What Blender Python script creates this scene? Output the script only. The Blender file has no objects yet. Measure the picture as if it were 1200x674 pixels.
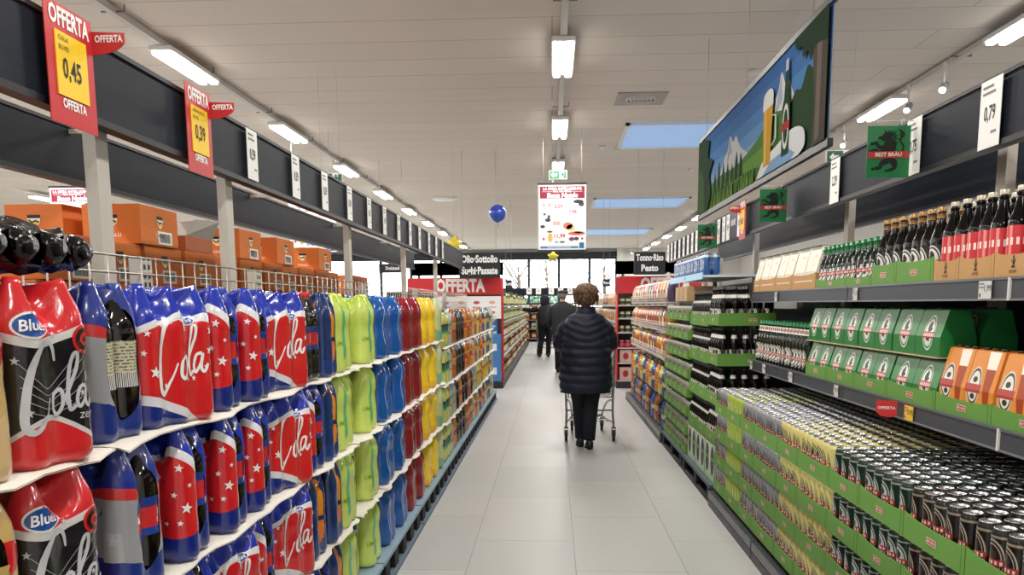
import bpy, bmesh, math, random
import numpy as np
from mathutils import Vector, Matrix

PI = math.pi
RN = random.Random(11)
scene = bpy.context.scene
COL = scene.collection

# ------------------------------------------------------------------ camera
FPX, CXP, CYP, EYE = 950.0, 600.0, 485.0, 1.445
PITCH = math.atan(0.135)
YAW = math.atan(48 / FPX * math.cos(PITCH))
ROLL = 0.007
_f = Vector((-math.sin(YAW) * math.cos(PITCH), math.cos(YAW) * math.cos(PITCH), -math.sin(PITCH)))
_r0 = Vector((math.cos(YAW), math.sin(YAW), 0))
_u0 = _r0.cross(_f)
_r = _r0 * math.cos(ROLL) - _u0 * math.sin(ROLL)
_u = _u0 * math.cos(ROLL) + _r0 * math.sin(ROLL)
cam_d = bpy.data.cameras.new('camera')
cam_d.sensor_width = 36
cam_d.lens = FPX / 1200 * 36
cam_d.shift_y = (CYP - 337) / 1200
cam_d.clip_end = 300
cam_d.clip_start = 0.05
cam = bpy.data.objects.new('camera', cam_d)
COL.objects.link(cam)
mw = Matrix((( _r.x, _u.x, -_f.x, 0), (_r.y, _u.y, -_f.y, 0), (_r.z, _u.z, -_f.z, EYE), (0, 0, 0, 1)))
cam.matrix_world = mw
scene.camera = cam


def proj(x, y, z):
    d = Vector((x, y, z - EYE))
    w = d.dot(_f)
    if w < .05:
        return (1e6, 1e6)
    return (CXP + FPX * d.dot(_r) / w, CYP - FPX * d.dot(_u) / w)


def ysolve(px, x, z):
    """depth along the aisle of a point of the plane X=x at height z that shows in column px"""
    a = _r - _f * ((px - CXP) / FPX)
    return -(a.x * x + a.z * (z - EYE)) / a.y


def hit(px, py, x=None, y=None, z=None):
    d = _f * FPX + _r * (px - CXP) + _u * (CYP - py)
    if x is not None:
        t = x / d.x
    elif y is not None:
        t = y / d.y
    else:
        t = (z - EYE) / d.z
    return Vector((d.x * t, d.y * t, EYE + d.z * t))


scene.view_settings.view_transform = 'Standard'
scene.view_settings.look = 'None'
scene.view_settings.gamma = 1
scene.view_settings.use_curve_mapping = False
scene.view_settings.exposure = 0.0

# ------------------------------------------------------------------ words
ONES = 'zeroth first second third fourth fifth sixth seventh eighth ninth tenth eleventh twelfth thirteenth fourteenth fifteenth sixteenth seventeenth eighteenth nineteenth'.split()
TENS = {20: 'twenty', 30: 'thirty', 40: 'forty', 50: 'fifty', 60: 'sixty', 70: 'seventy', 80: 'eighty'}
TENTH = {20: 'twentieth', 30: 'thirtieth', 40: 'fortieth', 50: 'fiftieth', 60: 'sixtieth', 70: 'seventieth', 80: 'eightieth'}


def nth(n):
    if n < 20:
        return ONES[n]
    t = n // 10 * 10
    return TENTH[t] if n % 10 == 0 else TENS[t] + '-' + ONES[n % 10]


# ------------------------------------------------------------------ objects
def setp(o, label=None, cat=None, group=None, kind=None):
    if label: o['label'] = label
    if cat: o['category'] = cat
    if group: o['group'] = group
    if kind: o['kind'] = kind
    return o


def ob(name, me, parent=None, loc=(0, 0, 0), rz=0.0, **k):
    o = bpy.data.objects.new(name, me)
    COL.objects.link(o)
    o.location = loc
    o.rotation_euler = (0, 0, rz)
    if parent is not None:
        o.parent = parent
    return setp(o, **k)


def thing(name, label, cat, loc=(0, 0, 0), rz=0.0, group=None):
    return ob(name, None, None, loc, rz, label=label, cat=cat, group=group)


def copy_tree(o, parent=None):
    c = o.copy()
    COL.objects.link(c)
    c.parent = parent
    for ch in list(o.children):
        copy_tree(ch, c)
    return c


class Spec:
    """one kind of thing: root mesh (or None) and parts [(name, mesh, loc, [subparts])]; put() copies it"""

    def __init__(self, name, cat, mesh=None, parts=()):
        self.name, self.cat, self.mesh, self.parts, self.first = name, cat, mesh, parts, None

    def put(self, loc, rz=0.0, label=None, group=None):
        if self.first is None:
            o = ob(self.name, self.mesh)
            for p in self.parts:
                c = ob(p[0], p[1], o, p[2])
                for q in (p[3] if len(p) > 3 else ()):
                    ob(q[0], q[1], c, q[2])
            self.first = o
        else:
            o = copy_tree(self.first)
        o.location = loc
        o.rotation_euler = (0, 0, rz)
        for k in ('label', 'group'):
            if k in o: del o[k]
        return setp(o, label, self.cat, group)


# ------------------------------------------------------------------ materials
def lin(c):
    c = c / 255.0
    return c / 12.92 if c <= .04045 else ((c + .055) / 1.055) ** 2.4


def col(h):
    if isinstance(h, str):
        h = h.lstrip('#')
        h = tuple(int(h[i:i + 2], 16) for i in (0, 2, 4))
    return (lin(h[0]), lin(h[1]), lin(h[2]), 1)


class N:
    """small node-tree writer"""

    def __init__(self, name):
        self.m = bpy.data.materials.new(name)
        self.m.use_nodes = True
        self.t = self.m.node_tree
        self.b = self.t.nodes['Principled BSDF']
        self.out = self.t.nodes['Material Output']

    def n(self, ty, **k):
        nd = self.t.nodes.new(ty)
        for a, v in k.items():
            setattr(nd, a, v)
        return nd

    def link(self, a, b):
        self.t.links.new(a, b)

    def put(self, sock, v):
        if isinstance(v, bpy.types.NodeSocket):
            self.link(v, sock)
        else:
            sock.default_value = v

    def math(self, op, a, b=0.0, c=None, clamp=False):
        nd = self.n('ShaderNodeMath', operation=op, use_clamp=clamp)
        self.put(nd.inputs[0], a)
        self.put(nd.inputs[1], b)
        if c is not None: self.put(nd.inputs[2], c)
        return nd.outputs[0]

    def mix(self, fac, a, b):
        nd = self.n('ShaderNodeMix', data_type='RGBA')
        self.put(nd.inputs[0], fac)
        self.put(nd.inputs[6], a)
        self.put(nd.inputs[7], b)
        return nd.outputs[2]

    def uv(self):
        nd = self.n('ShaderNodeTexCoord')
        s = self.n('ShaderNodeSeparateXYZ')
        self.link(nd.outputs['UV'], s.inputs[0])
        return s.outputs[0], s.outputs[1]

    def obj(self):
        return self.n('ShaderNodeTexCoord').outputs['Object']

    def xyz(self, v):
        s = self.n('ShaderNodeSeparateXYZ')
        self.link(v, s.inputs[0])
        return s.outputs

    def noise(self, vec, scale, detail=2.0, rough=.5):
        nd = self.n('ShaderNodeTexNoise')
        self.link(vec, nd.inputs['Vector'])
        nd.inputs['Scale'].default_value = scale
        nd.inputs['Detail'].default_value = detail
        nd.inputs['Roughness'].default_value = rough
        return nd.outputs['Fac']

    def scaled(self, vec, sx, sy, sz):
        nd = self.n('ShaderNodeMapping')
        self.link(vec, nd.inputs['Vector'])
        nd.inputs['Scale'].default_value = (sx, sy, sz)
        return nd.outputs[0]

    def bump(self, h, strength=.2, dist=.01):
        nd = self.n('ShaderNodeBump')
        nd.inputs['Strength'].default_value = strength
        nd.inputs['Distance'].default_value = dist
        self.link(h, nd.inputs['Height'])
        self.link(nd.outputs[0], self.b.inputs['Normal'])

    def fin(self, color=None, rough=.5, metal=0.0, coat=0.0, spec=None, emit=None, es=0.0):
        if color is not None: self.put(self.b.inputs['Base Color'], color)
        self.put(self.b.inputs['Roughness'], rough)
        self.b.inputs['Metallic'].default_value = metal
        self.b.inputs['Coat Weight'].default_value = coat
        self.b.inputs['Coat Roughness'].default_value = .06
        if spec is not None: self.b.inputs['Specular IOR Level'].default_value = spec
        if emit is not None:
            self.b.inputs['Emission Color'].default_value = emit
            self.b.inputs['Emission Strength'].default_value = es
        return self.m


_mc = {}


def M(h, rough=.5, metal=0.0, coat=0.0, var=0.0, name=None, spec=None):
    """plain material with a faint procedural variation"""
    key = (h, rough, metal, coat, var, spec)
    if key not in _mc:
        n = N(name or ('paint_%s' % (h if isinstance(h, str) else '%d_%d_%d' % h)))
        c = col(h)
        if var:
            f = n.noise(n.obj(), 9, 3)
            f = n.math('MULTIPLY_ADD', f, 2 * var, 1 - var)
            mm = n.n('ShaderNodeVectorMath', operation='SCALE')
            mm.inputs[0].default_value = c[:3]
            n.link(f, mm.inputs['Scale'])
            c = mm.outputs[0]
        _mc[key] = n.fin(c, rough, metal, coat, spec)
    return _mc[key]


def glow(h, strength, name='lamp'):
    key = ('glow', h, strength)
    if key not in _mc:
        n = N(name)
        _mc[key] = n.fin(col(h), .5, emit=col(h), es=strength)
    return _mc[key]


# ------------------------------------------------------------------ mesh builder
class MB:
    def __init__(self):
        self.v, self.f, self.mi, self.uvs, self.sm, self.mats = [], [], [], [], [], []

    def mat(self, m):
        if m not in self.mats: self.mats.append(m)
        return self.mats.index(m)

    def add(self, vs, fs, m, uv=None, smooth=False, mtx=None):
        b = len(self.v)
        k = self.mat(m)
        if mtx is not None:
            vs = [tuple(mtx @ Vector((p[0], p[1], p[2] if len(p) > 2 else 0))) for p in vs]
        self.v += [tuple(p) for p in vs]
        for i, f in enumerate(fs):
            self.f.append(tuple(b + j for j in f))
            self.mi.append(k)
            self.sm.append(smooth)
            self.uvs.append(uv[i] if uv else None)

    def box(self, a, b, m, mtx=None, bev=0.0):
        (x0, y0, z0), (x1, y1, z1) = [tuple(min(p, q) for p, q in zip(a, b)), tuple(max(p, q) for p, q in zip(a, b))]
        if bev <= 0:
            vs = [(x, y, z) for z in (z0, z1) for y in (y0, y1) for x in (x0, x1)]
            fs = [(0, 2, 3, 1), (4, 5, 7, 6), (0, 1, 5, 4), (2, 6, 7, 3), (0, 4, 6, 2), (1, 3, 7, 5)]
            uv = [[(vs[i][0] + vs[i][1], vs[i][2]) for i in f] for f in fs]
            self.add(vs, fs, m, uv, mtx=mtx)
        else:
            e = min(bev, (x1 - x0) / 2.01, (y1 - y0) / 2.01, (z1 - z0) / 2.01)
            bm = bmesh.new()
            bmesh.ops.create_cube(bm, size=1)
            for v in bm.verts:
                v.co = Vector(((x0 + x1) / 2 + v.co.x * (x1 - x0), (y0 + y1) / 2 + v.co.y * (y1 - y0), (z0 + z1) / 2 + v.co.z * (z1 - z0)))
            bmesh.ops.bevel(bm, geom=bm.edges[:], offset=e, segments=2, affect='EDGES', profile=.6)
            self.bm(bm, m, mtx)

    def bm(self, bm, m, mtx=None, smooth=False):
        bm.verts.index_update()
        vs = [tuple(v.co) for v in bm.verts]
        fs = [tuple(v.index for v in f.verts) for f in bm.faces]
        uv = [[(vs[i][0] + vs[i][1], vs[i][2]) for i in f] for f in fs]
        self.add(vs, fs, m, uv, smooth, mtx)
        bm.free()

    def lathe(self, prof, m, seg=20, mtx=None, smooth=True, cap0=True, cap1=True, u=None):
        """prof [(r,z)] revolved about z; UV = (angle * radius, z)"""
        vs, fs, uv = [], [], []
        ur = u or max(p[0] for p in prof)
        for r, z in prof:
            for i in range(seg):
                a = 2 * PI * i / seg
                vs.append((r * math.cos(a), r * math.sin(a), z))
        for k in range(len(prof) - 1):
            for i in range(seg):
                j = (i + 1) % seg
                fs.append((k * seg + i, k * seg + j, (k + 1) * seg + j, (k + 1) * seg + i))
                a0, a1 = (2 * PI * i / seg - PI) * ur, (2 * PI * (i + 1) / seg - PI) * ur
                uv.append([(a0, prof[k][1]), (a1, prof[k][1]), (a1, prof[k + 1][1]), (a0, prof[k + 1][1])])
        self.add(vs, fs, m, uv, smooth, mtx)
        b = len(self.v) - len(vs)
        k = self.mat(m)
        for yes, idx in ((cap0, list(range(seg))[::-1]), (cap1, [(len(prof) - 1) * seg + i for i in range(seg)])):
            if yes:
                self.f.append(tuple(b + i for i in idx)); self.mi.append(k); self.sm.append(False); self.uvs.append(None)

    def tube(self, pts, r, m, seg=8, closed=False, caps=True):
        pts = [Vector(p) for p in pts]
        rs = r if isinstance(r, (list, tuple)) else [r] * len(pts)
        n = len(pts)
        rings = []
        up = Vector((0, 0, 1))
        prev = None
        for i, p in enumerate(pts):
            if closed:
                t = (pts[(i + 1) % n] - pts[i - 1]).normalized()
            else:
                t = (pts[min(i + 1, n - 1)] - pts[max(i - 1, 0)]).normalized()
            if prev is None:
                a = up.cross(t)
                if a.length < .05: a = Vector((1, 0, 0)).cross(t)
            else:
                a = prev - t * prev.dot(t)
                if a.length < 1e-4: a = up.cross(t)
            a.normalize()
            prev = a
            b = t.cross(a)
            rings.append([p + (a * math.cos(2 * PI * k / seg) + b * math.sin(2 * PI * k / seg)) * rs[i] for k in range(seg)])
        vs = [tuple(q) for rg in rings for q in rg]
        fs = []
        for i in range(n if closed else n - 1):
            j = (i + 1) % n
            for k in range(seg):
                l = (k + 1) % seg
                fs.append((i * seg + k, i * seg + l, j * seg + l, j * seg + k))
        if caps and not closed:
            fs.append(tuple(range(seg))[::-1])
            fs.append(tuple((n - 1) * seg + k for k in range(seg)))
        self.add(vs, fs, m, None, True)

    def loft(self, rings, m, smooth=True, caps=True, uv=False):
        k = len(rings[0])
        vs = [tuple(p) for r in rings for p in r]
        fs = []
        for i in range(len(rings) - 1):
            for j in range(k):
                l = (j + 1) % k
                fs.append((i * k + j, i * k + l, (i + 1) * k + l, (i + 1) * k + j))
        if caps:
            fs.append(tuple(range(k))[::-1])
            fs.append(tuple((len(rings) - 1) * k + j for j in range(k)))
        self.add(vs, fs, m, None, smooth)

    def poly(self, pts, m, mtx=None, uv=None):
        self.add(pts, [tuple(range(len(pts)))], m, [uv or [(p[0], p[1]) for p in pts]], mtx=mtx)

    def prism(self, pts2, d0, d1, m, mtx=None, smooth=False):
        """2-D polygon (x, y) extruded from z=d0 to d1"""
        n = len(pts2)
        vs = [(p[0], p[1], d0) for p in pts2] + [(p[0], p[1], d1) for p in pts2]
        fs = [tuple(range(n))[::-1], tuple(range(n, 2 * n))]
        fs += [(i, (i + 1) % n, n + (i + 1) % n, n + i) for i in range(n)]
        self.add(vs, fs, m, None, smooth, mtx)

    def text(self, body, m, mtx, size=.1, bold=0.0, shear=0.0, align='CENTER', stretch=1.0):
        vs, fs = text_geo(body, size, bold, shear, align)
        self.add([(x * stretch, y, 0) for x, y in vs], fs, m, None, mtx=mtx)

    def bold(self, body, m, mtx, size, wmax=None, stretch=.74, weight=.034):
        """heavy narrow lettering"""
        if wmax:
            tw = (max(x for x, y in text_geo(body, 1, weight)[0]) - min(x for x, y in text_geo(body, 1, weight)[0])) * size
            stretch = min(stretch, wmax / tw)
        self.text(body, m, mtx, size, weight, 0, 'CENTER', stretch)

    def mesh(self, name):
        me = bpy.data.meshes.new(name)
        me.from_pydata(self.v, [], self.f)
        for m in self.mats: me.materials.append(m)
        me.polygons.foreach_set('material_index', self.mi)
        me.polygons.foreach_set('use_smooth', self.sm)
        if any(u is not None for u in self.uvs):
            ul = me.uv_layers.new(name='UVMap')
            flat = []
            for f, u in zip(self.f, self.uvs):
                for i in range(len(f)):
                    flat += list(u[i]) if u else [0.0, 0.0]
            ul.data.foreach_set('uv', flat)
        me.update()
        return me

    def build(self, name, parent=None, loc=(0, 0, 0), rz=0.0, **k):
        return ob(name, self.mesh(name), parent, loc, rz, **k)


_tc = {}


def text_geo(body, size=.1, bold=0.0, shear=0.0, align='CENTER'):
    key = (body, bold, shear, align)
    if key not in _tc:
        cu = bpy.data.curves.new('lettering', 'FONT')
        cu.body = body
        cu.size = 1
        cu.offset = bold
        cu.shear = shear
        cu.align_x = align
        cu.align_y = 'CENTER'
        cu.resolution_u = 2
        o = bpy.data.objects.new('lettering', cu)
        COL.objects.link(o)
        dg = bpy.context.evaluated_depsgraph_get()
        me = bpy.data.meshes.new_from_object(o.evaluated_get(dg))
        vs = [(v.co.x, v.co.y) for v in me.vertices]
        fs = [tuple(p.vertices) for p in me.polygons]
        bpy.data.objects.remove(o)
        bpy.data.curves.remove(cu)
        bpy.data.meshes.remove(me)
        _tc[key] = (vs, fs)
    vs, fs = _tc[key]
    return [(x * size, y * size) for x, y in vs], fs


def frame(o, ex, ey):
    """matrix that lays local x, y on the world vectors ex, ey at o"""
    ex, ey = Vector(ex).normalized(), Vector(ey).normalized()
    ez = ex.cross(ey)
    return Matrix(((ex.x, ey.x, ez.x, o[0]), (ex.y, ey.y, ez.y, o[1]), (ex.z, ey.z, ez.z, o[2]), (0, 0, 0, 1)))


AISLE_R = lambda x, y, z: frame((x, y, z), (0, -1, 0), (0, 0, 1))   # faces -X (seen from the aisle, right side)
AISLE_L = lambda x, y, z: frame((x, y, z), (0, 1, 0), (0, 0, 1))    # faces +X (left side)
FACING = lambda x, y, z: frame((x, y, z), (1, 0, 0), (0, 0, 1))     # faces -Y (towards the camera)


def ellipse(cx, cy, rx, ry, n=24, a0=0, a1=2 * PI):
    full = abs(a1 - a0 - 2 * PI) < 1e-6
    return [(cx + rx * math.cos(a0 + (a1 - a0) * i / (n if full else n - 1)), cy + ry * math.sin(a0 + (a1 - a0) * i / (n if full else n - 1))) for i in range(n)]


def star(cx, cy, r, rot=0.0, k=.42):
    return [(cx + (r if i % 2 == 0 else r * k) * math.sin(rot + i * PI / 5), cy + (r if i % 2 == 0 else r * k) * math.cos(rot + i * PI / 5)) for i in range(10)]


def ribbon(pts, ws):
    """brush stroke polygon strips: list of quads"""
    out = []
    n = len(pts)
    L, Rr = [], []
    for i, p in enumerate(pts):
        a, b = pts[max(i - 1, 0)], pts[min(i + 1, n - 1)]
        tx, ty = b[0] - a[0], b[1] - a[1]
        l = math.hypot(tx, ty) or 1
        w = ws[i] if isinstance(ws, (list, tuple)) else ws
        L.append((p[0] - ty / l * w, p[1] + tx / l * w))
        Rr.append((p[0] + ty / l * w, p[1] - tx / l * w))
    for i in range(n - 1):
        out.append([Rr[i], Rr[i + 1], L[i + 1], L[i]])
    return out


def spline(pts, n=6):
    """Catmull-Rom through pts"""
    out = []
    P = [pts[0]] + list(pts) + [pts[-1]]
    for i in range(1, len(P) - 2):
        for k in range(n):
            t = k / n
            q = []
            for a, b, c, d in zip(P[i - 1], P[i], P[i + 1], P[i + 2]):
                q.append(.5 * (2 * b + (c - a) * t + (2 * a - 5 * b + 4 * c - d) * t * t + (3 * b - a - 3 * c + d) * t ** 3))
            out.append(tuple(q))
    out.append(tuple(pts[-1]))
    return out
# ------------------------------------------------------------------ the room
CEIL, FARY, NEARY, WL, WR = 3.95, 38.0, -3.5, -15.0, 8.6


def floor_mat():
    n = N('floor_tiles')
    o = n.obj()
    x, y, z = n.xyz(o)
    cb = n.n('ShaderNodeCombineXYZ')
    n.link(n.math('ADD', y, .28), cb.inputs[0])
    n.link(n.math('ADD', x, .47 + 12.0), cb.inputs[1])
    bt = n.n('ShaderNodeTexBrick', offset=.5)
    n.link(cb.outputs[0], bt.inputs['Vector'])
    for k, v in (('Scale', 1.0), ('Brick Width', 1.14), ('Row Height', .6), ('Mortar Size', .0028), ('Mortar Smooth', .3), ('Bias', 0.0)):
        bt.inputs[k].default_value = v
    bt.inputs['Color1'].default_value = col((190, 190, 187))
    bt.inputs['Color2'].default_value = col((182, 182, 180))
    bt.inputs['Mortar'].default_value = col((140, 140, 138))
    f = n.noise(n.scaled(o, 1.2, .35, 1), 2.2, 5)
    g = n.noise(o, 14, 4)
    k = n.math('MULTIPLY_ADD', f, .16, .88)
    k = n.math('MULTIPLY_ADD', g, .06, n.math('ADD', k, -.03))
    s = n.n('ShaderNodeVectorMath', operation='SCALE')
    n.link(bt.outputs['Color'], s.inputs[0])
    n.link(k, s.inputs['Scale'])
    return n.fin(s.outputs[0], n.math('MULTIPLY_ADD', f, .14, .34), spec=.35)


def ceil_mat():
    n = N('ceiling_panels')
    o = n.obj()
    bt = n.n('ShaderNodeTexBrick', offset=.5)
    n.link(o, bt.inputs['Vector'])
    for k, v in (('Scale', 1.0), ('Brick Width', 7.2), ('Row Height', .58), ('Mortar Size', .007), ('Mortar Smooth', .5), ('Bias', 0.0)):
        bt.inputs[k].default_value = v
    bt.inputs['Color1'].default_value = col((228, 219, 210))
    bt.inputs['Color2'].default_value = col((222, 213, 204))
    bt.inputs['Mortar'].default_value = col((176, 170, 165))
    return n.fin(bt.outputs['Color'], .85, spec=.2)


b = MB()
b.box((WL, NEARY, -.1), (WR, FARY, 0), floor_mat())
b.build('floor', kind='structure')
b = MB()
b.box((WL, NEARY, CEIL), (WR, FARY, CEIL + .1), ceil_mat())
b.build('ceiling', kind='structure')
WALLM = M((222, 220, 216), .8, var=.03)
for nm, a, c in (('wall_left', (WL - .15, NEARY, 0), (WL, FARY, CEIL)), ('wall_right', (WR, NEARY, 0), (WR + .15, FARY, CEIL)),
                 ('wall_near', (WL, NEARY - .15, 0), (WR, NEARY, CEIL))):
    b = MB()
    b.box(a, c, WALLM)
    b.build(nm, kind='structure')
# far wall with a band of windows
DARKF = M((44, 50, 60), .5)
wx = [-13.6, -12.2, -10.79, -9.38, -7.97, -6.56, -5.15, -3.75] + [hit(px, 350, y=FARY).x for px in (584.5, 619.8, 655, 690.5)] + [hit(722, 350, y=FARY).x]
b = MB()
WZ0, WZ1 = .45, 3.58
b.box((WL, FARY, 0), (WR, FARY + .2, WZ0), WALLM)
b.box((WL, FARY, WZ1), (WR, FARY + .2, CEIL), WALLM)
b.box((WL, FARY, WZ0), (wx[0], FARY + .2, WZ1), WALLM)
b.box((wx[-1], FARY, WZ0), (WR, FARY + .2, WZ1), WALLM)
b.build('wall_far', kind='structure')


def glass_mat(name, tint, gloss):
    n = N(name)
    tr = n.n('ShaderNodeBsdfTransparent')
    tr.inputs[0].default_value = tint
    gl = n.n('ShaderNodeBsdfGlossy')
    gl.inputs['Roughness'].default_value = .05
    mx = n.n('ShaderNodeMixShader')
    mx.inputs[0].default_value = gloss
    n.link(tr.outputs[0], mx.inputs[1])
    n.link(gl.outputs[0], mx.inputs[2])
    n.link(mx.outputs[0], n.out.inputs['Surface'])
    return n.m


GLASS = glass_mat('window_glass', (.93, .96, .97, 1), .06)
for i in range(len(wx) - 1):
    x0, x1 = wx[i], wx[i + 1]
    b = MB()
    for a, c in (((x0, FARY - .06, WZ0), (x0 + .06, FARY + .1, WZ1)), ((x1 - .06, FARY - .06, WZ0), (x1, FARY + .1, WZ1)),
                 ((x0 + .06, FARY - .06, WZ1 - .1), (x1 - .06, FARY + .1, WZ1)), ((x0 + .06, FARY - .06, WZ0), (x1 - .06, FARY + .1, WZ0 + .1)),
                 ((x0 + .06, FARY - .04, 1.42), (x1 - .06, FARY + .06, 1.5))):
        b.box(a, c, DARKF)
    w = b.build('window_%d' % (i + 1), kind='structure')
    b = MB()
    b.box((x0 + .06, FARY, WZ0 + .1), (x1 - .06, FARY + .015, 1.42), GLASS)
    b.box((x0 + .06, FARY, 1.5), (x1 - .06, FARY + .015, WZ1 - .1), GLASS)
    b.build('pane', w)
b = MB()
b.box((-14, FARY - .25, WZ1), (3.2, FARY - .002, WZ1 + .22), M((38, 44, 54), .5))
b.build('trim_1', kind='structure')
# white column beside the last window
b = MB()
b.box((wx[-1], FARY - .45, 0), (wx[-1] + .26, FARY - .01, CEIL), WALLM)
b.build('column_1', kind='structure')

# ------------------------------------------------------------------ outside
b = MB()
b.box((-60, FARY + .2, -.3), (60, 95, -.15), M((150, 150, 140), .9, var=.1))
b.build('ground_outside', kind='structure')


def leafy(name, x, y, h, r, color, label, seed, cat='tree'):
    rn = random.Random(seed)
    t = thing(name, label, cat, (x, y, -.15))
    b = MB()
    if h > 2.5:
        b.tube([(0, 0, 0), (.05, 0, h * .3), (-.05, .05, h * .6)], [.14, .11, .06], M((92, 78, 64), .9))
        for k in range(6):
            a = rn.random() * 6.3
            b.tube([(0, 0, h * (.3 + .04 * k)), (r * .7 * math.cos(a), r * .7 * math.sin(a), h * (.55 + .05 * k))], [.05, .02], M((92, 78, 64), .9), seg=5)
        b.build('trunk', t)
    b = MB()
    for k in range(230 if h > 2.5 else 1100):
        a, u = rn.random() * 2 * PI, rn.uniform(-1, 1)
        q = r * (rn.random() ** .4)
        s = math.sqrt(1 - u * u)
        c = Vector((q * s * math.cos(a), q * s * math.sin(a), (h * .66 if h > 2.5 else h * .5) + q * u * h / (2.6 * r) * (1 if h > 2.5 else 1.2)))
        e = Vector((rn.uniform(-1, 1), rn.uniform(-1, 1), rn.uniform(-1, 1))).normalized() * rn.uniform(.07, .17)
        g = e.orthogonal() * .6
        b.add([c - e, c + g, c + e, c - g], [(0, 1, 2, 3)], M(color[k % len(color)], .8))
    b.build('foliage', t)


leafy('maple_tree', -1.9, 47, 6.2, 2.0, [(236, 220, 180), (230, 208, 160), (214, 206, 170)], 'pale yellow autumn tree outside the window, seen nearest the oil and sauce sign', 3)
leafy('maple_tree', 2.9, 46, 6.0, 1.9, [(240, 214, 164), (236, 206, 150), (220, 206, 160)], 'golden autumn tree outside the window above the woman', 5)
leafy('maple_tree', -.4, 58, 8.4, 2.6, [(238, 228, 200), (230, 224, 200), (218, 216, 190)], 'tall faint tree far outside behind the dark green shrub', 7)
leafy('garden_shrub', -.55, 44, 2.45, 1.35, [(96, 128, 104), (82, 116, 96), (110, 140, 112)], 'dark green rounded shrub outside the middle window', 9, 'shrub')
leafy('garden_shrub', -4.4, 45, 2.2, 1.3, [(104, 130, 96), (90, 120, 92)], 'green shrub outside the windows behind the oil sign', 15, 'shrub')

wd = bpy.data.worlds.new('sky')
scene.world = wd
wd.use_nodes = True
wd.node_tree.nodes['Background'].inputs[0].default_value = (.93, .96, 1, 1)
wd.node_tree.nodes['Background'].inputs[1].default_value = 7.0

# ------------------------------------------------------------------ ceiling fittings
LAMPZ = 3.80
WHITE = M((236, 236, 234), .5)
GREYM = M((170, 172, 174), .45, .2)
lamp_spec = None
hb = MB(); hb.box((-.11, -.57, .03), (.11, .57, .075), WHITE, bev=.012)
tb = MB(); tb.box((-.036, -.54, 0), (.036, .54, .03), glow((255, 250, 242), 9.0, 'lamp_tube'), bev=.012)
tm = tb.mesh('tube')
lamp_spec = Spec('ceiling_light', 'lamp', None, [('housing', hb.mesh('housing'), (0, 0, 0)), ('tube', tm, (-.06, 0, -.002)), ('tube', tm, (.06, 0, -.002))])
ld = bpy.data.lights.new('tube_light', 'AREA')
ld.shape = 'RECTANGLE'; ld.size = .07; ld.size_y = 1.05
ld.energy = 25.5
ld.color = (1.0, .965, .92)
ROWS = [(-3.67, 'track over the cola wall'), (.106, 'track over the middle of the aisle'), (4.12, 'track over the beer shelves')]
for r, (X, w) in enumerate(ROWS + [(-7.4, None), (-11.2, None)]):  # the last two rows are added to light the far regions
    for k in range(-3, 10):
        y = (7.6 if r == 2 else 8.38) + 3.2 * k
        if y < -2.5 or y > FARY - 1: continue
        for dx in (-.06, .06):
            l = bpy.data.objects.new('tube_light', ld)
            COL.objects.link(l)
            l.location = (X + dx, y, LAMPZ - .012)
        px, py = proj(X, y, LAMPZ)
        lamp_spec.put((X, y, LAMPZ), label=('twin tube lamp, %s along the %s' % (nth(k + 4), w)) if w else
                      'added twin tube ceiling lamp, %s of the %s row beyond the cola wall' % (nth(k + 4), 'nearer' if r == 3 else 'farther'), group='ceiling lamps')
for X, w in ROWS:
    b = MB()
    b.box((X - .03, -3, LAMPZ + .075), (X + .03, FARY - 1, LAMPZ + .125), M((205, 202, 198), .5))
    o = b.build('lighting_track', label='long pale lighting ' + w, cat='lighting track')
    for k in range(22):
        y = -2 + 1.8 * k
        b = MB()
        b.tube([(X + .1, y, LAMPZ + .1), (X + .1, y, CEIL)], .006, M((120, 118, 116), .5), seg=5)
        b.box((X - .1, y - .01, LAMPZ + .09), (X + .1, y + .01, LAMPZ + .1), M((120, 118, 116), .5))
        b.build('suspension_bracket', o)


def spot(px, py, lab):
    p = hit(px, py, z=3.615)
    t = thing('track_spotlight', lab, 'spotlight', (p.x, p.y, 3.62))
    d = Vector((-.5, -.55, -.66)).normalized()
    b = MB()
    b.tube([(0, 0, .16), (0, 0, .25)], .02, WHITE)
    b.tube([(0, 0, .16), (0, 0, .04)], .012, WHITE)
    b.build('bracket', t)
    b = MB()
    b.tube([(-d * .06)[:], (d * .05)[:]], [.036, .04], M((150, 150, 150), .6), seg=16)
    b.build('can_housing', t)
    b = MB()
    b.tube([(d * .051)[:], (d * .056)[:]], .034, glow((255, 250, 240), 6.0, 'spot_lamp'), seg=16)
    b.build('lens', t)


for px, py, lab in ((1106, 103, 'white track spotlight nearest the near beer lamp'), (1064, 127, 'white track spotlight above the second beer lamp'),
                    (989, 169, 'small white track spotlight just above the exit sign'), (741, 296, 'white track spotlight above the tuna and rice sign')):
    spot(px, py, lab)

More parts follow.
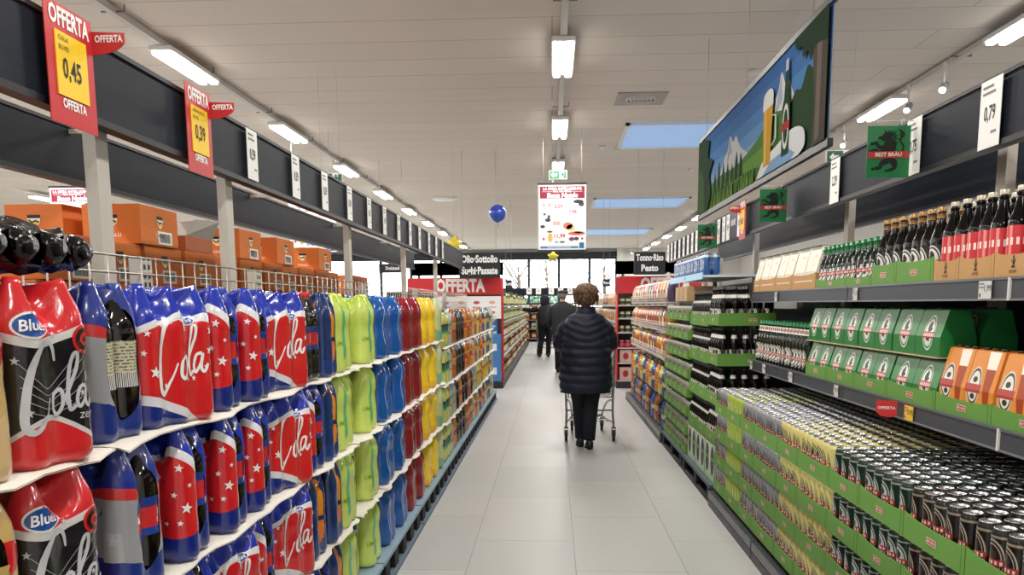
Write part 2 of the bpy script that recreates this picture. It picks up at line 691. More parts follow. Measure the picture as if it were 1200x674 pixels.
# skylights: openings glazed with pale sky
SKYL = glow((138, 172, 214), .62, 'skylight_glass')
sk = [((729, 143), (842, 173), 'large pale blue skylight nearest the beer banner'), ((697, 231.5), (788, 243.5), 'middle pale blue skylight over the aisle'),
      ((686, 268), (747, 275), 'far pale blue skylight over the aisle')]
i = 0
for (xa, ya), (xb, yb), lab in sk:
    A, Bq = hit(xa - 3, yb, z=CEIL), hit((xa + xb) / 2, ya, z=CEIL)
    wdt = 2.2
    b = MB()
    for a, c in (((-.06, 0, -.03), (0, Bq.y - A.y, .001)), ((wdt, 0, -.03), (wdt + .06, Bq.y - A.y, .001)), ((-.06, -.06, -.03), (wdt + .06, 0, .001)), ((-.06, Bq.y - A.y, -.03), (wdt + .06, Bq.y - A.y + .06, .001))):
        b.box(a, c, WHITE)
    t = b.build('skylight', None, (A.x, A.y, CEIL - .001), label=lab, cat='skylight')
    b = MB(); b.box((0, 0, -.012), (wdt, Bq.y - A.y, 0), SKYL)
    b.build('glazing', t)
for (x0, x1, y0, y1, lab) in ((-6.6, -4.6, 5.0, 6.9, 'pale blue skylight seen between the two dark boards above the cola'), (5.2, 7.2, 6.0, 8.4, 'pale blue skylight seen between the two dark boards above the beer')):
    b = MB()
    for a, c in (((x0 - .06, y0 - .06, 0), (x0, y1 + .06, .03)), ((x1, y0 - .06, 0), (x1 + .06, y1 + .06, .03)), ((x0, y0 - .06, 0), (x1, y0, .03)), ((x0, y1, 0), (x1, y1 + .06, .03))):
        b.box(a, c, WHITE)
    t = b.build('skylight', None, (0, 0, CEIL - .031), label=lab, cat='skylight')
    b = MB(); b.box((x0, y0, .012), (x1, y1, .02), SKYL)
    b.build('glazing', t)

# vent, detectors, dome
p = hit(751, 115, z=CEIL)
t = thing('ceiling_vent', 'round slotted ceiling vent on a square grey plate', 'vent', (p.x, p.y, CEIL - .002))
b = MB(); b.box((-.3, -.3, -.012), (.3, .3, 0), M((176, 171, 166), .7)); b.build('plate', t)
b = MB()
for r in (.19, .145, .1, .055):
    b.lathe([(r, -.012), (r - .012, -.035), (r - .03, -.03), (r - .02, -.012)], M((205, 202, 198), .5), 28, cap0=False, cap1=False)
b.lathe([(.02, -.012), (.02, -.02)], M((60, 58, 56), .7), 16)
b.lathe([(.185, -.014), (.03, -.0135)], M((70, 68, 66), .8), 28, cap0=False, cap1=False)
b.build('grille', t)
b = MB(); b.lathe([(.055, 0), (.055, -.02), (.04, -.05), (.0, -.055)], WHITE, 18)
smoke = Spec('smoke_detector', 'smoke detector', b.mesh('smoke_detector'))
for px, py, lab in ((883, 82, 'white smoke detector on the ceiling above the beer banner'), (706, 171, 'white smoke detector on the ceiling beside the large skylight'), (809, 198, 'small smoke detector close to the low end of the beer banner'), (750, 283, 'tiny smoke detector on the ceiling far along the aisle')):
    p = hit(px, py, z=CEIL)
    smoke.put((p.x, p.y, CEIL - .001), label=lab, group='smoke detectors')
p = hit(521, 232, z=CEIL)
b = MB(); b.lathe([(.3, 0), (.3, -.02), (.22, -.055), (0, -.075)], M((240, 240, 240), .3), 28)
b.build('dome_light', None, (p.x, p.y, CEIL - .001), label='shallow white round ceiling dome above the cola wall', cat='ceiling dome')


# exit signs
GREEN = M((20, 104, 62), .4)
def exit_sign(px, py, Y, lab, flip=False):
    p = hit(px, py, y=Y)
    t = thing('exit_sign', lab, 'exit sign', (p.x, p.y, p.z))
    w, h = .27, .13
    b = MB()
    b.box((-w / 2, 0, -h / 2), (w / 2, .03, h / 2), WHITE, bev=.006)
    b.build('lightbox', t)
    b = MB()
    b.box((-w / 2 + .008, -.003, -h / 2 + .008), (.02, -.0005, h / 2 - .008), GREEN)
    Wm = M((245, 250, 245), .5)
    m = FACING(-.06, -.0045, 0)
    b.poly([(-.045, 0), (-.008, .042), (-.008, .016), (.045, .016), (.045, -.016), (-.008, -.016), (-.008, -.042)], Wm, m)
    # running figure and door
    m = FACING(.075, -.0045, 0)
    b.poly([(.012, -.052), (.05, -.052), (.05, .05), (.012, .05)], GREEN, FACING(.075, -.002, 0))
    b.poly(ellipse(-.012, .036, .011, .011, 12), GREEN, m)
    for st in (ribbon([(-.012, .024), (-.004, -.008)], .011), ribbon([(-.03, .004), (-.014, .02), (.012, .008)], .006), ribbon([(-.004, -.008), (.014, -.022), (.008, -.046)], .007), ribbon([(-.006, -.008), (-.02, -.026), (-.042, -.03)], .007)):
        for q in st: b.poly(q, GREEN, m)
    b.build('pictogram', t)
    b = MB()
    for s in (-1, 1):
        b.tube([(s * .1, .015, h / 2), (s * .1, .015, CEIL - p.z)], .0012, GREYM, seg=5)
    b.build('hanging_wire', t)


exit_sign(654, 205, 12.4, 'green exit sign with white arrow hanging above the christmas poster')
exit_sign(985, 184, 8.2, 'green exit sign with white arrow beyond the beer banner')
exit_sign(387, 210, 8.9, 'green exit sign with white arrow above the cola header board')


# ------------------------------------------------------------------ gondolas with header boards
def board_mat():
    n = N('dark_board')
    o = n.obj()
    f = n.noise(n.scaled(o, 1, 2.0, 60), 1.0, 4, .6)
    g = n.noise(n.scaled(o, 1, .6, 8), 1.0, 2)
    c = n.mix(n.math('MULTIPLY', f, 1.1), col((13, 17, 23)), col((36, 43, 53)))
    c = n.mix(n.math('MULTIPLY', g, .5), c, col((18, 23, 31)))
    return n.fin(c, .55, spec=.18)


BOARD = board_mat()
BLACK = M((18, 19, 22), .45)
POST = M((196, 190, 180), .45, .15)
STEEL = M((150, 150, 148), .35, .8)
CHAR = M((62, 66, 72), .45, var=.05)
ZB0, ZB1 = 2.0, 2.215


def header_board(t, x, y0, y1, face):
    b = MB()
    b.box((x - .012, y0, ZB0), (x + .012, y1, ZB1), BOARD)
    b.box((x - .02, y0, ZB1), (x + .02, y1, ZB1 + .014), BLACK)
    b.box((x - .024, y0, ZB0 - .02), (x + .024, y1, ZB0), BLACK)
    b.build('header_board', t)


LX1, LX2 = -1.36, -2.1
LEND = 12.4
lg = thing('shelf_gondola', 'long gondola behind the cola wall with two dark header boards', 'shelving', (0, 0, 0))
header_board(lg, LX1, .4, LEND, 1)
header_board(lg, LX2, .4, LEND, -1)
LPX = -1.42
for px, pz in ((113, 1.9), (263, 1.95), (407, 1.9), (472.5, 1.9), (510, 1.9)):
    y = ysolve(px, LPX, pz)
    b = MB()
    b.box((LPX - .02, y - .035, 1.35), (LPX + .02, y + .035, 2.19), POST)
    b.box((LPX - .3, y - .012, 2.19), (LPX + .035, y + .012, 2.21), POST)
    b.box((LX2, y - .012, 2.19), (LPX - .3, y + .012, 2.21), POST)
    b.build('upright_post', lg)
    b = MB()
    b.box((-1.34, y + .0, 0.02), (-1.30, y + .07, 1.60), M((198, 192, 182), .5))
    for k in range(10):
        for d in (.02, .048):
            b.box((-1.2995, y + d - .006, 1.34 + .028 * k), (-1.2985, y + d + .006, 1.355 + .028 * k), M((40, 38, 36), .6))
    b.build('slotted_upright', lg)
b = MB()
W = M((176, 168, 158), .35, .6)
for z in (1.595, 1.545, 1.48):
    b.tube([(-1.27, 1.7, z), (-1.27, LEND - .3, z)], .0035, W, seg=5)
for k in range(110):
    y = 1.72 + .095 * k
    if y < LEND - .3: b.tube([(-1.267, y, 1.3), (-1.267, y, 1.6)], .0025, W, seg=5)
b.build('wire_grid', lg)
b = MB()
b.box((-2.45, .5, 1.33), (-1.40, LEND, 1.368), CHAR)
b.build('shelf', lg)
b = MB()
b.box((-1.45, .5, 0), (-1.36, LEND, 1.33), M((92, 88, 84), .6))
b.build('back_panel', lg)
b = MB()
b.box((-2.5, .5, 0), (-1.45, LEND, .16), M((48, 50, 54), .5))
b.build('plinth', lg)

RX1, RX2 = 1.57, 2.21
RSX = 1.38           # front of the shelves
RB = 1.122           # front of the plinth
REND, RFAR = 5.74, 12.4
rg = thing('shelf_gondola', 'long gondola of the beer wall with charcoal shelves and two dark header boards', 'shelving')
header_board(rg, RX1, .8, 11.05, -1)
header_board(rg, RX2, .8, 11.05, 1)
RPX = 1.80
for px, pz in ((1180, 1.98), (996, 1.95), (886, 1.95), (826, 1.95), (795, 1.95)):
    y = ysolve(px, RPX, pz)
    b = MB()
    b.box((RPX - .02, y - .035, .1), (RPX + .02, y + .035, 2.19), POST)
    b.box((RX1, y - .012, 2.19), (RX2, y + .012, 2.21), POST)
    b.build('upright_post', rg)
b = MB()
b.box((1.84, .5, 0), (1.90, RFAR, 1.52), M((46, 48, 50), .6))
b.build('back_panel', rg)
# plinth in short lengths with a grey front rail
for y0, y1 in ((.6, 1.9), (1.9, 3.2), (3.2, 4.5), (4.5, 5.78), (8.4, 9.7), (9.7, 11.0), (11.0, RFAR)):
    b = MB()
    b.box((RB + .015, y0 + .004, 0.0), (1.86, y1 - .004, .112), M((40, 42, 46), .5), bev=.004)
    b.box((RB, y0 + .01, .0), (RB + .014, y1 - .01, .05), M((58, 60, 66), .5))
    b.box((RB - .003, y0 + .01, .058), (RB + .014, y1 - .01, .108), M((86, 90, 98), .35, .2), bev=.003)
    b.build('plinth', rg)
ZU, ZL = 1.514, 1.052
ybays = [.6, ysolve(1184, RSX, 1.48), ysolve(993, RSX, 1.48), 5.06, REND]
LIPM = M((74, 78, 86), .4, .25)
for zi, z in enumerate((ZL, ZU)):
    for i in range(len(ybays) - 1):
        y0, y1 = ybays[i] + .004, ybays[i + 1] - .004
        b = MB()
        b.box((RSX + .01, y0, z - .03), (1.84, y1, z), CHAR)
        s = b.build('shelf', rg)
        b = MB()
        b.box((RSX, y0, z - .066), (RSX + .012, y1, z - .001), LIPM, bev=.002)
        b.box((RSX - .004, y0, z - .004), (RSX + .012, y1, z + .004), M((120, 124, 130), .3, .5))
        b.box((RSX - .004, y0, z - .068), (RSX + .006, y1, z - .062), M((150, 152, 156), .3, .5))
        b.build('price_rail', s)
    b = MB()
    b.box((RSX - .006, ybays[1] - .006, z - .068), (RSX + .009, ybays[1] + .006, z + .002), M((215, 214, 210), .4))
    b.build('bracket', rg)
b = MB()
b.box((1.44, .6, .60), (1.84, REND, .676), CHAR)
b.build('shelf', rg)
# thin shelf edge at the top of the low can display: deep trays stand on the inner shelf

# light grey back sheet above the bottle stacks
b = MB()
b.box((1.70, 5.78, 1.40), (1.74, 8.3, 1.655), M((168, 168, 164), .6))
b.build('grey_panel', rg)


# ------------------------------------------------------------------ price cards
def price_card(mtx_fn, x, y, z, w, h, price, lab, name='price_card', yellow=False, group=None):
    Wm = M((238, 237, 234), .55) if not yellow else M((250, 205, 60), .55)
    K = M((28, 28, 30), .6)
    b = MB()
    m = mtx_fn(x, y, z)
    b.box((-w / 2, -h / 2, -.002), (w / 2, h / 2, 0), Wm, m)
    m2 = m @ Matrix.Translation((0, 0, .0012))
    b.bold(price, K, m2, h * .30, w * .86, .62, .016)
    for k in range(2):
        b.poly([(-w * .38, h * (.38 - .09 * k)), (w * (.12 + .1 * k), h * (.38 - .09 * k)), (w * (.12 + .1 * k), h * (.415 - .09 * k)), (-w * .38, h * (.415 - .09 * k))], M((120, 120, 120), .6), m2)
    b.poly([(w * .1, -h * .3), (w * .36, -h * .3), (w * .36, -h * .26), (w * .1, -h * .26)], M((140, 140, 140), .6), m2)
    return b.build(name, label=lab, cat='price card', group=group)


cl = [(296, '0,59'), (347, '0,59'), (381, '0,59'), (410, '0,59'), (433, '0,45'), (451, '1,09'), (467.5, '0,99'), (481, '0,69'), (492, '0,59'), (503, '0,79'), (511.5, '0,89'), (519, '1,29')]
for i, (px, pr) in enumerate(cl):
    y = ysolve(px, LX1 + .03, 2.11)
    price_card(AISLE_L, LX1 + .03, y, 2.11, .125, .215, pr, 'white price card on the dark board above the bottles, %s beyond the offer signs' % nth(i + 1), group='price cards over the cola wall')
# thin dark strip between cards is the board itself
cr = [(1160, '0,79', 2.10), (1070, '0,75', 2.10), (978, '2,29', 2.10)]
for i, (px, pr, z) in enumerate(cr):
    y = ysolve(px, RX1 - .03, z)
    price_card(AISLE_R, RX1 - .03, y, z, .14, .235, pr, ['white price card 0,79 on the board over the nearest beer bottles', 'white price card 0,75 half hidden by the nearest green lion sign', 'white price card 2,29 on the board between two green lion signs'][i], group='price cards over the beer wall')
for i, px in enumerate((866, 853, 848, 842)):
    price_card(AISLE_R, RX1 - .03, ysolve(px, RX1 - .03, 2.1), 2.1, .13, .22, ['1,05', '0,99', '1,15', '0,89'][i], 'white price card on the beer header board, %s past the yellow offer sign' % nth(i + 1), group='price cards over the beer wall')
for i, px in enumerate((816, 811, 806, 801, 796, 791, 787, 783)):
    price_card(AISLE_R, RX1 - .03, ysolve(px, RX1 - .03, 2.1), 2.1, .13, .22, ['1,25', '0,69', '1,19', '0,79'][i % 4], 'white price card on the beer header board, %s past the farthest lion sign' % nth(i + 1), group='price cards over the beer wall')
b = MB()
yb = ysolve(859.5, RX1 - .03, 2.1)
b.box((-.12, -.115, -.002), (.12, .115, 0), M((30, 31, 36), .5), AISLE_R(RX1 - .03, yb, 2.1))
b.text('BIRRE', M((235, 235, 235), .5), AISLE_R(RX1 - .0315, yb, 2.12), .07, .01)
b.build('aisle_card', label='black card with white lettering next to the yellow offer sign', cat='sign')


def offer_sign(fn, side, x, y, z, w, h, price, lines, lab):
    RED = M((196, 42, 46), .4)
    Wm = M((244, 244, 240), .5)
    t = thing('offer_sign', lab, 'offer sign', (0, 0, 0))
    b = MB()
    m = fn(x, y, z)
    b.box((-w / 2, -h / 2, -.003), (w / 2, h / 2, 0), RED, m)
    m2 = m @ Matrix.Translation((0, 0, .0015))
    b.bold('OFFERTA', Wm, m2 @ Matrix.Translation((0, h * .385, 0)), h * .21, w * .84, .8)
    b.bold('OFFERTA', Wm, m2 @ Matrix.Translation((0, -h * .32, 0)), h * .11, w * .5, .8)
    b.build('panel', t)
    b = MB()
    b.box((-w * .33, -h * .26, 0), (w * .33, h * .27, .003), M((248, 204, 38), .5), m)
    m3 = m @ Matrix.Translation((0, 0, .0045))
    K = M((30, 28, 26), .6)
    b.bold(price, K, m3 @ Matrix.Translation((-w * .02, -h * .03, 0)), h * .235, w * .5, .7, .014)
    for i, l in enumerate(lines):
        b.text(l, K, m3 @ Matrix.Translation((-w * .28, h * (.215 - .075 * i), 0)), h * .055, 0, 0, 'LEFT')
    b.build('price_label', t)
    # curved flag standing out from the sign towards the aisle
    b = MB()
    fx, fz = w * .44, h * .2
    pts = [(0, fz * .5)] + [(fx * math.sin(a), fz * (.5 - 1.0 * (1 - math.cos(a)) * 1.0)) for a in [PI / 2 * k / 10 for k in range(11)]][1:] + [(0, -fz * .5 - .0)]
    pts = [(0, fz * .5), (fx, fz * .42)] + [(fx * math.cos(a), fz * .1 - fz * .62 * math.sin(a)) for a in [PI / 2 * k / 9 for k in range(10)]]
    yy = y + (w / 2)
    mm = frame((x, yy, z + h * .32), (side, 0, 0), (0, 0, 1)) if side > 0 else frame((x, yy, z + h * .32), (1, 0, 0), (0, 0, 1))
    if side < 0: pts = [(-p[0], p[1]) for p in pts][::-1]
    b.prism(pts, -.0015, .0015, RED, mm)
    b.bold('OFFERTA', Wm, mm @ Matrix.Translation((side * fx * .52, fz * .16, .003)), fz * .42, fx * .86)
    b.build('flag', t)


OS = -1.33
y1 = ysolve(80, OS, 2.1)
offer_sign(AISLE_L, 1, OS + .01, ysolve(80, OS, 2.1), 2.095, .222, .315, '0,45', ['COLA', 'BLUES'], 'red OFFERTA price sign 0,45, nearest on the board above the cola')
offer_sign(AISLE_L, 1, OS + .01, ysolve(231, OS, 2.1), 2.095, .215, .315, '0,39', ['ARANCIATA', 'BLUES'], 'red OFFERTA price sign 0,39, second on the board above the cola')
offer_sign(AISLE_R, -1, RX1 - .05, ysolve(870, RX1 - .05, 2.1), 2.10, .2, .30, '0,69', ['BIRRA'], 'yellow and red offer sign on the beer header board beside the black card')
# ------------------------------------------------------------------ shrink-wrapped bottle packs
PH = .332


def film_mat(name, base, bands=(), rough=.2, wr=.25):
    """printed film: bands [(height, amp, wavenumber, phase, colour, above)] over the base colour, UV in metres"""
    n = N(name)
    u, v = n.uv()
    c = col(base)
    for t, amp, k, ph, cc, above in bands:
        h = n.math('SUBTRACT', v, t)
        if k == 0:      # arch: phase = centre, amp = curvature
            d = n.math('SUBTRACT', u, ph)
            q = n.math('MINIMUM', n.math('MULTIPLY', n.math('MULTIPLY', d, d), abs(amp)), .16)
            h = n.math('ADD' if amp > 0 else 'SUBTRACT', h, q)
        elif amp:
            s = n.math('SINE', n.math('MULTIPLY_ADD', u, k, ph))
            h = n.math('SUBTRACT', h, n.math('MULTIPLY', s, amp))
        m = n.math('GREATER_THAN', h, 0.0) if above else n.math('LESS_THAN', h, 0.0)
        c = n.mix(m, c, col(cc))
    o = n.obj()
    f = n.noise(n.scaled(o, 3, 3, 1), 14, 3, .6)
    n.bump(f, wr, .006)
    return n.fin(c, rough, coat=.5)


class Film:
    def __init__(self, nx, ny, d=.09, h=PH, seed=0, waist=0.0):
        self.h = h
        rn = random.Random(seed)
        xs, ys = (nx - 1) * d / 2, (ny - 1) * d / 2
        P = []   # centre x, y, normal x, y, sag

        def side(ax, ay, bx, by, nxn, nyn, gaps):
            if not gaps: return
            for g in range(gaps):
                for k in range(1, 9 if g < gaps - 1 else 8):
                    t = (g + k / 8) / gaps
                    P.append((ax + (bx - ax) * t, ay + (by - ay) * t, nxn, nyn, math.sin(PI * k / 8) ** 1.5))

        def arc(cx, cy, a0):
            for k in range(7):
                a = a0 + PI / 2 * k / 6
                P.append((cx, cy, math.cos(a), math.sin(a), 0))
        i_mid = None
        arc(-xs, -ys, PI)
        n0 = len(P)
        side(-xs, -ys, xs, -ys, 0, -1, nx - 1)
        self.i0 = (n0 - 1 + len(P)) / 2          # fractional index at the middle of the -Y side
        arc(xs, -ys, -PI / 2)
        n1 = len(P)
        side(xs, -ys, xs, ys, 1, 0, ny - 1)
        self.i1 = (n1 - 1 + len(P)) / 2          # middle of the +X end
        arc(xs, ys, 0)
        side(xs, ys, -xs, ys, 0, 1, nx - 1)
        arc(-xs, ys, PI / 2)
        side(-xs, ys, -xs, -ys, -1, 0, ny - 1)
        self.P = P
        r0 = d * .495
        prof = [(0, .82), (.02, .95), (.06, 1), (.2, 1.0), (.3, .995), (.38, .968 - waist * .2), (.46, .955 - waist * .8), (.54, .96 - waist), (.61, .985 - waist * .3), (.66, 1), (.73, .985), (.79, .93), (.84, .83), (.885, .69), (.93, .54), (.97, .45), (1.0, .37)]
        zs = [i / 26 for i in range(27)]
        self.rings = []
        self.zs = []
        for zf in zs:
            r = float(np.interp(zf, [p[0] for p in prof], [p[1] for p in prof])) * r0
            s = max(0.0, min(1.0, (zf - .7) / .25))
            sag = .013 + .026 * s * s * (3 - 2 * s) * .9
            ring = []
            for cx, cy, nx_, ny_, sg in P:
                q = r - sag * sg + rn.uniform(-.0006, .0006)
                ring.append((cx + nx_ * q, cy + ny_ * q, zf * h - .042 * s * sg))
            self.rings.append(ring)
            self.zs.append(zf * h)
        # arc length at mid height, measured from the middle of the -Y side
        mid = self.rings[10]
        self.s = [0.0]
        for i in range(len(mid)):
            a, b = mid[i], mid[(i + 1) % len(mid)]
            self.s.append(self.s[-1] + math.hypot(a[0] - b[0], a[1] - b[1]))
        self.u0 = float(np.interp(self.i0, range(len(self.s)), self.s))
        self.u1 = float(np.interp(self.i1, range(len(self.s)), self.s)) - self.u0

    def at(self, u, z, off=.0014):
        n = len(self.P)
        L = self.s[-1]
        q = (u + self.u0) % L
        fi = float(np.interp(q, self.s, range(len(self.s))))
        i = int(fi) % n
        j = (i + 1) % n
        t = fi - int(fi)
        zi = max(0.0, min(len(self.zs) - 1.001, z / self.h * (len(self.zs) - 1)))
        k = int(zi)
        w = zi - k
        p = [(1 - w) * ((1 - t) * self.rings[k][i][c] + t * self.rings[k][j][c]) + w * ((1 - t) * self.rings[k + 1][i][c] + t * self.rings[k + 1][j][c]) for c in range(3)]
        nx_ = (1 - t) * self.P[i][2] + t * self.P[j][2]
        ny_ = (1 - t) * self.P[i][3] + t * self.P[j][3]
        l = math.hypot(nx_, ny_) or 1
        return (p[0] + nx_ / l * off, p[1] + ny_ / l * off, p[2])

    def shell(self, mb, mat, holes=(), hz=.5, ax=.040, az=.36, top=True):
        """holes: +1 / -1 ends; an oval opening is cut in those ends and its rim snapped to the oval"""
        n = len(self.P)
        vs = [list(p) for r in self.rings for p in r]
        nr = len(self.rings)
        quads = []
        cz, rz = self.h * hz, self.h * az

        def inside(p):
            for e in holes:
                if p[0] * e > .02 and abs(p[1]) < ax * 1.4 and ((p[1] / ax) ** 2 + (abs(p[2] - cz) / rz) ** 2.6) < 1: return True
            return False
        keep, cut = [], []
        for k in range(nr - 1):
            for i in range(n):
                q = (k * n + i, k * n + (i + 1) % n, (k + 1) * n + (i + 1) % n, (k + 1) * n + i)
                c = [sum(vs[a][t] for a in q) / 4 for t in range(3)]
                (cut if holes and inside(c) else keep).append((q, i, k))
        cutv = {a for q, _, _ in cut for a in q}
        keepv = {a for q, _, _ in keep for a in q}
        for a in cutv & keepv:
            y, z = vs[a][1], vs[a][2] - cz
            m = (abs(y) / ax) ** 2 + (abs(z) / rz) ** 2.6
            f = 1 / max(m, 1e-4) ** .45
            f = max(.75, min(1.3, f))
            vs[a][1], vs[a][2] = y * f, cz + z * f
        fs, uv = [], []
        for q, i, k in keep:
            fs.append(q)
            u0, u1 = self.s[i] - self.u0, self.s[i + 1] - self.u0
            uv.append([(u0, self.zs[k]), (u1, self.zs[k]), (u1, self.zs[k + 1]), (u0, self.zs[k + 1])])
        # closed top and bottom
        b = len(vs)
        for base, zc, sc, rev in (((nr - 1) * n, -.012, .55, False), (0, .002, .5, True)):
            if not top and not rev: continue
            o = len(vs)
            for i in range(n):
                p = vs[base + i]
                vs.append([p[0] * sc, p[1] * sc, p[2] + zc])
            c = len(vs)
            vs.append([0, 0, vs[base][2] + zc * 1.5])
            for i in range(n):
                j = (i + 1) % n
                f = (base + i, base + j, o + j, o + i)
                g = (o + i, o + j, c)
                zz = 0.0 if rev else self.h
                for ff in (f, g):
                    fs.append(ff[::-1] if rev else ff)
                    uv.append([(self.s[i] - self.u0, zz)] * len(ff))
        mb.add(vs, fs, mat, uv, True)

    def decal(self, mb, polys, mat, off=.0014, step=.011):
        """flat polygons (u, z) cut into a fine mesh and laid on the film"""
        bm = bmesh.new()
        for p in polys:
            try:
                bm.faces.new([bm.verts.new((q[0], q[1], 0)) for q in p])
            except ValueError:
                pass
        self._lay(mb, bm, mat, off, step)

    def text(self, mb, body, mat, u, z, size, bold=.0, shear=.0, rot=0.0, off=.0016, align='CENTER', stretch=1):
        vs, fs = text_geo(body, size, bold, shear, align)
        bm = bmesh.new()
        c, s = math.cos(rot), math.sin(rot)
        V = [bm.verts.new((u + (x * c * stretch - y * s), z + x * s * stretch + y * c, 0)) for x, y in vs]
        for f in fs:
            try:
                bm.faces.new([V[i] for i in f])
            except ValueError:
                pass
        self._lay(mb, bm, mat, off, .011)

    def _lay(self, mb, bm, mat, off, step):
        xs = [v.co.x for v in bm.verts]
        ys = [v.co.y for v in bm.verts]
        for lo, hi, no in ((min(xs), max(xs), (1, 0, 0)), (min(ys), max(ys), (0, 1, 0))):
            k = math.floor(lo / step) + 1
            while k * step < hi:
                bmesh.ops.bisect_plane(bm, geom=bm.verts[:] + bm.edges[:] + bm.faces[:], plane_co=Vector(no) * (k * step), plane_no=no, dist=1e-6)
                k += 1
        for f in bm.faces:
            f.normal_update()
        bm.verts.index_update()
        vs = [self.at(v.co.x, v.co.y, off) for v in bm.verts]
        fs = [tuple(v.index for v in f.verts) if f.normal.z >= 0 else tuple(v.index for v in f.verts)[::-1] for f in bm.faces]
        mb.add(vs, fs, mat, None, True)
        bm.free()


# ---- bottles
def liquid(h, name, rough=.08):
    n = N(name)
    n.b.inputs['Transmission Weight'].default_value = 0
    return n.fin(col(h), rough, coat=.6)


COLA = liquid((16, 10, 9), 'cola_bottle')
ORANGE = liquid((228, 138, 34), 'orange_bottle')
CLEARW = liquid((196, 204, 196), 'water_bottle')
LEMON = liquid((226, 226, 120), 'lemon_bottle')
TEA = liquid((190, 104, 44), 'tea_bottle')
BOTP = [(.0, .012), (.028, .004), (.040, .012), (.0425, .03), (.0425, .10), (.040, .128), (.0395, .16), (.0415, .19), (.0425, .215), (.041, .238), (.034, .262), (.024, .283), (.0155, .298), (.0135, .306), (.0135, .318)]


def bottle_parts(liq, label_mat, cap, labz=(.115, .2)):
    b = MB(); b.lathe(BOTP, liq, 18)
    l = MB()
    l.lathe([(float(np.interp(z, [p[1] for p in BOTP[3:]], [p[0] for p in BOTP[3:]])) + .0007, z) for z in np.linspace(labz[0], labz[1], 7)], label_mat, 18, cap0=False, cap1=False, u=.042)
    c = MB(); c.lathe([(.0148, .304), (.0152, .306), (.0152, .324), (.013, .327), (0, .3275)], cap, 16)
    return ('bottle', b.mesh('bottle'), [('label', l.mesh('label')), ('cap', c.mesh('cap'))])


def label_mat(name, base, top, bot, mark, zlo, zhi, waves=True):
    n = N(name)
    u, v = n.uv()
    t = n.math('DIVIDE', n.math('SUBTRACT', v, zlo), zhi - zlo)
    c = n.mix(n.math('GREATER_THAN', t, .74), col(base), col(top))
    c = n.mix(n.math('LESS_THAN', t, .2), c, col(bot))
    # pale script-like mark repeated round the label
    w = n.math('SINE', n.math('MULTIPLY', u, 47.0))
    w2 = n.math('SINE', n.math('MULTIPLY_ADD', u, 160.0, n.math('MULTIPLY', t, 6.0)))
    a = n.math('ABSOLUTE', n.math('SUBTRACT', t, n.math('MULTIPLY_ADD', w2, .13, .46)))
    m = n.math('MULTIPLY', n.math('LESS_THAN', a, .09), n.math('GREATER_THAN', w, -.2))
    c = n.mix(m, c, col(mark))
    return n.fin(c, .35)


L_COLA = label_mat('cola_label', (200, 34, 40), (26, 52, 130), (30, 60, 140), (240, 238, 235), .115, .2)
L_BACK = None
n_ = N('nutrition_label')
u_, v_ = n_.uv()
ln = n_.math('GREATER_THAN', n_.math('SINE', n_.math('MULTIPLY', v_, 900.0)), .1)
ln = n_.math('MULTIPLY', ln, n_.math('GREATER_THAN', n_.noise(n_.obj(), 160, 1), .47))
c_ = n_.mix(ln, col((196, 192, 158)), col((84, 84, 92)))
bc = n_.math('MULTIPLY', n_.math('LESS_THAN', v_, .135), n_.math('GREATER_THAN', n_.math('SINE', n_.math('MULTIPLY', u_, 1500.0)), 0))
c_ = n_.mix(n_.math('LESS_THAN', v_, .135), c_, col((220, 220, 215)))
c_ = n_.mix(bc, c_, col((20, 20, 20)))
L_BACK = n_.fin(c_, .4)
L_ORANGE = label_mat('orange_label', (24, 40, 92), (22, 38, 90), (222, 120, 50), (240, 200, 150), .115, .2)
CAPR, CAPB, CAPW, CAPG = M((196, 28, 34), .3), M((28, 62, 150), .3), M((235, 235, 232), .3), M((40, 130, 70), .3)

WHITE_P = M((238, 237, 236), .22, 0, .4)
RED_P = M((206, 34, 40), .2, 0, .5)
NAVY_P = M((24, 44, 118), .2, 0, .5)
BLUE_L = M((20, 74, 150), .22, 0, .5)
SILV = M((196, 198, 202), .22, .1, .5)
BLACK_P = M((22, 22, 24), .2, 0, .5)

# script word made of brush strokes
def cola_script(cx, cz, s, slant=.32):
    st = []
    Cs = spline([(.30, .30), (.20, .50), (.02, .46), (-.10, .12), (-.11, -.34), (.00, -.46), (.14, -.30), (.22, -.10)])
    st += ribbon([(x - .28, y) for x, y in Cs], [.012 + .034 * math.sin(PI * min(1, i / (len(Cs) - 1) * 1.1)) for i in range(len(Cs))])
    O = spline([(.06, -.02), (-.03, -.08), (-.04, -.24), (.03, -.30), (.10, -.20), (.09, -.06), (.05, -.02)])
    st += ribbon([(x + .04, y) for x, y in O], .024)
    Ls = spline([(.16, -.16), (.28, .18), (.28, .36), (.22, .34), (.20, .0), (.23, -.26), (.30, -.22)])
    st += ribbon([(x + .0, y) for x, y in Ls], .022)
    A = spline([(.42, .0), (.34, -.02), (.31, -.16), (.35, -.24), (.42, -.12), (.43, .0), (.425, -.18), (.48, -.24), (.53, -.14)])
    st += ribbon([(x + .0, y) for x, y in A], .021)
    return [[(cx + (x + y * slant * .5) * s, cz + y * s) for x, y in q] for q in st]


def logo_blues(f, mb, u, z, s):
    f.decal(mb, [ellipse(u, z, s * 1.12, s * .66, 24)], WHITE_P, .0012)
    f.decal(mb, [ellipse(u, z, s, s * .55, 24)], BLUE_L, .0018)
    f.text(mb, 'Blues', WHITE_P, u, z, s * .75, .02, .15, .06, .0026)


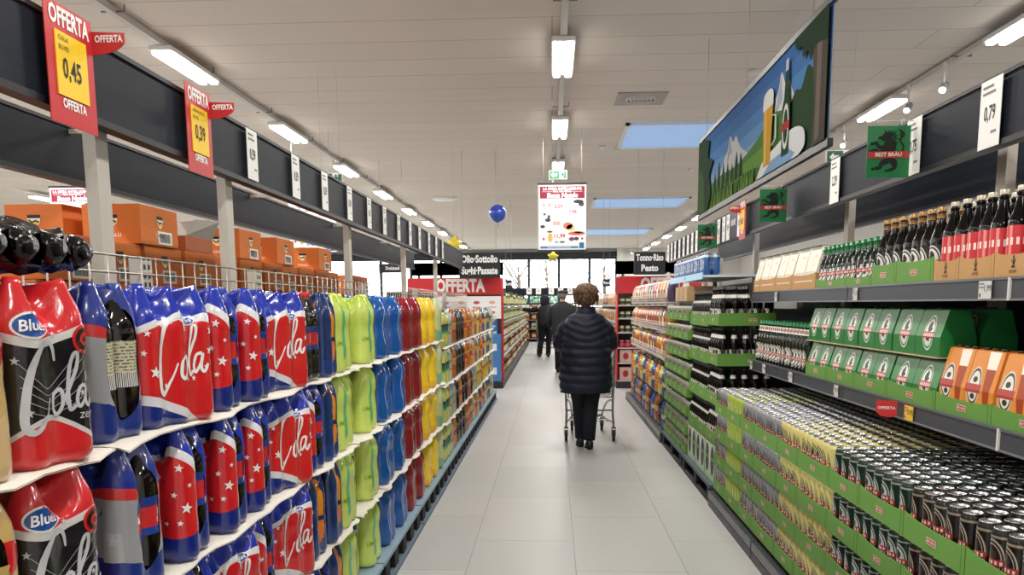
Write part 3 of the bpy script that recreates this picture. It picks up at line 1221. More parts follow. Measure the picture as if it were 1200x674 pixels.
STARS = [(.112, .235, .011), (.098, .17, .0085), (.125, .135, .015), (.108, .10, .008), (.06, .215, .009), (.02, .125, .010), (-.02, .22, .008), (-.06, .16, .010), (-.1, .11, .009), (.075, .1, .007), (.135, .19, .007)]
REDFILM = film_mat('red_blue_film', (204, 32, 37), [(.268, 6, 0, .07, (228, 228, 230), True), (.292, 4.5, 0, .065, (26, 50, 168), True), (.062, -3, 0, .10, (22, 40, 122), False)])
SIDEFILM = film_mat('red_script_film', (204, 32, 37), [(.25, 1.3, 0, .02, (228, 228, 230), True), (.27, 1.3, 0, .03, (26, 50, 168), True), (.085, 1.2, 0, -.2, (214, 214, 218), False), (.062, 1.2, 0, -.2, (22, 40, 122), False)])
GREYFILM = film_mat('grey_blue_film', (150, 152, 155), [(.215, .012, 14, 1.0, (196, 44, 48), True), (.24, .012, 14, 1.0, (22, 44, 132), True), (.085, .014, 20, .6, (24, 46, 124), False)], rough=.3)
BLACKFILM = film_mat('red_black_film', (28, 27, 29), [(.222, .012, 26, .3, (210, 208, 205), True), (.238, .012, 26, .3, (206, 40, 46), True), (.066, .026, 24, 3.5, (200, 200, 198), False), (.056, .026, 24, 3.5, (204, 40, 44), False)])
GOLDFILM = film_mat('gold_red_film', (196, 164, 104), [(.20, .03, 20, .6, (196, 30, 38), True), (.26, .02, 16, .2, (190, 160, 98), True), (.10, .02, 18, 2, (206, 176, 130), False)])
NAVYFILM = film_mat('navy_film', (20, 46, 100), [(.08, .014, 18, 2.0, (26, 56, 120), False)], wr=.35)
LIMEFILM = film_mat('lime_film', (198, 218, 104), [(.08, .02, 9, .4, (206, 224, 110), False), (.285, .02, 16, 1.0, (188, 214, 70), True)], rough=.26)
BLUEFILM = film_mat('blue_film', (10, 84, 164), [(.30, .01, 18, 1, (16, 96, 178), True)])
MAROON = film_mat('maroon_film', (136, 22, 34), [(.28, .012, 16, 0, (156, 30, 42), True)])
YELLOWF = film_mat('yellow_film', (246, 208, 40), [(.05, .012, 18, 1, (238, 180, 40), False)], rough=.28)
OLIVEF = film_mat('olive_film', (196, 202, 132), [(.2, .02, 25, .5, (206, 212, 160), True), (.1, .02, 30, .5, (120, 176, 140), False)], rough=.28)
CLEAR = glass_mat('clear_film', (.93, .93, .92, 1), .10)

_bt = {}
def bt(kind):
    if kind not in _bt:
        _bt[kind] = {'cola': lambda: bottle_parts(COLA, L_COLA, CAPB), 'cola_back': lambda: bottle_parts(COLA, L_BACK, CAPB, (.105, .205)),
                     'cola_red': lambda: bottle_parts(COLA, L_COLA, CAPR), 'orange': lambda: bottle_parts(ORANGE, L_ORANGE, CAPB, (.07, .15)),
                     'gold': lambda: bottle_parts(COLA, label_mat('gold_label', (196, 36, 40), (190, 160, 96), (190, 160, 96), (230, 210, 170), .115, .2), CAPR),
                     'lime': lambda: bottle_parts(LEMON, label_mat('lime_label', (40, 120, 80), (24, 44, 100), (120, 190, 110), (235, 240, 220), .115, .2), CAPG),
                     'dark': lambda: bottle_parts(COLA, label_mat('dark_label', (60, 50, 70), (120, 116, 124), (40, 34, 46), (150, 60, 60), .115, .2), M((60, 56, 60), .3)),
                     'peach': lambda: bottle_parts(TEA, label_mat('peach_label', (226, 150, 70), (224, 190, 90), (180, 60, 40), (240, 226, 190), .115, .2), M((214, 110, 50), .3)),
                     'orangeade': lambda: bottle_parts(ORANGE, label_mat('orangeade_label', (200, 60, 44), (240, 160, 60), (236, 140, 50), (250, 230, 190), .1, .2), M((226, 120, 40), .3), (.1, .2)),
                     'clear': lambda: bottle_parts(CLEARW, label_mat('clear_label', (190, 190, 170), (150, 170, 130), (206, 120, 90), (240, 240, 230), .1, .2), CAPW, (.1, .2)),
                     'blueade': lambda: bottle_parts(liquid((40, 96, 170), 'blue_bottle'), label_mat('blue_label', (214, 180, 70), (30, 80, 160), (30, 80, 160), (240, 240, 230), .1, .2), M((40, 90, 170), .3), (.1, .2)),
                     'yellowade': lambda: bottle_parts(LEMON, label_mat('yellow_label', (236, 200, 50), (200, 60, 50), (236, 190, 50), (40, 40, 60), .1, .2), M((236, 200, 50), .3), (.1, .2))}[kind]()
    return _bt[kind]


D = .09
def pack_spec(name, cat, filmmat, kind, decor=None, nx=3, d=None, ny=2, holes=(1,), seed=1, show='end', clear=False, az=.36, ax=.040):
    f = Film(nx, ny, d or D, PH, seed, 0.0 if kind else .06)
    b = MB()
    f.shell(b, filmmat, holes if not clear else (), az=az, ax=ax)
    if decor: decor(f, b)
    sleeve = b.mesh('shrink_film')
    parts = [('shrink_film', sleeve, (0, 0, 0))]
    if kind:
        nm, me, subs = bt(kind)
        xs = [(nx - 1) * D / 2] if show == 'end' else [-(nx - 1) * D / 2]
        pos = [(x, (j - (ny - 1) / 2) * D) for x in xs for j in range(ny)]
        if show == 'side': pos += [(-(nx - 1) * D / 2 + i * D, -(ny - 1) * D / 2) for i in range(1, nx)]
        if show == 'both': pos = [((nx - 1) * D / 2, (j - (ny - 1) / 2) * D) for j in range(ny)] + [((nx - 1) * D / 2 - i * D, -(ny - 1) * D / 2) for i in range(1, nx)]
        for x, y in pos:
            parts.append((nm, me, (x, y, .0035), [(a, m2, (0, 0, 0)) for a, m2 in subs]))
    return Spec(name, cat, None, parts)


def dec_red_end(f, b):
    for u, z, r in STARS: f.decal(b, [star(u, z, r, .2)], WHITE_P)
    f.text(b, 'Blues', WHITE_P, .095, .275, .03, .01, .2, -.3)


def dec_red_side(f, b):
    f.decal(b, cola_script(.0, .165, .19), WHITE_P, .002)
    logo_blues(f, b, .03, .258, .034)
    for u, z, r in [(-.115, .22, .009), (-.10, .13, .015), (-.06, .24, .008), (-.085, .095, .008), (-.055, .095, .008), (.05, .105, .008), (.09, .13, .008), (.11, .22, .013), (.105, .17, .012), (.02, .105, .007), (-.125, .175, .008)]:
        f.decal(b, [star(u, z, r, .2)], WHITE_P)


def dec_grey(f, b):
    for u, z, r in [(.07, .2, .011), (.10, .135, .014), (.04, .12, .008)]: f.decal(b, [star(u, z, r, .1)], SILV)
    f.decal(b, [[(.075, .09), (.12, .088), (.118, .15), (.08, .155)]], M((172, 174, 176), .25, 0, .5))


def dec_black_front(f, b):
    u1 = f.u1
    f.decal(b, cola_script(u1 - .008, .138, .158, .3), SILV, .0022)
    logo_blues(f, b, u1 - .048, .25, .036)
    f.decal(b, [ellipse(u1 + .062, .222, .026, .026, 20)], RED_P, .0014)
    f.decal(b, [ellipse(u1 + .062, .222, .02, .02, 18)], BLACK_P, .002)
    f.decal(b, [ellipse(u1 + .062, .222, .012, .012, 14)], RED_P, .0026)
    f.decal(b, [ellipse(u1 + .062, .222, .006, .006, 10)], BLACK_P, .003)
    f.text(b, 'zero', SILV, u1 + .06, .085, .024, 0, .2)
    for u, z, r in [(.0, .235, .008), (.09, .19, .010), (.075, .155, .0135), (-.07, .1, .009), (-.045, .085, .008), (.02, .11, .008), (.05, .125, .007), (-.085, .19, .008)]:
        f.decal(b, [star(u1 + u, z, r, .1)], SILV)
    for k in range(5):
        L = spline([(u1 - .08, .105 + .02 * k), (u1 - .02, .09 + .012 * k), (u1 + .05, .12 + .02 * k), (u1 + .085, .2 + .006 * k)], 8)
        f.decal(b, ribbon(L, .0004), SILV, .0016)


def dec_lime(f, b):
    G = M((84, 186, 130), .25, 0, .4)
    for e in (-1, 1):
        u = f.u1 - .0 + e * .075
        f.decal(b, [[(u - .012, .05), (u + .014, .07), (u + .016, .24), (u + .004, .30), (u - .01, .24)]], G)
    f.text(b, 'LIMA', M((120, 160, 50), .3), .11, .12, .026, .01, .15)


def dec_lime_logo(f, b):
    f.decal(b, [[(f.u1 - .052, .17), (f.u1 - .03, .15), (f.u1 + .01, .12), (f.u1 + .045, .18), (f.u1 + .05, .245), (f.u1 + .02, .262), (f.u1 - .03, .25)]], NAVY_P)
    f.text(b, 'Lindo', WHITE_P, f.u1, .215, .036, .02, .2, .15, .0024)
    G = M((84, 186, 130), .25, 0, .4)
    f.decal(b, [[(f.u1 - .09, .2), (f.u1 - .055, .22), (f.u1 - .05, .29), (f.u1 - .085, .28)]], G)


def dec_blue(f, b):
    u1 = f.u1
    f.decal(b, ribbon([(u1 - .07 + .022 * math.cos(a), .16 + .09 * math.sin(a)) for a in [-1.4 + 2.8 * k / 14 + PI for k in range(15)]], .0012), WHITE_P)
    f.decal(b, ribbon([(u1 + .05 + .02 * math.cos(a), .18 + .07 * math.sin(a)) for a in [-1.4 + 2.8 * k / 14 for k in range(15)]], .001), WHITE_P)
    f.text(b, 'tonica', M((80, 140, 210), .25), u1 - .01, .1, .026, 0, .2)


def dec_yellow(f, b):
    u1 = f.u1
    f.decal(b, ribbon([(u1 - .03 + .02 * math.cos(a), .17 + .06 * math.sin(a)) for a in [-1.2 + 2.4 * k / 10 for k in range(11)]], .005), M((70, 60, 30), .3))
    f.decal(b, [star(u1 - .03, .14, .02, .3)], BLACK_P)
    f.decal(b, [ellipse(u1 + .02, .09, .035, .03, 16)], M((240, 160, 40), .3))


PK = 'bottle pack'
SP = {
    'gold': pack_spec('cola_pack', PK, GOLDFILM, 'gold', None, seed=2),
    'black': pack_spec('cola_pack', PK, BLACKFILM, None, dec_black_front, holes=(), seed=3),
    'grey': pack_spec('cola_pack', PK, GREYFILM, 'cola_back', dec_grey, seed=4, ax=.06, az=.38),
    'grey2': pack_spec('cola_pack', PK, GREYFILM, 'cola', dec_grey, seed=5, ax=.05),
    'red': pack_spec('cola_pack', PK, REDFILM, 'cola', dec_red_end, seed=6),
    'side': pack_spec('cola_pack', PK, SIDEFILM, 'cola', dec_red_side, holes=(-1,), show='cside', seed=7),
    'open': pack_spec('cola_pack', PK, CLEAR, 'cola_red', None, clear=True, seed=8),
    'navy': pack_spec('orangeade_pack', PK, NAVYFILM, 'orange', None, seed=9),
    'lime': pack_spec('lime_drink_pack', PK, LIMEFILM, None, dec_lime, 2, .12, holes=(), seed=10),
    'limelogo': pack_spec('lime_drink_pack', PK, LIMEFILM, None, dec_lime_logo, 2, .11, holes=(), seed=11),
    'blue': pack_spec('tonic_pack', PK, BLUEFILM, None, dec_blue, 2, .125, holes=(), seed=12),
    'maroon': pack_spec('red_drink_pack', PK, MAROON, None, None, 2, .12, holes=(), seed=13),
    'yellow': pack_spec('yellow_drink_pack', PK, YELLOWF, None, dec_yellow, 2, .12, holes=(), seed=14),
    'olive': pack_spec('soft_drink_pack', PK, OLIVEF, 'clear', None, seed=15),
}
for k in ('dark', 'peach', 'orangeade', 'clear', 'blueade', 'yellowade', 'lime'):
    SP['c_' + k] = pack_spec('soft_drink_pack', PK, CLEAR, k, None, clear=True, show='both', seed=20 + len(k))
DESC = {'gold': 'gold and red cola pack', 'black': 'red and black zero cola pack with big pale script', 'grey': 'grey and blue cola pack showing bottle back labels', 'grey2': 'grey and blue cola pack showing two cola bottles',
        'red': 'red, white and blue cola pack with oval opening', 'side': 'red cola pack turned to show its white script', 'open': 'clear-wrapped cola pack with red bottle caps', 'navy': 'dark blue pack of orange soda bottles',
        'lime': 'lime green drink pack', 'limelogo': 'lime green drink pack with dark blue badge', 'blue': 'plain glossy blue tonic pack', 'maroon': 'glossy dark red drink pack', 'yellow': 'yellow drink pack with dark mark', 'olive': 'pale olive drink pack',
        'c_dark': 'clear-wrapped pack of dark bottles', 'c_peach': 'clear-wrapped pack of amber tea bottles', 'c_orangeade': 'clear-wrapped pack of orangeade bottles', 'c_clear': 'clear-wrapped pack of pale bottles',
        'c_blueade': 'clear-wrapped pack of blue bottles', 'c_yellowade': 'clear-wrapped pack of yellow bottles', 'c_lime': 'clear-wrapped pack of lemon bottles'}
FX = -.87   # plane of the pack fronts
COLS = [('gold', 1.195, 2), ('black', 1.42, -14), ('grey', 1.675, 0), ('side', 1.93, 8), ('red', 2.18, 9), ('red', 2.41, 7), ('side', 2.72, 6), ('open', 2.99, 0), ('navy', 3.21, 5),
        ('lime', 3.46, 3), ('limelogo', 3.71, 0), ('lime', 3.96, 3), ('blue', 4.33, 3), ('blue', 4.71, 4), ('maroon', 5.07, 3), ('maroon', 5.40, 4), ('yellow', 5.75, 4), ('yellow', 6.10, 3),
        ('olive', 6.40, 3), ('c_lime', 6.66, 2), ('c_lime', 6.87, 2), ('c_clear', 7.08, 3), ('c_peach', 7.32, 0), ('c_dark', 7.58, 2), ('c_dark', 7.82, 2), ('c_dark', 8.06, 2), ('c_orangeade', 8.32, 0), ('c_peach', 8.6, 2), ('c_orangeade', 8.86, 0), ('c_clear', 9.12, 2), ('c_peach', 9.4, 0), ('c_yellowade', 9.66, 2), ('c_blueade', 9.92, 2), ('c_orangeade', 10.18, 1), ('c_blueade', 10.5, 2), ('c_yellowade', 10.8, 1), ('c_blueade', 11.1, 2), ('c_blueade', 11.4, 0), ('c_lime', 11.68, 1), ('c_clear', 11.96, 2)]
TIER = .3385
TZ = [.15 + TIER * k for k in range(4)]
TN = ['bottom', 'second', 'third', 'top']
alt = {'red': ['red', 'side', 'red', 'red'], 'grey': ['grey2', 'grey2', 'grey2', 'grey'], 'open': ['red', 'navy', 'red', 'open'], 'side': ['red', 'red', 'red', 'side'], 'c_clear': ['c_peach', 'c_clear', 'c_orangeade', 'c_clear'], 'c_peach': ['c_orangeade', 'c_clear', 'c_peach', 'c_peach'],
       'c_orangeade': ['c_peach', 'c_dark', 'c_orangeade', 'c_orangeade'], 'c_dark': ['c_dark', 'c_orangeade', 'c_dark', 'c_dark'], 'limelogo': ['limelogo'] * 4, 'c_blueade': ['c_blueade', 'c_yellowade', 'c_blueade', 'c_blueade'], 'c_yellowade': ['c_peach', 'c_blueade', 'c_yellowade', 'c_yellowade']}
cnt = {}
rr = random.Random(5)
for t in (3, 2, 1, 0):
    cnt = {}
    for i, (k, y, rot) in enumerate(COLS):
        kk = k
        if k in alt and not (k == 'side' and i > 4) and (i % 2 == 0 or k == 'side' or k in ('grey', 'open', 'limelogo')): kk = alt[k][t]
        px, py = proj(FX, y + .1, TZ[t])
        if proj(FX, y + .1, TZ[t] + PH)[1] > 1100: continue
        if px < -10: continue
        depth = 3
        rz = math.radians(rot + rr.uniform(-2, 2))
        side = kk == 'side'
        hx = .125 if kk in ('lime', 'blue', 'maroon', 'yellow', 'limelogo') else (D * 2 if side else D * 3) / 2
        x = FX - hx - rr.uniform(0, .012) - (.05 if kk == 'limelogo' else 0) - (.03 if kk == 'grey' else 0) + (.01 if kk == 'black' else 0)
        if rot > 10: x -= .01
        cnt[kk] = cnt.get(kk, 0) + 1
        lab = '%s, %s such on the %s tier' % (DESC[kk], nth(cnt[kk]), TN[t])
        far = kk.startswith('c_')
        o = SP[kk].put((x, y + rr.uniform(-.006, .006), TZ[t] - (.023 * t if far else 0)), rz + (PI / 2 if side else 0) - (math.radians(22) if side else 0), lab, 'bottle packs on the %s tier of the cola wall' % TN[t])
        if far: o.scale = (1, 1, .93)

# white card sheets between the tiers
CARD = M((224, 219, 208), .7, var=.03)
Y0 = .95
segs = [(1.0, 1.57), (1.58, 2.80), (2.82, 3.56), (3.58, 4.13), (4.15, 5.22), (5.24, 6.53), (6.54, 6.765), (6.775, 7.5), (7.52, 8.7), (8.72, 10.0), (10.02, 12.1)]
for t in range(3):
    for i, (a, c) in enumerate(segs):
        z = TZ[t + 1] - .0045 - (.023 * (t + 1) if a > 6.5 else 0)
        if proj(FX, c, z)[1] > 1100: continue
        b = MB()
        n = 14
        rs = random.Random(t * 31 + i)
        top, bot = [], []
        xs = [-1.15, FX - .04, FX - .014, FX + .002]
        ph, ph2 = rs.random() * 6, rs.random() * 6
        vs, fs = [], []
        for s in (0, 1):
            for k in range(n + 1):
                y = a + (c - a) * k / n
                e = .008 * math.sin(ph + k * .9) + .007 * math.sin(ph2 + k * 2.1)
                dr = .005 + .005 * math.sin(ph2 + k * 1.1)
                for j, x in enumerate(xs):
                    vs.append((x + (e * (j - 1) / 2 if j > 1 else 0), y, z + (.0 if s else .003) - (dr * ((j - 1) / 2) ** 2 if j > 1 else 0)))
        m = len(xs)
        for k in range(n):
            for j in range(m - 1):
                q = k * m + j
                fs.append((q, q + 1, q + m + 1, q + m))
                o = (n + 1) * m
                fs.append((o + q, o + q + m, o + q + m + 1, o + q + 1))
        b.add(vs, fs, CARD, None, True)
        b.build('card_sheet', label='white card sheet under the %s tier of packs, %s along' % (TN[t + 1], nth(i + 1)), cat='card sheet', group='card sheets between the bottle tiers')

# pallets under the packs
PBL, PBD = M((126, 150, 164), .6, var=.06), M((86, 104, 120), .6, var=.06)
b = MB()
b.box((-.33, 0, .122), (.0, 1.18, .146), PBL, bev=.003)
deck = b.mesh('deck')
bl = MB(); bl.box((-.14, -.05, .025), (0, .05, .122), M((24, 24, 26), .8)); blm = bl.mesh('block')
b = MB(); b.box((-.16, 0, 0), (.012, 1.18, .024), PBD, bev=.003); rail = b.mesh('bottom_board')
b = MB(); b.box((-.22, 0, .02), (-.2, 1.18, .122), M((20, 20, 22), .8)); inn = b.mesh('gap_shade')  # near-black sheet across the gap under the deck, its shade put into the colour
pal = Spec('pallet', 'pallet', None, [('deck', deck, (0, 0, 0)), ('bottom_board', rail, (0, 0, 0)), ('gap_shade', inn, (0, 0, 0))] + [('block', blm, (-.004, y, 0)) for y in (.1, .34, .59, .84, 1.08)])
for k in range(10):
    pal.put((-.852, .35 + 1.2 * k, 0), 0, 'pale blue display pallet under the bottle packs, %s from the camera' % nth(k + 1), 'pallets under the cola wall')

# black-wrapped bundle lying on the packs
b = MB()
rb = random.Random(4)
BW = N('black_wrap')
BW.bump(BW.noise(BW.obj(), 22, 3, .6), .45, .02)
BWM = BW.fin(col((6, 6, 6)),  .2, coat=0.0, spec=.35)
rings = []
for k in range(19):
    x = -.935 - .28 * k / 18
    ring = []
    for j in range(40):
        a = 2 * PI * j / 40
        cx, cy = math.cos(a), math.sin(a)
        s = .19 * (1 if k not in (0, 18) else .72)
        yy = s * math.copysign(abs(cx) ** .7, cx)
        h = .042 * (1 + .16 * math.cos(yy / .19 * PI * 2.5)) * (1 if k not in (0, 18) else .6)
        zz = h * math.copysign(abs(cy) ** .6, cy)
        ring.append((x + rb.uniform(-.006, .006), 1.42 + yy + rb.uniform(-.008, .008), zz + rb.uniform(-.006, .006)))
    rings.append(ring)
b.loft(rings, BWM)
for k in range(4):
    b2 = None
o = b.build('wrapped_bundle', None, (0, 0, 1.553), label='black shrink-wrapped bundle of bottles lying on top of the nearest packs', cat='bottle pack')
b = MB()
for k in range(4):
    y = 1.30 + .085 * k
    b.tube([(-.93, y, -.002), (-.91, y + .01, 0), (-.90, y + .01, 0)], [.036, .026, .014], BWM, seg=12)
b.build('bottle_necks', o)

# ------------------------------------------------------------------ cartons on the shelf behind
def carton_mat(h):
    n = N('carton')
    o = n.obj()
    f = n.noise(n.scaled(o, 2, 2, 9), 7, 3)
    c = n.mix(n.math('MULTIPLY', f, .5), col(h), col(tuple(int(v * .8) for v in h)))
    return n.fin(c, .65)


OC, OD = carton_mat((226, 124, 50)), carton_mat((176, 96, 54))


def carton(L, Wd, Hh, m, text='TARALLI'):
    """right face (+X) long side L along Y, front face (-Y) width Wd; origin at the near right bottom corner"""
    b = MB()
    b.box((-Wd, 0, 0), (0, L, Hh), m, bev=.004)
    seam = M((190, 100, 40), .5)
    b.box((-Wd / 2 - .02, .004, Hh - .001), (-Wd / 2 + .02, L - .004, Hh + .0012), seam)
    body = b.mesh('box')
    e1, e2 = MB(), MB()
    K, Yl, Wm = M((30, 28, 22), .5), M((236, 206, 60), .5), M((245, 244, 238), .5)
    for e, mtx, w in ((e1, FACING(-Wd / 2, -.0012, Hh * .56), Wd), (e2, frame((.0012, L * .5, Hh * .60), (0, 1, 0), (0, 0, 1)), L)):
        s = Hh * .17
        e.poly([(-s, s * .5), (s, s * .5), (s, s), (-s, s)], K, mtx)
        e.poly([(-s, s * .5), (-s * .9, -s * .2), (-s * .2, -s * .8), (s * .2, -s * .8), (s * .9, -s * .2), (s, s * .5)], Wm, mtx)
        e.poly([(-s * .9, s * .1), (-s * .5, -s * .45), (s * .5, -s * .45), (s * .9, s * .1)], Yl, mtx @ Matrix.Translation((0, 0, .0005)))
        for q in ribbon([(-s * .8, s * .3), (-s * .3, -s * .1), (s * .3, s * .15), (s * .8, -s * .1)], s * .12): e.poly(q, K, mtx @ Matrix.Translation((0, 0, .001)))
        e.text(text, Wm, mtx @ Matrix.Translation((0, -Hh * .34, 0)), Hh * .13, .02)
    e = MB()
    mt = frame((.0012, L * .62, Hh * .22), (0, 1, 0), (0, 0, 1))
    e.poly([(-.07, -.03), (.07, -.03), (.07, .03), (-.07, .03)], Wm, mt)
    for k in range(22):
        x = -.055 + .005 * k
        e.poly([(x, -.02), (x + .0015 + .0012 * (k * 7 % 3), -.02), (x + .0015 + .0012 * (k * 7 % 3), .022), (x, .022)], K, mt @ Matrix.Translation((0, 0, .0006)))
    return body, e1.mesh('front_print'), e2.mesh('side_print'), e.mesh('barcode')


BXX = -1.86
cb1 = carton(.37, .27, .178, OC)
cb2 = carton(.37, .27, .178, OD)
sc1 = Spec('carton', 'carton', None, [('box', cb1[0], (0, 0, 0)), ('front_print', cb1[1], (0, 0, 0)), ('side_print', cb1[2], (0, 0, 0)), ('barcode', cb1[3], (0, 0, 0))])
ybx = ysolve(163, BXX, 1.9)
kk = 0
for lay in range(2):
    for k in range(-2, 15):
        y = ybx + .02 + .385 * k + (.03 if lay else 0)
        if proj(BXX, y, 1.5)[0] < -40: continue
        if lay == 1 and k in (9, 12, 13, 14): continue
        sc1.put((BXX - .012 * ((k * 5 + lay) % 3), y, 1.369 + .18 * lay), 0, 'orange biscuit carton behind the cola wall, %s along the %s layer' % (nth(k + 3), ['bottom', 'middle'][lay]), 'biscuit cartons behind the cola wall')
sc1.put((BXX, ybx, 1.73), 0, 'orange biscuit carton on the top layer, lit, with its long side marked by a barcode', 'biscuit cartons behind the cola wall')
sc1.put((BXX - .34, ybx - .03, 1.73), 0, 'orange biscuit carton topmost behind the nearest pale post, left of the barcode carton', 'biscuit cartons behind the cola wall')
for i, px in enumerate((282, 326, 375)):
    y = ysolve(px, BXX, 1.88)
    sc1.put((BXX - .01, y, 1.73 - (.0 if i != 1 else .0)), 0, 'orange carton on the top layer behind the second pale post, %s past it' % nth(i + 1), 'biscuit cartons behind the cola wall')
# opened carton with raised white flaps
y = ysolve(214, BXX, 1.8)
t = thing('open_carton', 'opened carton with raised white inner flaps beside the barcode carton', 'carton', (BXX - .01, y + .05, 1.73))
b = MB()
for a, c in (((-.27, 0, 0), (0, .004, .075)), ((-.27, .33, 0), (0, .334, .075)), ((-.004, .004, 0), (0, .33, .075)), ((-.27, .004, 0), (-.266, .33, .075)), ((-.266, .004, 0), (-.004, .33, .004))): b.box(a, c, OD)
b.build('box', t)
b = MB()
FL = M((206, 200, 192), .7)
b.add([(0, .004, .075), (0, .33, .075), (.06, .30, .17), (.03, .05, .16)], [(0, 1, 2, 3)], FL)
b.add([(-.27, .334, .075), (0, .334, .075), (-.02, .37, .19), (-.25, .37, .18)], [(0, 1, 2, 3)], FL)
b.build('flap', t)
# ------------------------------------------------------------------ the beer wall
def emblem_mat(name, base, ring, inner, mark, banner, period=None, cx=0.0, cz=.1, rx=.026, rz=.045, bh=.012, bw=1.25, bands=(), rough=.3, metal=0.0, coat=.3, cut_low=False):
    """oval badge (ring, field, dark figure, red banner) printed on UV space in metres"""
    n = N(name)
    u, v = n.uv()
    c = col(base)
    for lo, hi, cc in bands:
        m = n.math('MULTIPLY', n.math('GREATER_THAN', v, lo), n.math('LESS_THAN', v, hi))
        c = n.mix(m, c, col(cc))
    if period:
        u = n.math('SUBTRACT', n.math('PINGPONG', n.math('ADD', u, period / 2), period / 2), period / 2) if False else n.math('SUBTRACT', n.math('FLOORED_MODULO', n.math('ADD', u, period / 2), period), period / 2)
    du = n.math('DIVIDE', n.math('SUBTRACT', u, cx), rx)
    dv = n.math('DIVIDE', n.math('SUBTRACT', v, cz), rz)
    d = n.math('ADD', n.math('MULTIPLY', du, du), n.math('MULTIPLY', dv, dv))
    for lim, cc in ((1.0, ring), (.80, base), (.62, ring), (.52, inner)):
        c = n.mix(n.math('LESS_THAN', d, lim), c, col(cc))
    # upright figure, drawn as a few soft blobs cut by a sine outline
    for bx, bz, brx, brz in ((.0, .42, .26, .22), (.02, .05, .20, .30), (-.2, .2, .25, .10), (.14, -.30, .20, .16), (-.16, -.36, .14, .14), (.28, .3, .12, .2)):
        a = n.math('DIVIDE', n.math('SUBTRACT', du, bx), brx)
        e = n.math('DIVIDE', n.math('SUBTRACT', dv, bz), brz)
        q = n.math('ADD', n.math('MULTIPLY', a, a), n.math('MULTIPLY', e, e))
        c = n.mix(n.math('LESS_THAN', q, 1.0), c, col(mark))
    inb = n.math('MULTIPLY', n.math('LESS_THAN', n.math('ABSOLUTE', du), bw), n.math('LESS_THAN', n.math('ABSOLUTE', n.math('ADD', dv, .12)), bh / rz))
    c = n.mix(inb, c, col(banner))
    ltr = n.math('MULTIPLY', n.math('LESS_THAN', n.math('ABSOLUTE', du), bw * .85), n.math('LESS_THAN', n.math('ABSOLUTE', n.math('ADD', dv, .12)), bh / rz * .5))
    ltr = n.math('MULTIPLY', ltr, n.math('GREATER_THAN', n.math('SINE', n.math('MULTIPLY', du, 19.0)), -.1))
    c = n.mix(ltr, c, col((240, 225, 215)))
    return n.fin(c, rough, metal, coat)


CR = .0325
CANP = [(.021, .0), (.0255, .004), (.0322, .012), (CR, .018), (CR, .150), (.0305, .159), (.0272, .165), (.0268, .168)]
LIDM = M((214, 216, 218), .22, .9)


def can_spec(name, mat, seg=20):
    b = MB(); b.lathe(CANP, mat, seg, cap1=False, u=CR)
    l = MB(); l.lathe([(.0266, .1665), (.0276, .1685), (.0276, .1705), (.0262, .1712), (.0248, .168), (.0238, .1652), (.006, .1652), (0, .1652)], LIDM, seg, cap0=False, cap1=False)
    l.prism(ellipse(.006, 0, .011, .006, 10), .1655, .1668, M((190, 192, 196), .25, .9))
    return Spec(name, 'beer can', b.mesh('can_body'), [('lid', l.mesh('lid'), (0, 0, 0))])


RED_B = (170, 52, 52)
PER = PI * CR
CANS = {
    'black': can_spec('black_beer_can', emblem_mat('black_can', (20, 18, 17), (180, 168, 150), (30, 27, 26), (60, 52, 48), RED_B, PER, 0, .086, .040, .056, .010, 1.05, [(.145, .152, (150, 140, 120))], .3, .35)),
    'green': can_spec('green_beer_can', emblem_mat('green_can', (14, 46, 36), (186, 190, 184), (200, 204, 200), (24, 36, 30), RED_B, PER, 0, .088, .036, .052, .010, 1.1, [(.146, .152, (160, 170, 160))], .3, .35)),
    'yellow': can_spec('yellow_beer_can', emblem_mat('yellow_can', (224, 214, 138), (48, 42, 34), (170, 162, 138), (36, 32, 28), RED_B, PER, 0, .088, .036, .052, .010, 1.1, [(.0, .02, (240, 240, 220))], .3, .2)),
    'silver': can_spec('silver_beer_can', emblem_mat('silver_can', (176, 178, 184), (56, 54, 62), (150, 148, 156), (40, 38, 44), RED_B, PER, 0, .088, .036, .052, .010, 1.1, [(.0, .02, (210, 210, 212))], .28, .5)),
    'lime': can_spec('lime_beer_can', emblem_mat('lime_can', (176, 200, 84), (222, 226, 190), (206, 216, 150), (120, 150, 60), (150, 180, 80), PER, 0, .07, .022, .05, .006, .9, [(.0, .02, (200, 210, 150))], .3, .3)),
}

GTRAY = M((100, 150, 62), .62, var=.06)
GTRAYD = M((72, 108, 52), .7, var=.05)
TANB = M((190, 146, 92), .7, var=.06)
PLATE_R, PLATE_W = M((176, 66, 60), .5), M((226, 196, 180), .5)


def name_plate(b, mtx, w, text='BEST BRÄU'):
    h = w * .36
    b.poly([(-w / 2, -h / 2), (w / 2, -h / 2), (w / 2, h / 2), (-w / 2, h / 2)], PLATE_W, mtx)
    b.poly([(-w / 2 + .003, -h / 2 + .003), (w / 2 - .003, -h / 2 + .003), (w / 2 - .003, h / 2 - .003), (-w / 2 + .003, h / 2 - .003)], PLATE_R, mtx @ Matrix.Translation((0, 0, .0004)))
    b.text(text, M((246, 236, 226), .5), mtx @ Matrix.Translation((0, -h * .02, .0008)), w * .175, .015)


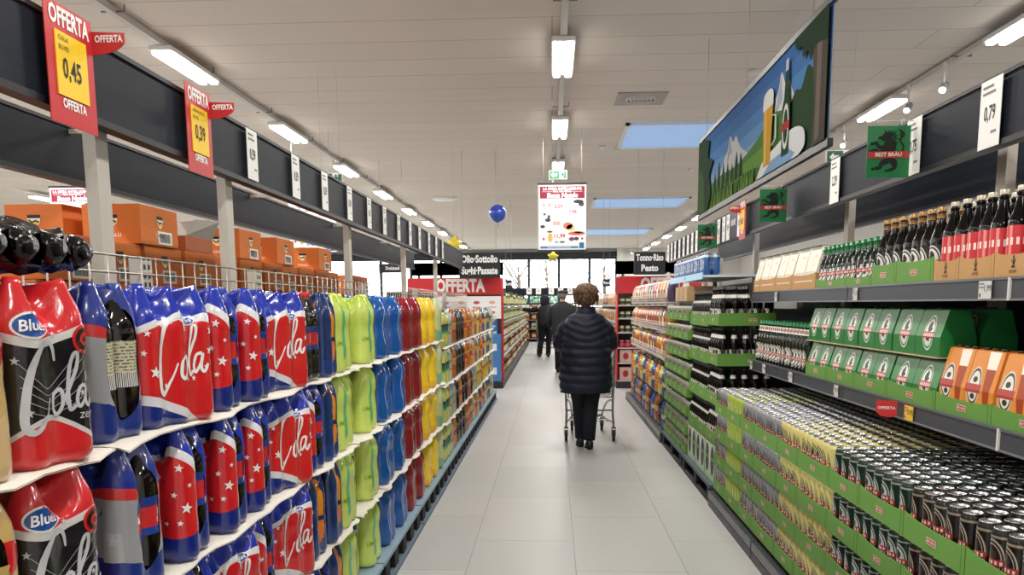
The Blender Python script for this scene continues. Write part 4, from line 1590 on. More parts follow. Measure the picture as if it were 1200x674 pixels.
def tray_mesh(L, Wd, hf, hs, mat, plate=.06, side_plate=True, bottle_arc=False, seed=0):
    """open cardboard tray: +X is into the shelf; origin at the near front corner, front wall at x=0 running along +Y"""
    b = MB()
    e = .0035
    b.box((0, 0, 0), (Wd, L, e), mat)
    # front wall with slightly dipped upper edge
    n = 12
    top = [(L * k / n, hf - (.012 * math.sin(PI * k / n) ** .5 if 0 < k < n else 0)) for k in range(n + 1)]
    pts = [(0, e)] + [(L, e)] + top[::-1]
    b.prism([(p[0], p[1]) for p in pts], 0, e, mat, Matrix(((0, 0, 1, 0), (1, 0, 0, 0), (0, 1, 0, 0), (0, 0, 0, 1))))
    b.box((Wd - e, 0, e), (Wd, L, hf * .8), mat)
    for y in (0, L - e): b.box((e, y, e), (Wd - e, y + e, hs), mat)
    # glued corner flap lines
    b.box((-.0006, .018, e), (0, .0195, hf - .004), GTRAYD if mat is GTRAY else mat)
    tr = b.mesh('cardboard_tray')
    p = MB()
    if plate:
        name_plate(p, AISLE_R(-.0012, L * .5, hf * .44), plate)
        out = [('name_plate', p.mesh('name_plate'), (0, 0, 0))]
        if side_plate:
            p = MB()
            name_plate(p, FACING(Wd * .6, -.0008, hf * .44), plate)
            out.append(('name_plate', p.mesh('name_plate'), (0, 0, 0)))
        return out, tr
    return [], tr


def tray_spec(name, *a, **k):
    parts, me = tray_mesh(*a, **k)
    return Spec(name, 'tray', me, parts)


TX = 1.15
bounds = [1.47, 1.86, ysolve(1132.7, TX, .8), ysolve(1060, TX, .8), ysolve(1008, TX, .8), ysolve(972.5, TX, .8), ysolve(936, TX, .8), ysolve(912, TX, .8), ysolve(884, TX, .8), ysolve(868, TX, .8), ysolve(850.5, TX, .8), ysolve(838.5, TX, .8)]
kinds = ['black', 'black', 'black', 'green', 'green', 'yellow', 'yellow', 'silver', 'silver', 'lime', 'silver']
CT, CB = .181, .137
TIERN = ['bottom', 'second', 'third', 'top']
tray_specs = {}
can_n = {}
for k in range(len(kinds)):
    y0, y1 = bounds[k] + .003, bounds[k + 1] - .003
    L = y1 - y0
    kind = kinds[k]
    ts = tray_spec('can_tray', L, .281, .088, .075, GTRAY, plate=min(.062, L * .3))
    nc = max(2, int((L - .0085) / .0653))
    pitch = (L - .008) / nc
    for t in range(4):
        z = CB + CT * t
        if proj(TX, y1, z)[1] > 690 and proj(TX, y1, z + CT)[1] > 690: continue
        if proj(TX, y1, z)[0] > 1215: continue
        ts.put((TX, y0, z), 0, 'green tray of %s cans, %s from the far end of the cans, %s tier' % (kind, nth(len(kinds) - k), TIERN[t]), 'can trays of the beer wall')
        rows = 9 if t == 3 else 1
        for r in range(rows):
            for i in range(nc):
                x = TX + .038 + .0668 * r + (.014 if r > 3 else 0)
                y = y0 + .004 + pitch * (i + .5)
                zz = z + .0045 if r < 4 or t < 3 else .677
                if r >= 4: zz = .6815 if t == 3 else zz
                p = proj(x, y, z + .1)
                if p[0] > 1222 or p[1] > 700: continue
                can_n[kind] = can_n.get(kind, 0) + 1
                rot = RN.uniform(-.5, .5) if r else RN.uniform(-.35, .35) - .3
                CANS[kind].put((x, y, zz), rot, None, None)['rc'] = (k, t, r, i)
# labels of the cans
cnt = {}
for o in list(COL.objects):
    if 'rc' in o:
        k, t, r, i = o['rc']
        del o['rc']
        kind = kinds[k]
        key = (kind, t, r)
        cnt[key] = cnt.get(key, 0) + 1
        o['label'] = '%s beer can, %s in the %s row of the %s tier' % ({'black': 'black', 'green': 'dark green', 'yellow': 'pale yellow', 'silver': 'silver', 'lime': 'lime green'}[kind], nth(cnt[key]), 'front' if r == 0 else nth(r + 1), TIERN[t])
        o['group'] = '%s beer cans' % kind
print('cans', can_n)

# rear of the low display: the inner shelf carries the deep rows


# ---- bottles
def bottle_spec(name, prof, glass, bands, seg=16, cat='beer bottle'):
    """bands: (part name, z0, z1, material) sleeves laid on the glass"""
    b = MB(); b.lathe(prof, glass, seg, cap1=True)
    parts = []
    zs = [p[1] for p in prof]; rs = [p[0] for p in prof]
    for nm, z0, z1, mat, up in bands:
        l = MB()
        st = [z0] + [z for z in zs if z0 < z < z1] + [z1]
        st = sorted(set(st))
        pr = [(float(np.interp(z, zs, rs)) + up, z) for z in st]
        if nm == 'cap': pr = [(pr[0][0], z0)] + pr[1:] + [(pr[-1][0] * .8, z1 + .002), (0, z1 + .002)]
        l.lathe(pr, mat, seg, cap0=False, cap1=False, u=.032)
        parts.append((nm, l.mesh(nm), (0, 0, 0)))
    return Spec(name, cat, b.mesh('glass'), parts)


def bprof(h, r, nr, sh0, sh1):
    return [(r * .8, 0), (r * .97, .004), (r, .012), (r, h * sh0), (r * .93, h * (sh0 + .04)), (r * .72, h * (sh0 + .11)), (nr * 1.35, h * sh1), (nr * 1.08, h * (sh1 + .08)), (nr, h * .90), (nr * 1.18, h * .915), (nr * 1.18, h * .94), (nr, h * .945), (nr * .98, h)]


GL_BLK = M((8, 6, 5), .1, 0, 0, name='dark_beer_glass', spec=.3)
GL_GRN = M((9, 26, 15), .1, 0, .25, name='green_beer_glass')
GL_BRN = M((30, 14, 8), .07, 0, .7, name='brown_beer_glass')
GOLD = M((168, 126, 70), .35, .6)
CAPWHT = M((196, 186, 166), .35, .3)
GRNFOIL = M((40, 116, 66), .3, .3)
oval_lab = emblem_mat('oval_bottle_label', (30, 30, 28), (214, 214, 206), (236, 234, 226), (26, 26, 24), (178, 56, 54), .1, 0, .075, .036, .056, .009, 1.1, rough=.4)
red_lab = N('red_bottle_label')
u_, v_ = red_lab.uv()
c_ = red_lab.mix(red_lab.math('GREATER_THAN', red_lab.math('SINE', red_lab.math('MULTIPLY', u_, 92.0)), .93), col((204, 54, 60)), col((232, 150, 140)))
m_ = red_lab.math('MULTIPLY', red_lab.math('LESS_THAN', red_lab.math('ABSOLUTE', red_lab.math('SUBTRACT', v_, .108)), .011), red_lab.math('GREATER_THAN', red_lab.math('SINE', red_lab.math('MULTIPLY', u_, 380.0)), .1))
c_ = red_lab.mix(m_, c_, col((244, 228, 222)))
RLAB = red_lab.fin(c_, .4)
n_ = N('white_neck_label')
u_, v_ = n_.uv()
m_ = n_.math('MULTIPLY', n_.math('LESS_THAN', n_.math('ABSOLUTE', n_.math('SUBTRACT', v_, .222)), .008), n_.math('GREATER_THAN', n_.math('SINE', n_.math('MULTIPLY', u_, 260.0)), -.6))
WNECK = n_.fin(n_.mix(m_, col((236, 236, 230)), col((176, 70, 66))), .4)

B_RED = bottle_spec('red_label_bottle', bprof(.275, .0345, .0135, .60, .80), GL_BLK, [('label', .03, .155, RLAB, .0006), ('cap', .261, .275, CAPWHT, .0006)])
B_GOLD = bottle_spec('gold_cap_bottle', bprof(.268, .034, .013, .56, .78), GL_BLK, [('label', .03, .13, oval_lab, .0006), ('neck_foil', .23, .246, GOLD, .0007), ('cap', .254, .268, GOLD, .0006)])
B_GREEN = bottle_spec('green_neck_bottle', bprof(.208, .0295, .012, .52, .74), GL_GRN, [('label', .03, .095, oval_lab, .0006), ('neck_foil', .168, .19, M((70, 128, 90), .3, .3), .0007), ('cap', .192, .208, GRNFOIL, .0015)])
B_SHELF = bottle_spec('white_neck_bottle', bprof(.272, .034, .013, .55, .76), GL_GRN, [('label', .02, .125, oval_lab, .0006), ('neck_label_or_glint', .205, .24, WNECK, .0008), ('cap', .25, .272, GRNFOIL, .0015)])
B_STACK = bottle_spec('stack_bottle', bprof(.272, .034, .013, .55, .76), GL_BLK, [('label', .02, .115, oval_lab, .0006), ('neck_label_or_glint', .19, .215, M((226, 226, 222), .4), .0008), ('cap', .25, .272, M((40, 40, 42), .4, .3), .0015)])
B_DARK = bottle_spec('dark_bottle', bprof(.262, .033, .0125, .54, .76), GL_BLK, [('label', .02, .105, oval_lab, .0006), ('neck_label_or_glint', .172, .19, M((206, 206, 200), .4), .0008), ('cap', .244, .262, M((44, 44, 48), .35, .5), .0015)])  # pale neck ring here is a highlight painted on the dark neck

# ---- upper shelf
UX = RSX + .035
def rows_of(spec, x0, ys, nr, pr, z, lab, group, rowname=True):
    for r in range(nr):
        for i, y in enumerate(ys):
            x = x0 + pr * r
            if proj(x, y, z + .15)[0] > 1225: continue
            spec.put((x, y, z), RN.uniform(-.4, .4), lab % (nth(i + 1), ['front', 'second', 'third', 'fourth'][r]), group)


def ulabel(px): return ysolve(px, UX, ZU + .05)


# red-label bottles in tan boxes
tb = [2.20, 2.40] + [ulabel(px) for px in (1172, 1130, 1100)]
tb = [tb[2] - .44, tb[2] - .22, tb[2], tb[3], tb[4]]
for i in range(4):
    y0, y1 = tb[i] + .002, tb[i + 1] - .002
    b = MB()
    L = y1 - y0
    parts, me = tray_mesh(L, .36, .082, .075, TANB, plate=0)
    p = MB()
    K = M((70, 54, 36), .6)
    mt = AISLE_R(-.0012, L / 2, .045)
    for q in ribbon([(-.012, .01), (0, -.004), (.012, .01)], .002) + ribbon([(0, .012), (0, -.012)], .003) + ribbon([(-.01, -.012), (.01, -.012)], .003): p.poly(q, K, mt)
    p.poly(ellipse(0, .017, .005, .006, 10), K, mt)
    p.text('ROSSA', K, mt @ Matrix.Translation((0, -.026, 0)), .014, .01)
    Spec('bottle_box', 'tray', me, [('print', p.mesh('print'), (0, 0, 0))]).put((UX - .018, y0, ZU + .001), 0, 'tan cardboard box of red-label bottles, %s from the green trays' % nth(4 - i), 'tan boxes of red-label bottles')
ys = []
for i in (3, 2, 1, 0):
    n = int((tb[i + 1] - tb[i] - .012) / .0704)
    ys += [tb[i + 1] - .006 - (tb[i + 1] - tb[i] - .012) * (k + .5) / n for k in range(n)]
rows_of(B_RED, UX + .022, ys, 4, .0745, ZU + .005, 'dark bottle with red label, %s from the gold-capped bottles, %s row', 'red-label bottles on the upper shelf')
# gold-cap bottles in two green trays
gb = [tb[4] + .003, ulabel(1055.5), ulabel(1026)]
for i in range(2):
    y0, y1 = gb[i] + .002, gb[i + 1] - .002
    tray_spec('bottle_tray', y1 - y0, .36, .095, .08, GTRAY, plate=.062).put((UX - .018, y0, ZU + .001), 0, 'tall green tray of gold-capped bottles on the upper shelf, %s' % ['next to the tan boxes', 'next to the small green bottles'][i], 'green trays on the upper shelf')
    n = int((y1 - y0 - .008) / .0700)
    ys = [y0 + .004 + (y1 - y0 - .008) * (k + .5) / n for k in range(n)]
    for r in range(4):
        for k, y in enumerate(ys):
            B_GOLD.put((UX + .022 + .0745 * r, y, ZU + .006), RN.uniform(-.3, .3), 'gold-capped dark bottle, %s in the %s row of the %s green tray' % (nth(k + 1), ['front', 'second', 'third', 'back'][r], ['nearer', 'farther'][i]), 'gold-capped bottles on the upper shelf')
gb2 = [gb[2] + .003, ulabel(997), ulabel(960)]
for i in range(2):
    y0, y1 = gb2[i] + .002, gb2[i + 1] - .002
    tray_spec('bottle_tray', y1 - y0, .36, .052, .045, GTRAY, plate=.05).put((UX - .018, y0, ZU + .001), 0, 'low green tray of small green-necked bottles on the upper shelf, %s' % ['beside the gold-capped bottles', 'beside the white cartons'][i], 'green trays on the upper shelf')
    n = int((y1 - y0 - .008) / .0605)
    ys = [y0 + .004 + (y1 - y0 - .008) * (k + .5) / n for k in range(n)]
    for r in range(5):
        for k, y in enumerate(ys):
            B_GREEN.put((UX + .018 + .062 * r, y, ZU + .006), RN.uniform(-.3, .3), 'small green-necked bottle, %s in the %s row of the %s low tray' % (nth(k + 1), ['front', 'second', 'third', 'fourth', 'back'][r], ['nearer', 'farther'][i]), 'small green bottles on the upper shelf')
# white slant-topped cartons in tan trays
wb = [gb2[2] + .004] + [ulabel(px) for px in (931.7, 911.9, 893.4)] + [min(5.765, ulabel(879.5))]
YW = N('white_carton')
u_, v_ = YW.uv()
nz = YW.noise(YW.obj(), 22, 3)
m_ = YW.math('MULTIPLY', YW.math('LESS_THAN', YW.math('ABSOLUTE', YW.math('SUBTRACT', v_, .13)), .05), YW.math('GREATER_THAN', nz, .56))
WCART = YW.fin(YW.mix(m_, col((232, 228, 216)), col((226, 204, 156))), .55)


def slant_carton(w, d, h, top, m, parts_m=None, low=.0):
    """six-bottle carton: upright lower part, front leaning back to a flat folded ridge"""
    prof = [(0, 0), (0, h * .42), (d * .22, h), (d * .78, h), (d, h * .42), (d, 0)]
    b = MB()
    vs = [(p[0], y, p[1]) for y in (0, w) for p in prof]
    n = len(prof)
    fs = [tuple(range(n)), tuple(range(n, 2 * n))[::-1]] + [(i, n + i, n + (i + 1) % n, (i + 1) % n) for i in range(n)]
    uv = []
    for f in fs: uv.append([(vs[i][1] - w / 2, vs[i][2]) for i in f])
    b.add(vs, fs, m, uv)
    b.box((d * .25, .004, h), (d * .75, w - .004, h + .003), top)
    return b


wc_i = 0
for i in range(4):
    y0, y1 = wb[i] + .003, wb[i + 1] - .003
    L = y1 - y0
    parts, me = tray_mesh(L, .36, .09, .085, TANB, plate=0)
    p = MB()
    p.poly([(-L * .38, -.004), (L * .38, -.004), (L * .38, .004), (-L * .38, .004)], M((226, 210, 180), .6), AISLE_R(-.0012, L / 2, .045))
    Spec('carton_tray', 'tray', me, [('print', p.mesh('print'), (0, 0, 0))]).put((UX - .018, y0, ZU + .001), 0, 'tan tray of white cartons on the upper shelf, %s past the green bottles' % nth(i + 1), 'tan trays of white cartons')
    for k in range(2):
        w = L / 2 - .012
        b = slant_carton(w, .15, .218, M((224, 220, 210), .6), WCART)
        me = b.mesh('carton_body')
        c = MB()
        for q in range(5): c.box((.02 + .024 * q, w * .1, .221), (.032 + .024 * q, w * .9, .227), M((90, 80, 60), .6))
        Spec('white_carton', 'carton', me, [('bottle_tops', c.mesh('bottle_tops'), (0, 0, 0))]).put((UX - .012, y0 + .008 + (L / 2 - .004) * k, ZU + .006), 0, 'white slant-topped bottle carton, %s past the small green bottles' % nth(2 * i + k + 1), 'white cartons on the upper shelf')

# ---- lower shelf
LXF = RSX + .02
lowy = lambda px, z=ZL + .1: ysolve(px, LXF, z)
GCART = emblem_mat('green_carton', (36, 126, 62), (214, 222, 212), (238, 240, 234), (24, 30, 24), (182, 70, 62), None, 0, .085, .043, .066, .012, 1.1, rough=.35)
n_ = N('orange_carton')
u_, v_ = n_.uv()
c_ = n_.mix(n_.noise(n_.obj(), 9, 2), col((214, 120, 36)), col((236, 160, 70)))
gl = n_.math('LESS_THAN', n_.math('ABSOLUTE', n_.math('ADD', u_, n_.math('MULTIPLY_ADD', v_, -.05, .045))), n_.math('MULTIPLY_ADD', v_, .10, .012))
c_ = n_.mix(gl, c_, n_.mix(n_.math('GREATER_THAN', v_, .165), col((168, 66, 18)), col((244, 238, 224))))
du = n_.math('DIVIDE', n_.math('SUBTRACT', u_, .042), .041)
dv = n_.math('DIVIDE', n_.math('SUBTRACT', v_, .105), .066)
d_ = n_.math('ADD', n_.math('MULTIPLY', du, du), n_.math('MULTIPLY', dv, dv))
for lim, cc in ((1.0, (214, 208, 196)), (.82, (70, 56, 46)), (.6, (232, 228, 216))): c_ = n_.mix(n_.math('LESS_THAN', d_, lim), c_, col(cc))
for bz in (.35, -.5):
    e = n_.math('SUBTRACT', dv, bz)
    c_ = n_.mix(n_.math('LESS_THAN', n_.math('ADD', n_.math('MULTIPLY', du, n_.math('MULTIPLY', du, 9.0)), n_.math('MULTIPLY', e, n_.math('MULTIPLY', e, 46.0))), 1.0), c_, col((50, 44, 40)))
c_ = n_.mix(n_.math('MULTIPLY', n_.math('LESS_THAN', n_.math('ABSOLUTE', du), 1.15), n_.math('LESS_THAN', n_.math('ABSOLUTE', n_.math('ADD', dv, .1)), .22)), c_, col((182, 66, 56)))
OCART = n_.fin(c_, .4)

# four green trays with two cartons each, a card sheet, and a second layer of cartons
gt = [lowy(1097), lowy(1041), lowy(1001.8), lowy(969.8), lowy(944.5)]
GC = {}
def gcarton(w, h):
    key = (round(w, 3), h)
    if key not in GC:
        b = slant_carton(w, .13, h, M((30, 108, 54), .5), GCART)
        c = MB()
        c.lathe([(.012, h + .0), (.012, h + .006), (.009, h + .007)], M((60, 130, 80), .35, .3), 10)
        cm = c.mesh('bottle_cap')
        GC[key] = Spec('six_pack_carton', 'carton', b.mesh('carton_body'), [('bottle_cap', cm, (.041 + .024 * q, w * .5, .003)) for q in range(3)])
    return GC[key]


for i in range(4):
    y0, y1 = gt[i] + .002, gt[i + 1] - .002
    L = y1 - y0
    tray_spec('carton_tray', L, .30, .07, .06, GTRAY, plate=.06).put((LXF, y0, ZL + .001), 0, 'green tray of six-pack cartons on the lower shelf, %s past the orange cartons' % nth(i + 1), 'green trays on the lower shelf')
    w = (L - .012) / 2
    for k in range(2):
        for row in range(2):
            gcarton(w - .003, .168).put((LXF + .006 + .145 * row, y0 + .005 + (w + .001) * k, ZL + .006), 0, 'green six-pack carton standing in a tray, %s past the orange cartons, %s row' % (nth(2 * i + k + 1), ['front', 'rear'][row]), 'green six-pack cartons')
            gcarton(w - .003, .168).put((LXF + .008 + .145 * row, y0 + .005 + (w + .001) * k, ZL + .192), 0, 'green six-pack carton of the upper layer, %s past the orange cartons, %s row' % (nth(2 * i + k + 1), ['front', 'rear'][row]), 'green six-pack cartons')
b = MB()
for a, c in ((gt[0], gt[2] - .002), (gt[2] + .002, gt[4])):
    bb = MB(); bb.box((0, 0, 0), (.31, c - a, .004), M((196, 176, 140), .7))
    bb.build('card_sheet', None, (LXF - .004, a, ZL + .186), label='brown card sheet between the two layers of green cartons, %s' % ('nearer one' if a == gt[0] else 'farther one'), cat='card sheet')
# orange cartons
ot = [gt[0] - .004 - .38 * k for k in range(4)]
for i in range(3):
    y1, y0 = ot[i] - .002, ot[i + 1] + .002
    L = y1 - y0
    tray_spec('carton_tray', L, .30, .066, .055, GTRAY, plate=.06).put((LXF, y0, ZL + .001), 0, 'green tray of orange cartons on the lower shelf, %s from the green cartons' % nth(i + 1), 'green trays on the lower shelf')
    w = (L - .012) / 2
    for k in range(2):
        y = y0 + .005 + (w + .001) * (1 - k)
        if proj(LXF, y + w, ZL + .1)[0] > 1230: continue
        b = slant_carton(w - .003, .14, .222, M((206, 130, 50), .5), OCART)
        c = MB()
        c.lathe([(.012, .2255), (.012, .232), (.009, .233)], M((46, 34, 24), .4), 10)
        cm = c.mesh('bottle_cap')
        Spec('orange_carton', 'carton', b.mesh('carton_body'), [('bottle_cap', cm, (.05, w * (.2 + .3 * q), 0)) for q in range(3)]).put((LXF + .006, y, ZL + .006), 0, 'orange beer carton with printed glass and oval badge, %s from the green cartons' % nth(2 * i + k + 1), 'orange beer cartons')
# loose bottles
yb0, yb1 = lowy(944) + .02, REND - .04
n = 16
ys = [yb0 + (yb1 - yb0) * (k + .5) / n for k in range(n)]
rows_of(B_SHELF, LXF + .036, ys, 3, .072, ZL + .001, 'green bottle with white neck label, %s past the green cartons, %s row', 'white-necked bottles on the lower shelf')
# dark bottle behind, in the empty part of the lower shelf
for i in range(7):
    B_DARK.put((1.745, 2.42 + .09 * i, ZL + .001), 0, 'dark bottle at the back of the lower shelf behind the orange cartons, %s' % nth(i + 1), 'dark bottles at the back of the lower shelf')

# ---- rail labels and the offer flag on the rails
def rail_label(px, z, w, text, lab, yellow=False):
    y = ysolve(px, RSX - .004, z)
    b = MB()
    m = AISLE_R(RSX - .006, y, z)
    h = .056
    b.box((-w / 2, -h / 2, -.001), (w / 2, h / 2, .001), M((244, 196, 60), .5) if yellow else M((216, 216, 214), .5), m)
    m = m @ Matrix.Translation((0, 0, .0018))
    K = M((50, 50, 54), .6)
    b.text(text, K, m @ Matrix.Translation((w * .22, h * .08, 0)), h * .5, .01)
    for q in range(2): b.poly([(-w * .44, h * (.3 - .2 * q)), (-w * .05, h * (.3 - .2 * q)), (-w * .05, h * (.38 - .2 * q)), (-w * .44, h * (.38 - .2 * q))], M((130, 130, 130), .6), m)
    b.poly([(-w * .42, -h * .4), (-w * .28, -h * .4), (-w * .28, -h * .2), (-w * .42, -h * .2)], M((90, 90, 90), .6), m)
    b.build('rail_label', label=lab, cat='price label')


rail_label(1155, ZU - .034, .075, '1,99', 'white rail label 1,99 under the red-label bottles')
rail_label(1002.5, ZU - .034, .055, '1,15', 'white rail label under the small green bottles')
rail_label(909.5, ZU - .034, .055, '1,75', 'white rail label under the white cartons')
rail_label(980, ZL - .034, .06, '0,79', 'white rail label under the green six-pack cartons')
rail_label(926.5, ZL - .034, .075, '0,75', 'white rail label under the loose bottles, nearer one')
rail_label(895.5, ZL - .034, .075, '0,85', 'white rail label under the loose bottles, middle one')
rail_label(880.5, ZL - .034, .065, '0,95', 'white rail label under the loose bottles, farthest one')
rail_label(1065.5, ZL - .034, .075, '0,95', 'yellow rail label beside the red OFFERTA flag', True)
y = ysolve(1054, RSX, ZL)
t = thing('offer_flag', 'red OFFERTA flag standing out from the lower shelf rail', 'offer sign', (RSX - .008, y, ZL - .03))
b = MB()
RED = M((206, 40, 44), .4)
pts = [(0, .03), (-.075, .034), (-.078, -.012), (-.06, -.03), (-.03, -.036), (0, -.03)]
b.prism(pts, -.001, .001, RED, frame((0, 0, 0), (1, -.35, 0), (0, 0, 1)))
b.text('OFFERTA', M((245, 240, 238), .5), frame((0, 0, 0), (1, -.35, 0), (0, 0, 1)) @ Matrix.Translation((-.038, .002, .0018)), .0155, .02)
b.build('flag', t)

# ---- bottle stacks past the shelves
SX = 1.175
Y_A = 5.83
ST_P, ST_B = .286, .14
trA = tray_spec('stack_tray', .40, .40, .088, .088, GTRAY, plate=.06)
for t in range(5):
    z = ST_B + ST_P * t
    if t == 0: continue
    trA.put((SX, Y_A, z), 0, 'green tray of white-necked bottles in the nearest tall stack, %s level up' % nth(t + 1), 'green bottle trays in the tall stacks')
    k = 0
    for i in range(5):
        for j in range(5):
            if i > 0 and j > 0 and not (t == 4 and (i < 3)): continue
            k += 1
            B_STACK.put((SX + .04 + .08 * i, Y_A + .04 + .08 * j, z + .005), RN.uniform(-.4, .4), 'dark bottle in the nearest tall stack, %s in its tray, %s level up' % (nth(k), nth(t + 1)), 'bottles of the nearest tall stack')
Y_B = Y_A + .405
trB = tray_spec('stack_tray', .385, .39, .10, .10, GTRAY, plate=.05)
for s in range(2):
    for t in range(5):
        z = ST_B + (ST_P - .004) * t
        if t == 0: continue
        trB.put((SX - .0, Y_B + .39 * s, z), 0, 'green tray of dark bottles, %s stack behind the nearest tall stack, %s level up' % (['first', 'second'][s], nth(t + 1)), 'green bottle trays in the tall stacks')
        k = 0
        for i in range(4 if t == 4 else 2):
            for j in range(5):
                k += 1
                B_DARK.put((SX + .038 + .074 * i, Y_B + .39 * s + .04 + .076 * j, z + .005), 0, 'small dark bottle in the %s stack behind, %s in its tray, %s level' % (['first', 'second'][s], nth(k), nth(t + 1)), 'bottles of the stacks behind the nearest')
# bottom level: white and pale green boxes printed with large dark ovals
n_ = N('oval_box')
u_, v_ = n_.uv()
uu = n_.math('SUBTRACT', n_.math('FLOORED_MODULO', u_, .193), .0965)
d_ = n_.math('ADD', n_.math('POWER', n_.math('DIVIDE', uu, .066), 2.0), n_.math('POWER', n_.math('DIVIDE', n_.math('SUBTRACT', v_, .15), .11), 2.0))
c_ = n_.mix(n_.math('LESS_THAN', v_, .12), col((206, 216, 200)), col((186, 204, 176)))
c_ = n_.mix(n_.math('LESS_THAN', d_, 1.0), c_, col((32, 34, 32)))
c_ = n_.mix(n_.math('MULTIPLY', n_.math('LESS_THAN', n_.math('ABSOLUTE', uu), .045), n_.math('LESS_THAN', n_.math('ABSOLUTE', n_.math('SUBTRACT', v_, .16)), .014)), c_, col((90, 150, 80)))
OVB = n_.fin(c_, .5)
for s in range(3):
    b = MB()
    b.box((0, 0, 0), (.39, .385, .27), OVB, bev=0)
    me = b.mesh('box')
    e = MB()
    e.box((-.002, .0, 0), (.002, .006, .27), M((120, 160, 100), .6))
    cpm = e.mesh('corner_post')
    Spec('oval_print_box', 'box', None, [('box', me, (0, 0, 0)), ('corner_post', cpm, (0, 0, 0)), ('corner_post', cpm, (0, .379, 0))]).put((SX, Y_A + .004 + .39 * s, ST_B), 0, 'pale box with dark ovals under the tall stacks, %s from the cans' % nth(s + 1), 'boxes with dark ovals')
# stacks of small green can trays
Y_C = Y_B + .79
kc = CANS['green']
trC = tray_spec('small_can_tray', .27, .40, .072, .085, GTRAY, plate=.045)
n_ = N('pale_can')
SMALL = {}
smb = MB(); smb.lathe([(.026, 0), (.0325, .008), (.0325, .10), (.028, .115), (.0265, .118)], emblem_mat('small_can', (70, 84, 62), (206, 210, 196), (190, 196, 176), (40, 44, 36), RED_B, PER, 0, .075, .03, .035, .006, 1.0, [(.095, .12, (180, 186, 170))], .3, .3), 12, u=CR)
sml = MB(); sml.lathe([(.0262, .118), (.027, .121), (.024, .119), (0, .119)], LIDM, 12, cap0=False, cap1=False)
small_can = Spec('small_beer_can', 'beer can', smb.mesh('can_body'), [('lid', sml.mesh('lid'), (0, 0, 0))])
for s in range(5):
    y = Y_C + .285 * s
    nlev = 8 if s else 8
    for t in range(nlev):
        z = ST_B + .165 * t
        trC.put((SX - .015 - .0 * s, y, z), 0, 'small green can tray, %s stack past the dark bottles, %s level up' % (nth(s + 1), nth(t + 1)), 'small green can trays')
        for j in range(4):
            small_can.put((SX + .03, y + .0367 + .0655 * j, z + .0045), 0, 'small can in the %s stack past the dark bottles, %s level up, %s in line' % (nth(s + 1), nth(t + 1), nth(j + 1)), 'small cans in the green trays')
# black pallets under the stacks
b = MB()
b.box((0, 0, .112), (.62, 1.28, .138), M((70, 92, 96), .6, var=.05), bev=.003)
dk = b.mesh('deck')
b = MB(); b.box((0, 0, 0), (.1, 1.28, .022), M((30, 34, 36), .7)); bo = b.mesh('bottom_board')
bl = MB(); bl.box((.004, -.05, .022), (.12, .05, .112), M((22, 24, 26), .8)); blm2 = bl.mesh('block')
bpal = Spec('pallet', 'pallet', None, [('deck', dk, (0, 0, 0)), ('bottom_board', bo, (0, 0, 0))] + [('block', blm2, (0, y, 0)) for y in (.08, .62, 1.2)])
bpal.put((1.135, 5.80, 0), 0, 'dark pallet under the tall bottle stacks', 'pallets under the beer stacks')
bpal.put((1.135, 7.09, 0), 0, 'dark pallet under the small green can trays', 'pallets under the beer stacks')
# ------------------------------------------------------------------ banners, posters, signs
def lion(b, m, s, mat):
    """upright heraldic beast built from solid outlines"""
    def P(pts, z=0): b.poly([(x * s, y * s) for x, y in pts], mat, m @ Matrix.Translation((0, 0, z)))
    P(spline([(-.10, .30), (.02, .36), (.16, .28), (.20, .10), (.16, -.12), (.10, -.26), (-.02, -.28), (-.06, -.12), (-.10, .02), (-.14, .16), (-.10, .30)], 3)[:-1])
    P([(-.02, .28), (-.10, .30), (-.20, .27), (-.17, .33), (-.26, .33), (-.31, .38), (-.27, .42), (-.18, .44), (-.14, .50), (-.04, .53), (.06, .48), (.10, .38), (.08, .28)], .0003)   # head with open jaw
    for k in range(7):
        a = -.5 + .42 * k
        P([(.0 + .13 * math.cos(a - .3), .36 + .13 * math.sin(a - .3)), (.0 + .27 * math.cos(a), .36 + .25 * math.sin(a)), (.0 + .13 * math.cos(a + .3), .36 + .13 * math.sin(a + .3))], .0004)
    P([(.12, .2), (.24, .28), (.18, .1)], .0004); P([(.15, .0), (.27, .06), (.16, -.1)], .0004); P([(-.12, .1), (-.2, .06), (-.08, -.02)], .0004)
    P(ellipse(.36, .46, .07, .09, 10), .0004); P([(.30, .5), (.26, .62), (.38, .54)], .0004)
    for k in range(5): P([(-.12 + .06 * k, .46), (-.08 + .05 * k, .46), (-.13 + .08 * k, .62 - .02 * k)], .0003)       # crown-like mane
    for st, w in (([(-.08, .16), (-.24, .12), (-.34, .24), (-.42, .22)], [.05, .045, .04, .05]), ([(-.10, .04), (-.26, .0), (-.36, .06), (-.44, .02)], [.05, .042, .036, .05]),
                  ([(.0, -.24), (-.16, -.30), (-.22, -.42), (-.36, -.44)], [.08, .06, .045, .05]), ([(.10, -.24), (.20, -.34), (.14, -.46), (.02, -.50)], [.09, .06, .045, .05]),
                  ([(.18, -.14), (.34, -.06), (.40, .14), (.30, .30), (.40, .44)], [.03, .028, .025, .03, .045])):
        for q in ribbon(spline(st, 4), [float(np.interp(i, [0, len(w) - 1], [0, len(w) - 1])) and w[min(len(w) - 1, i // 4)] or w[0] for i in range(4 * (len(st) - 1) + 1)]): P(q, .0005)
    for cx, cy in ((-.43, .22), (-.45, .02), (-.38, -.45), (.0, -.51)):
        for a in (-.5, 0, .5): P([(cx, cy + .03), (cx, cy - .03), (cx - .09 * math.cos(a), cy + .09 * math.sin(a))], .0006)


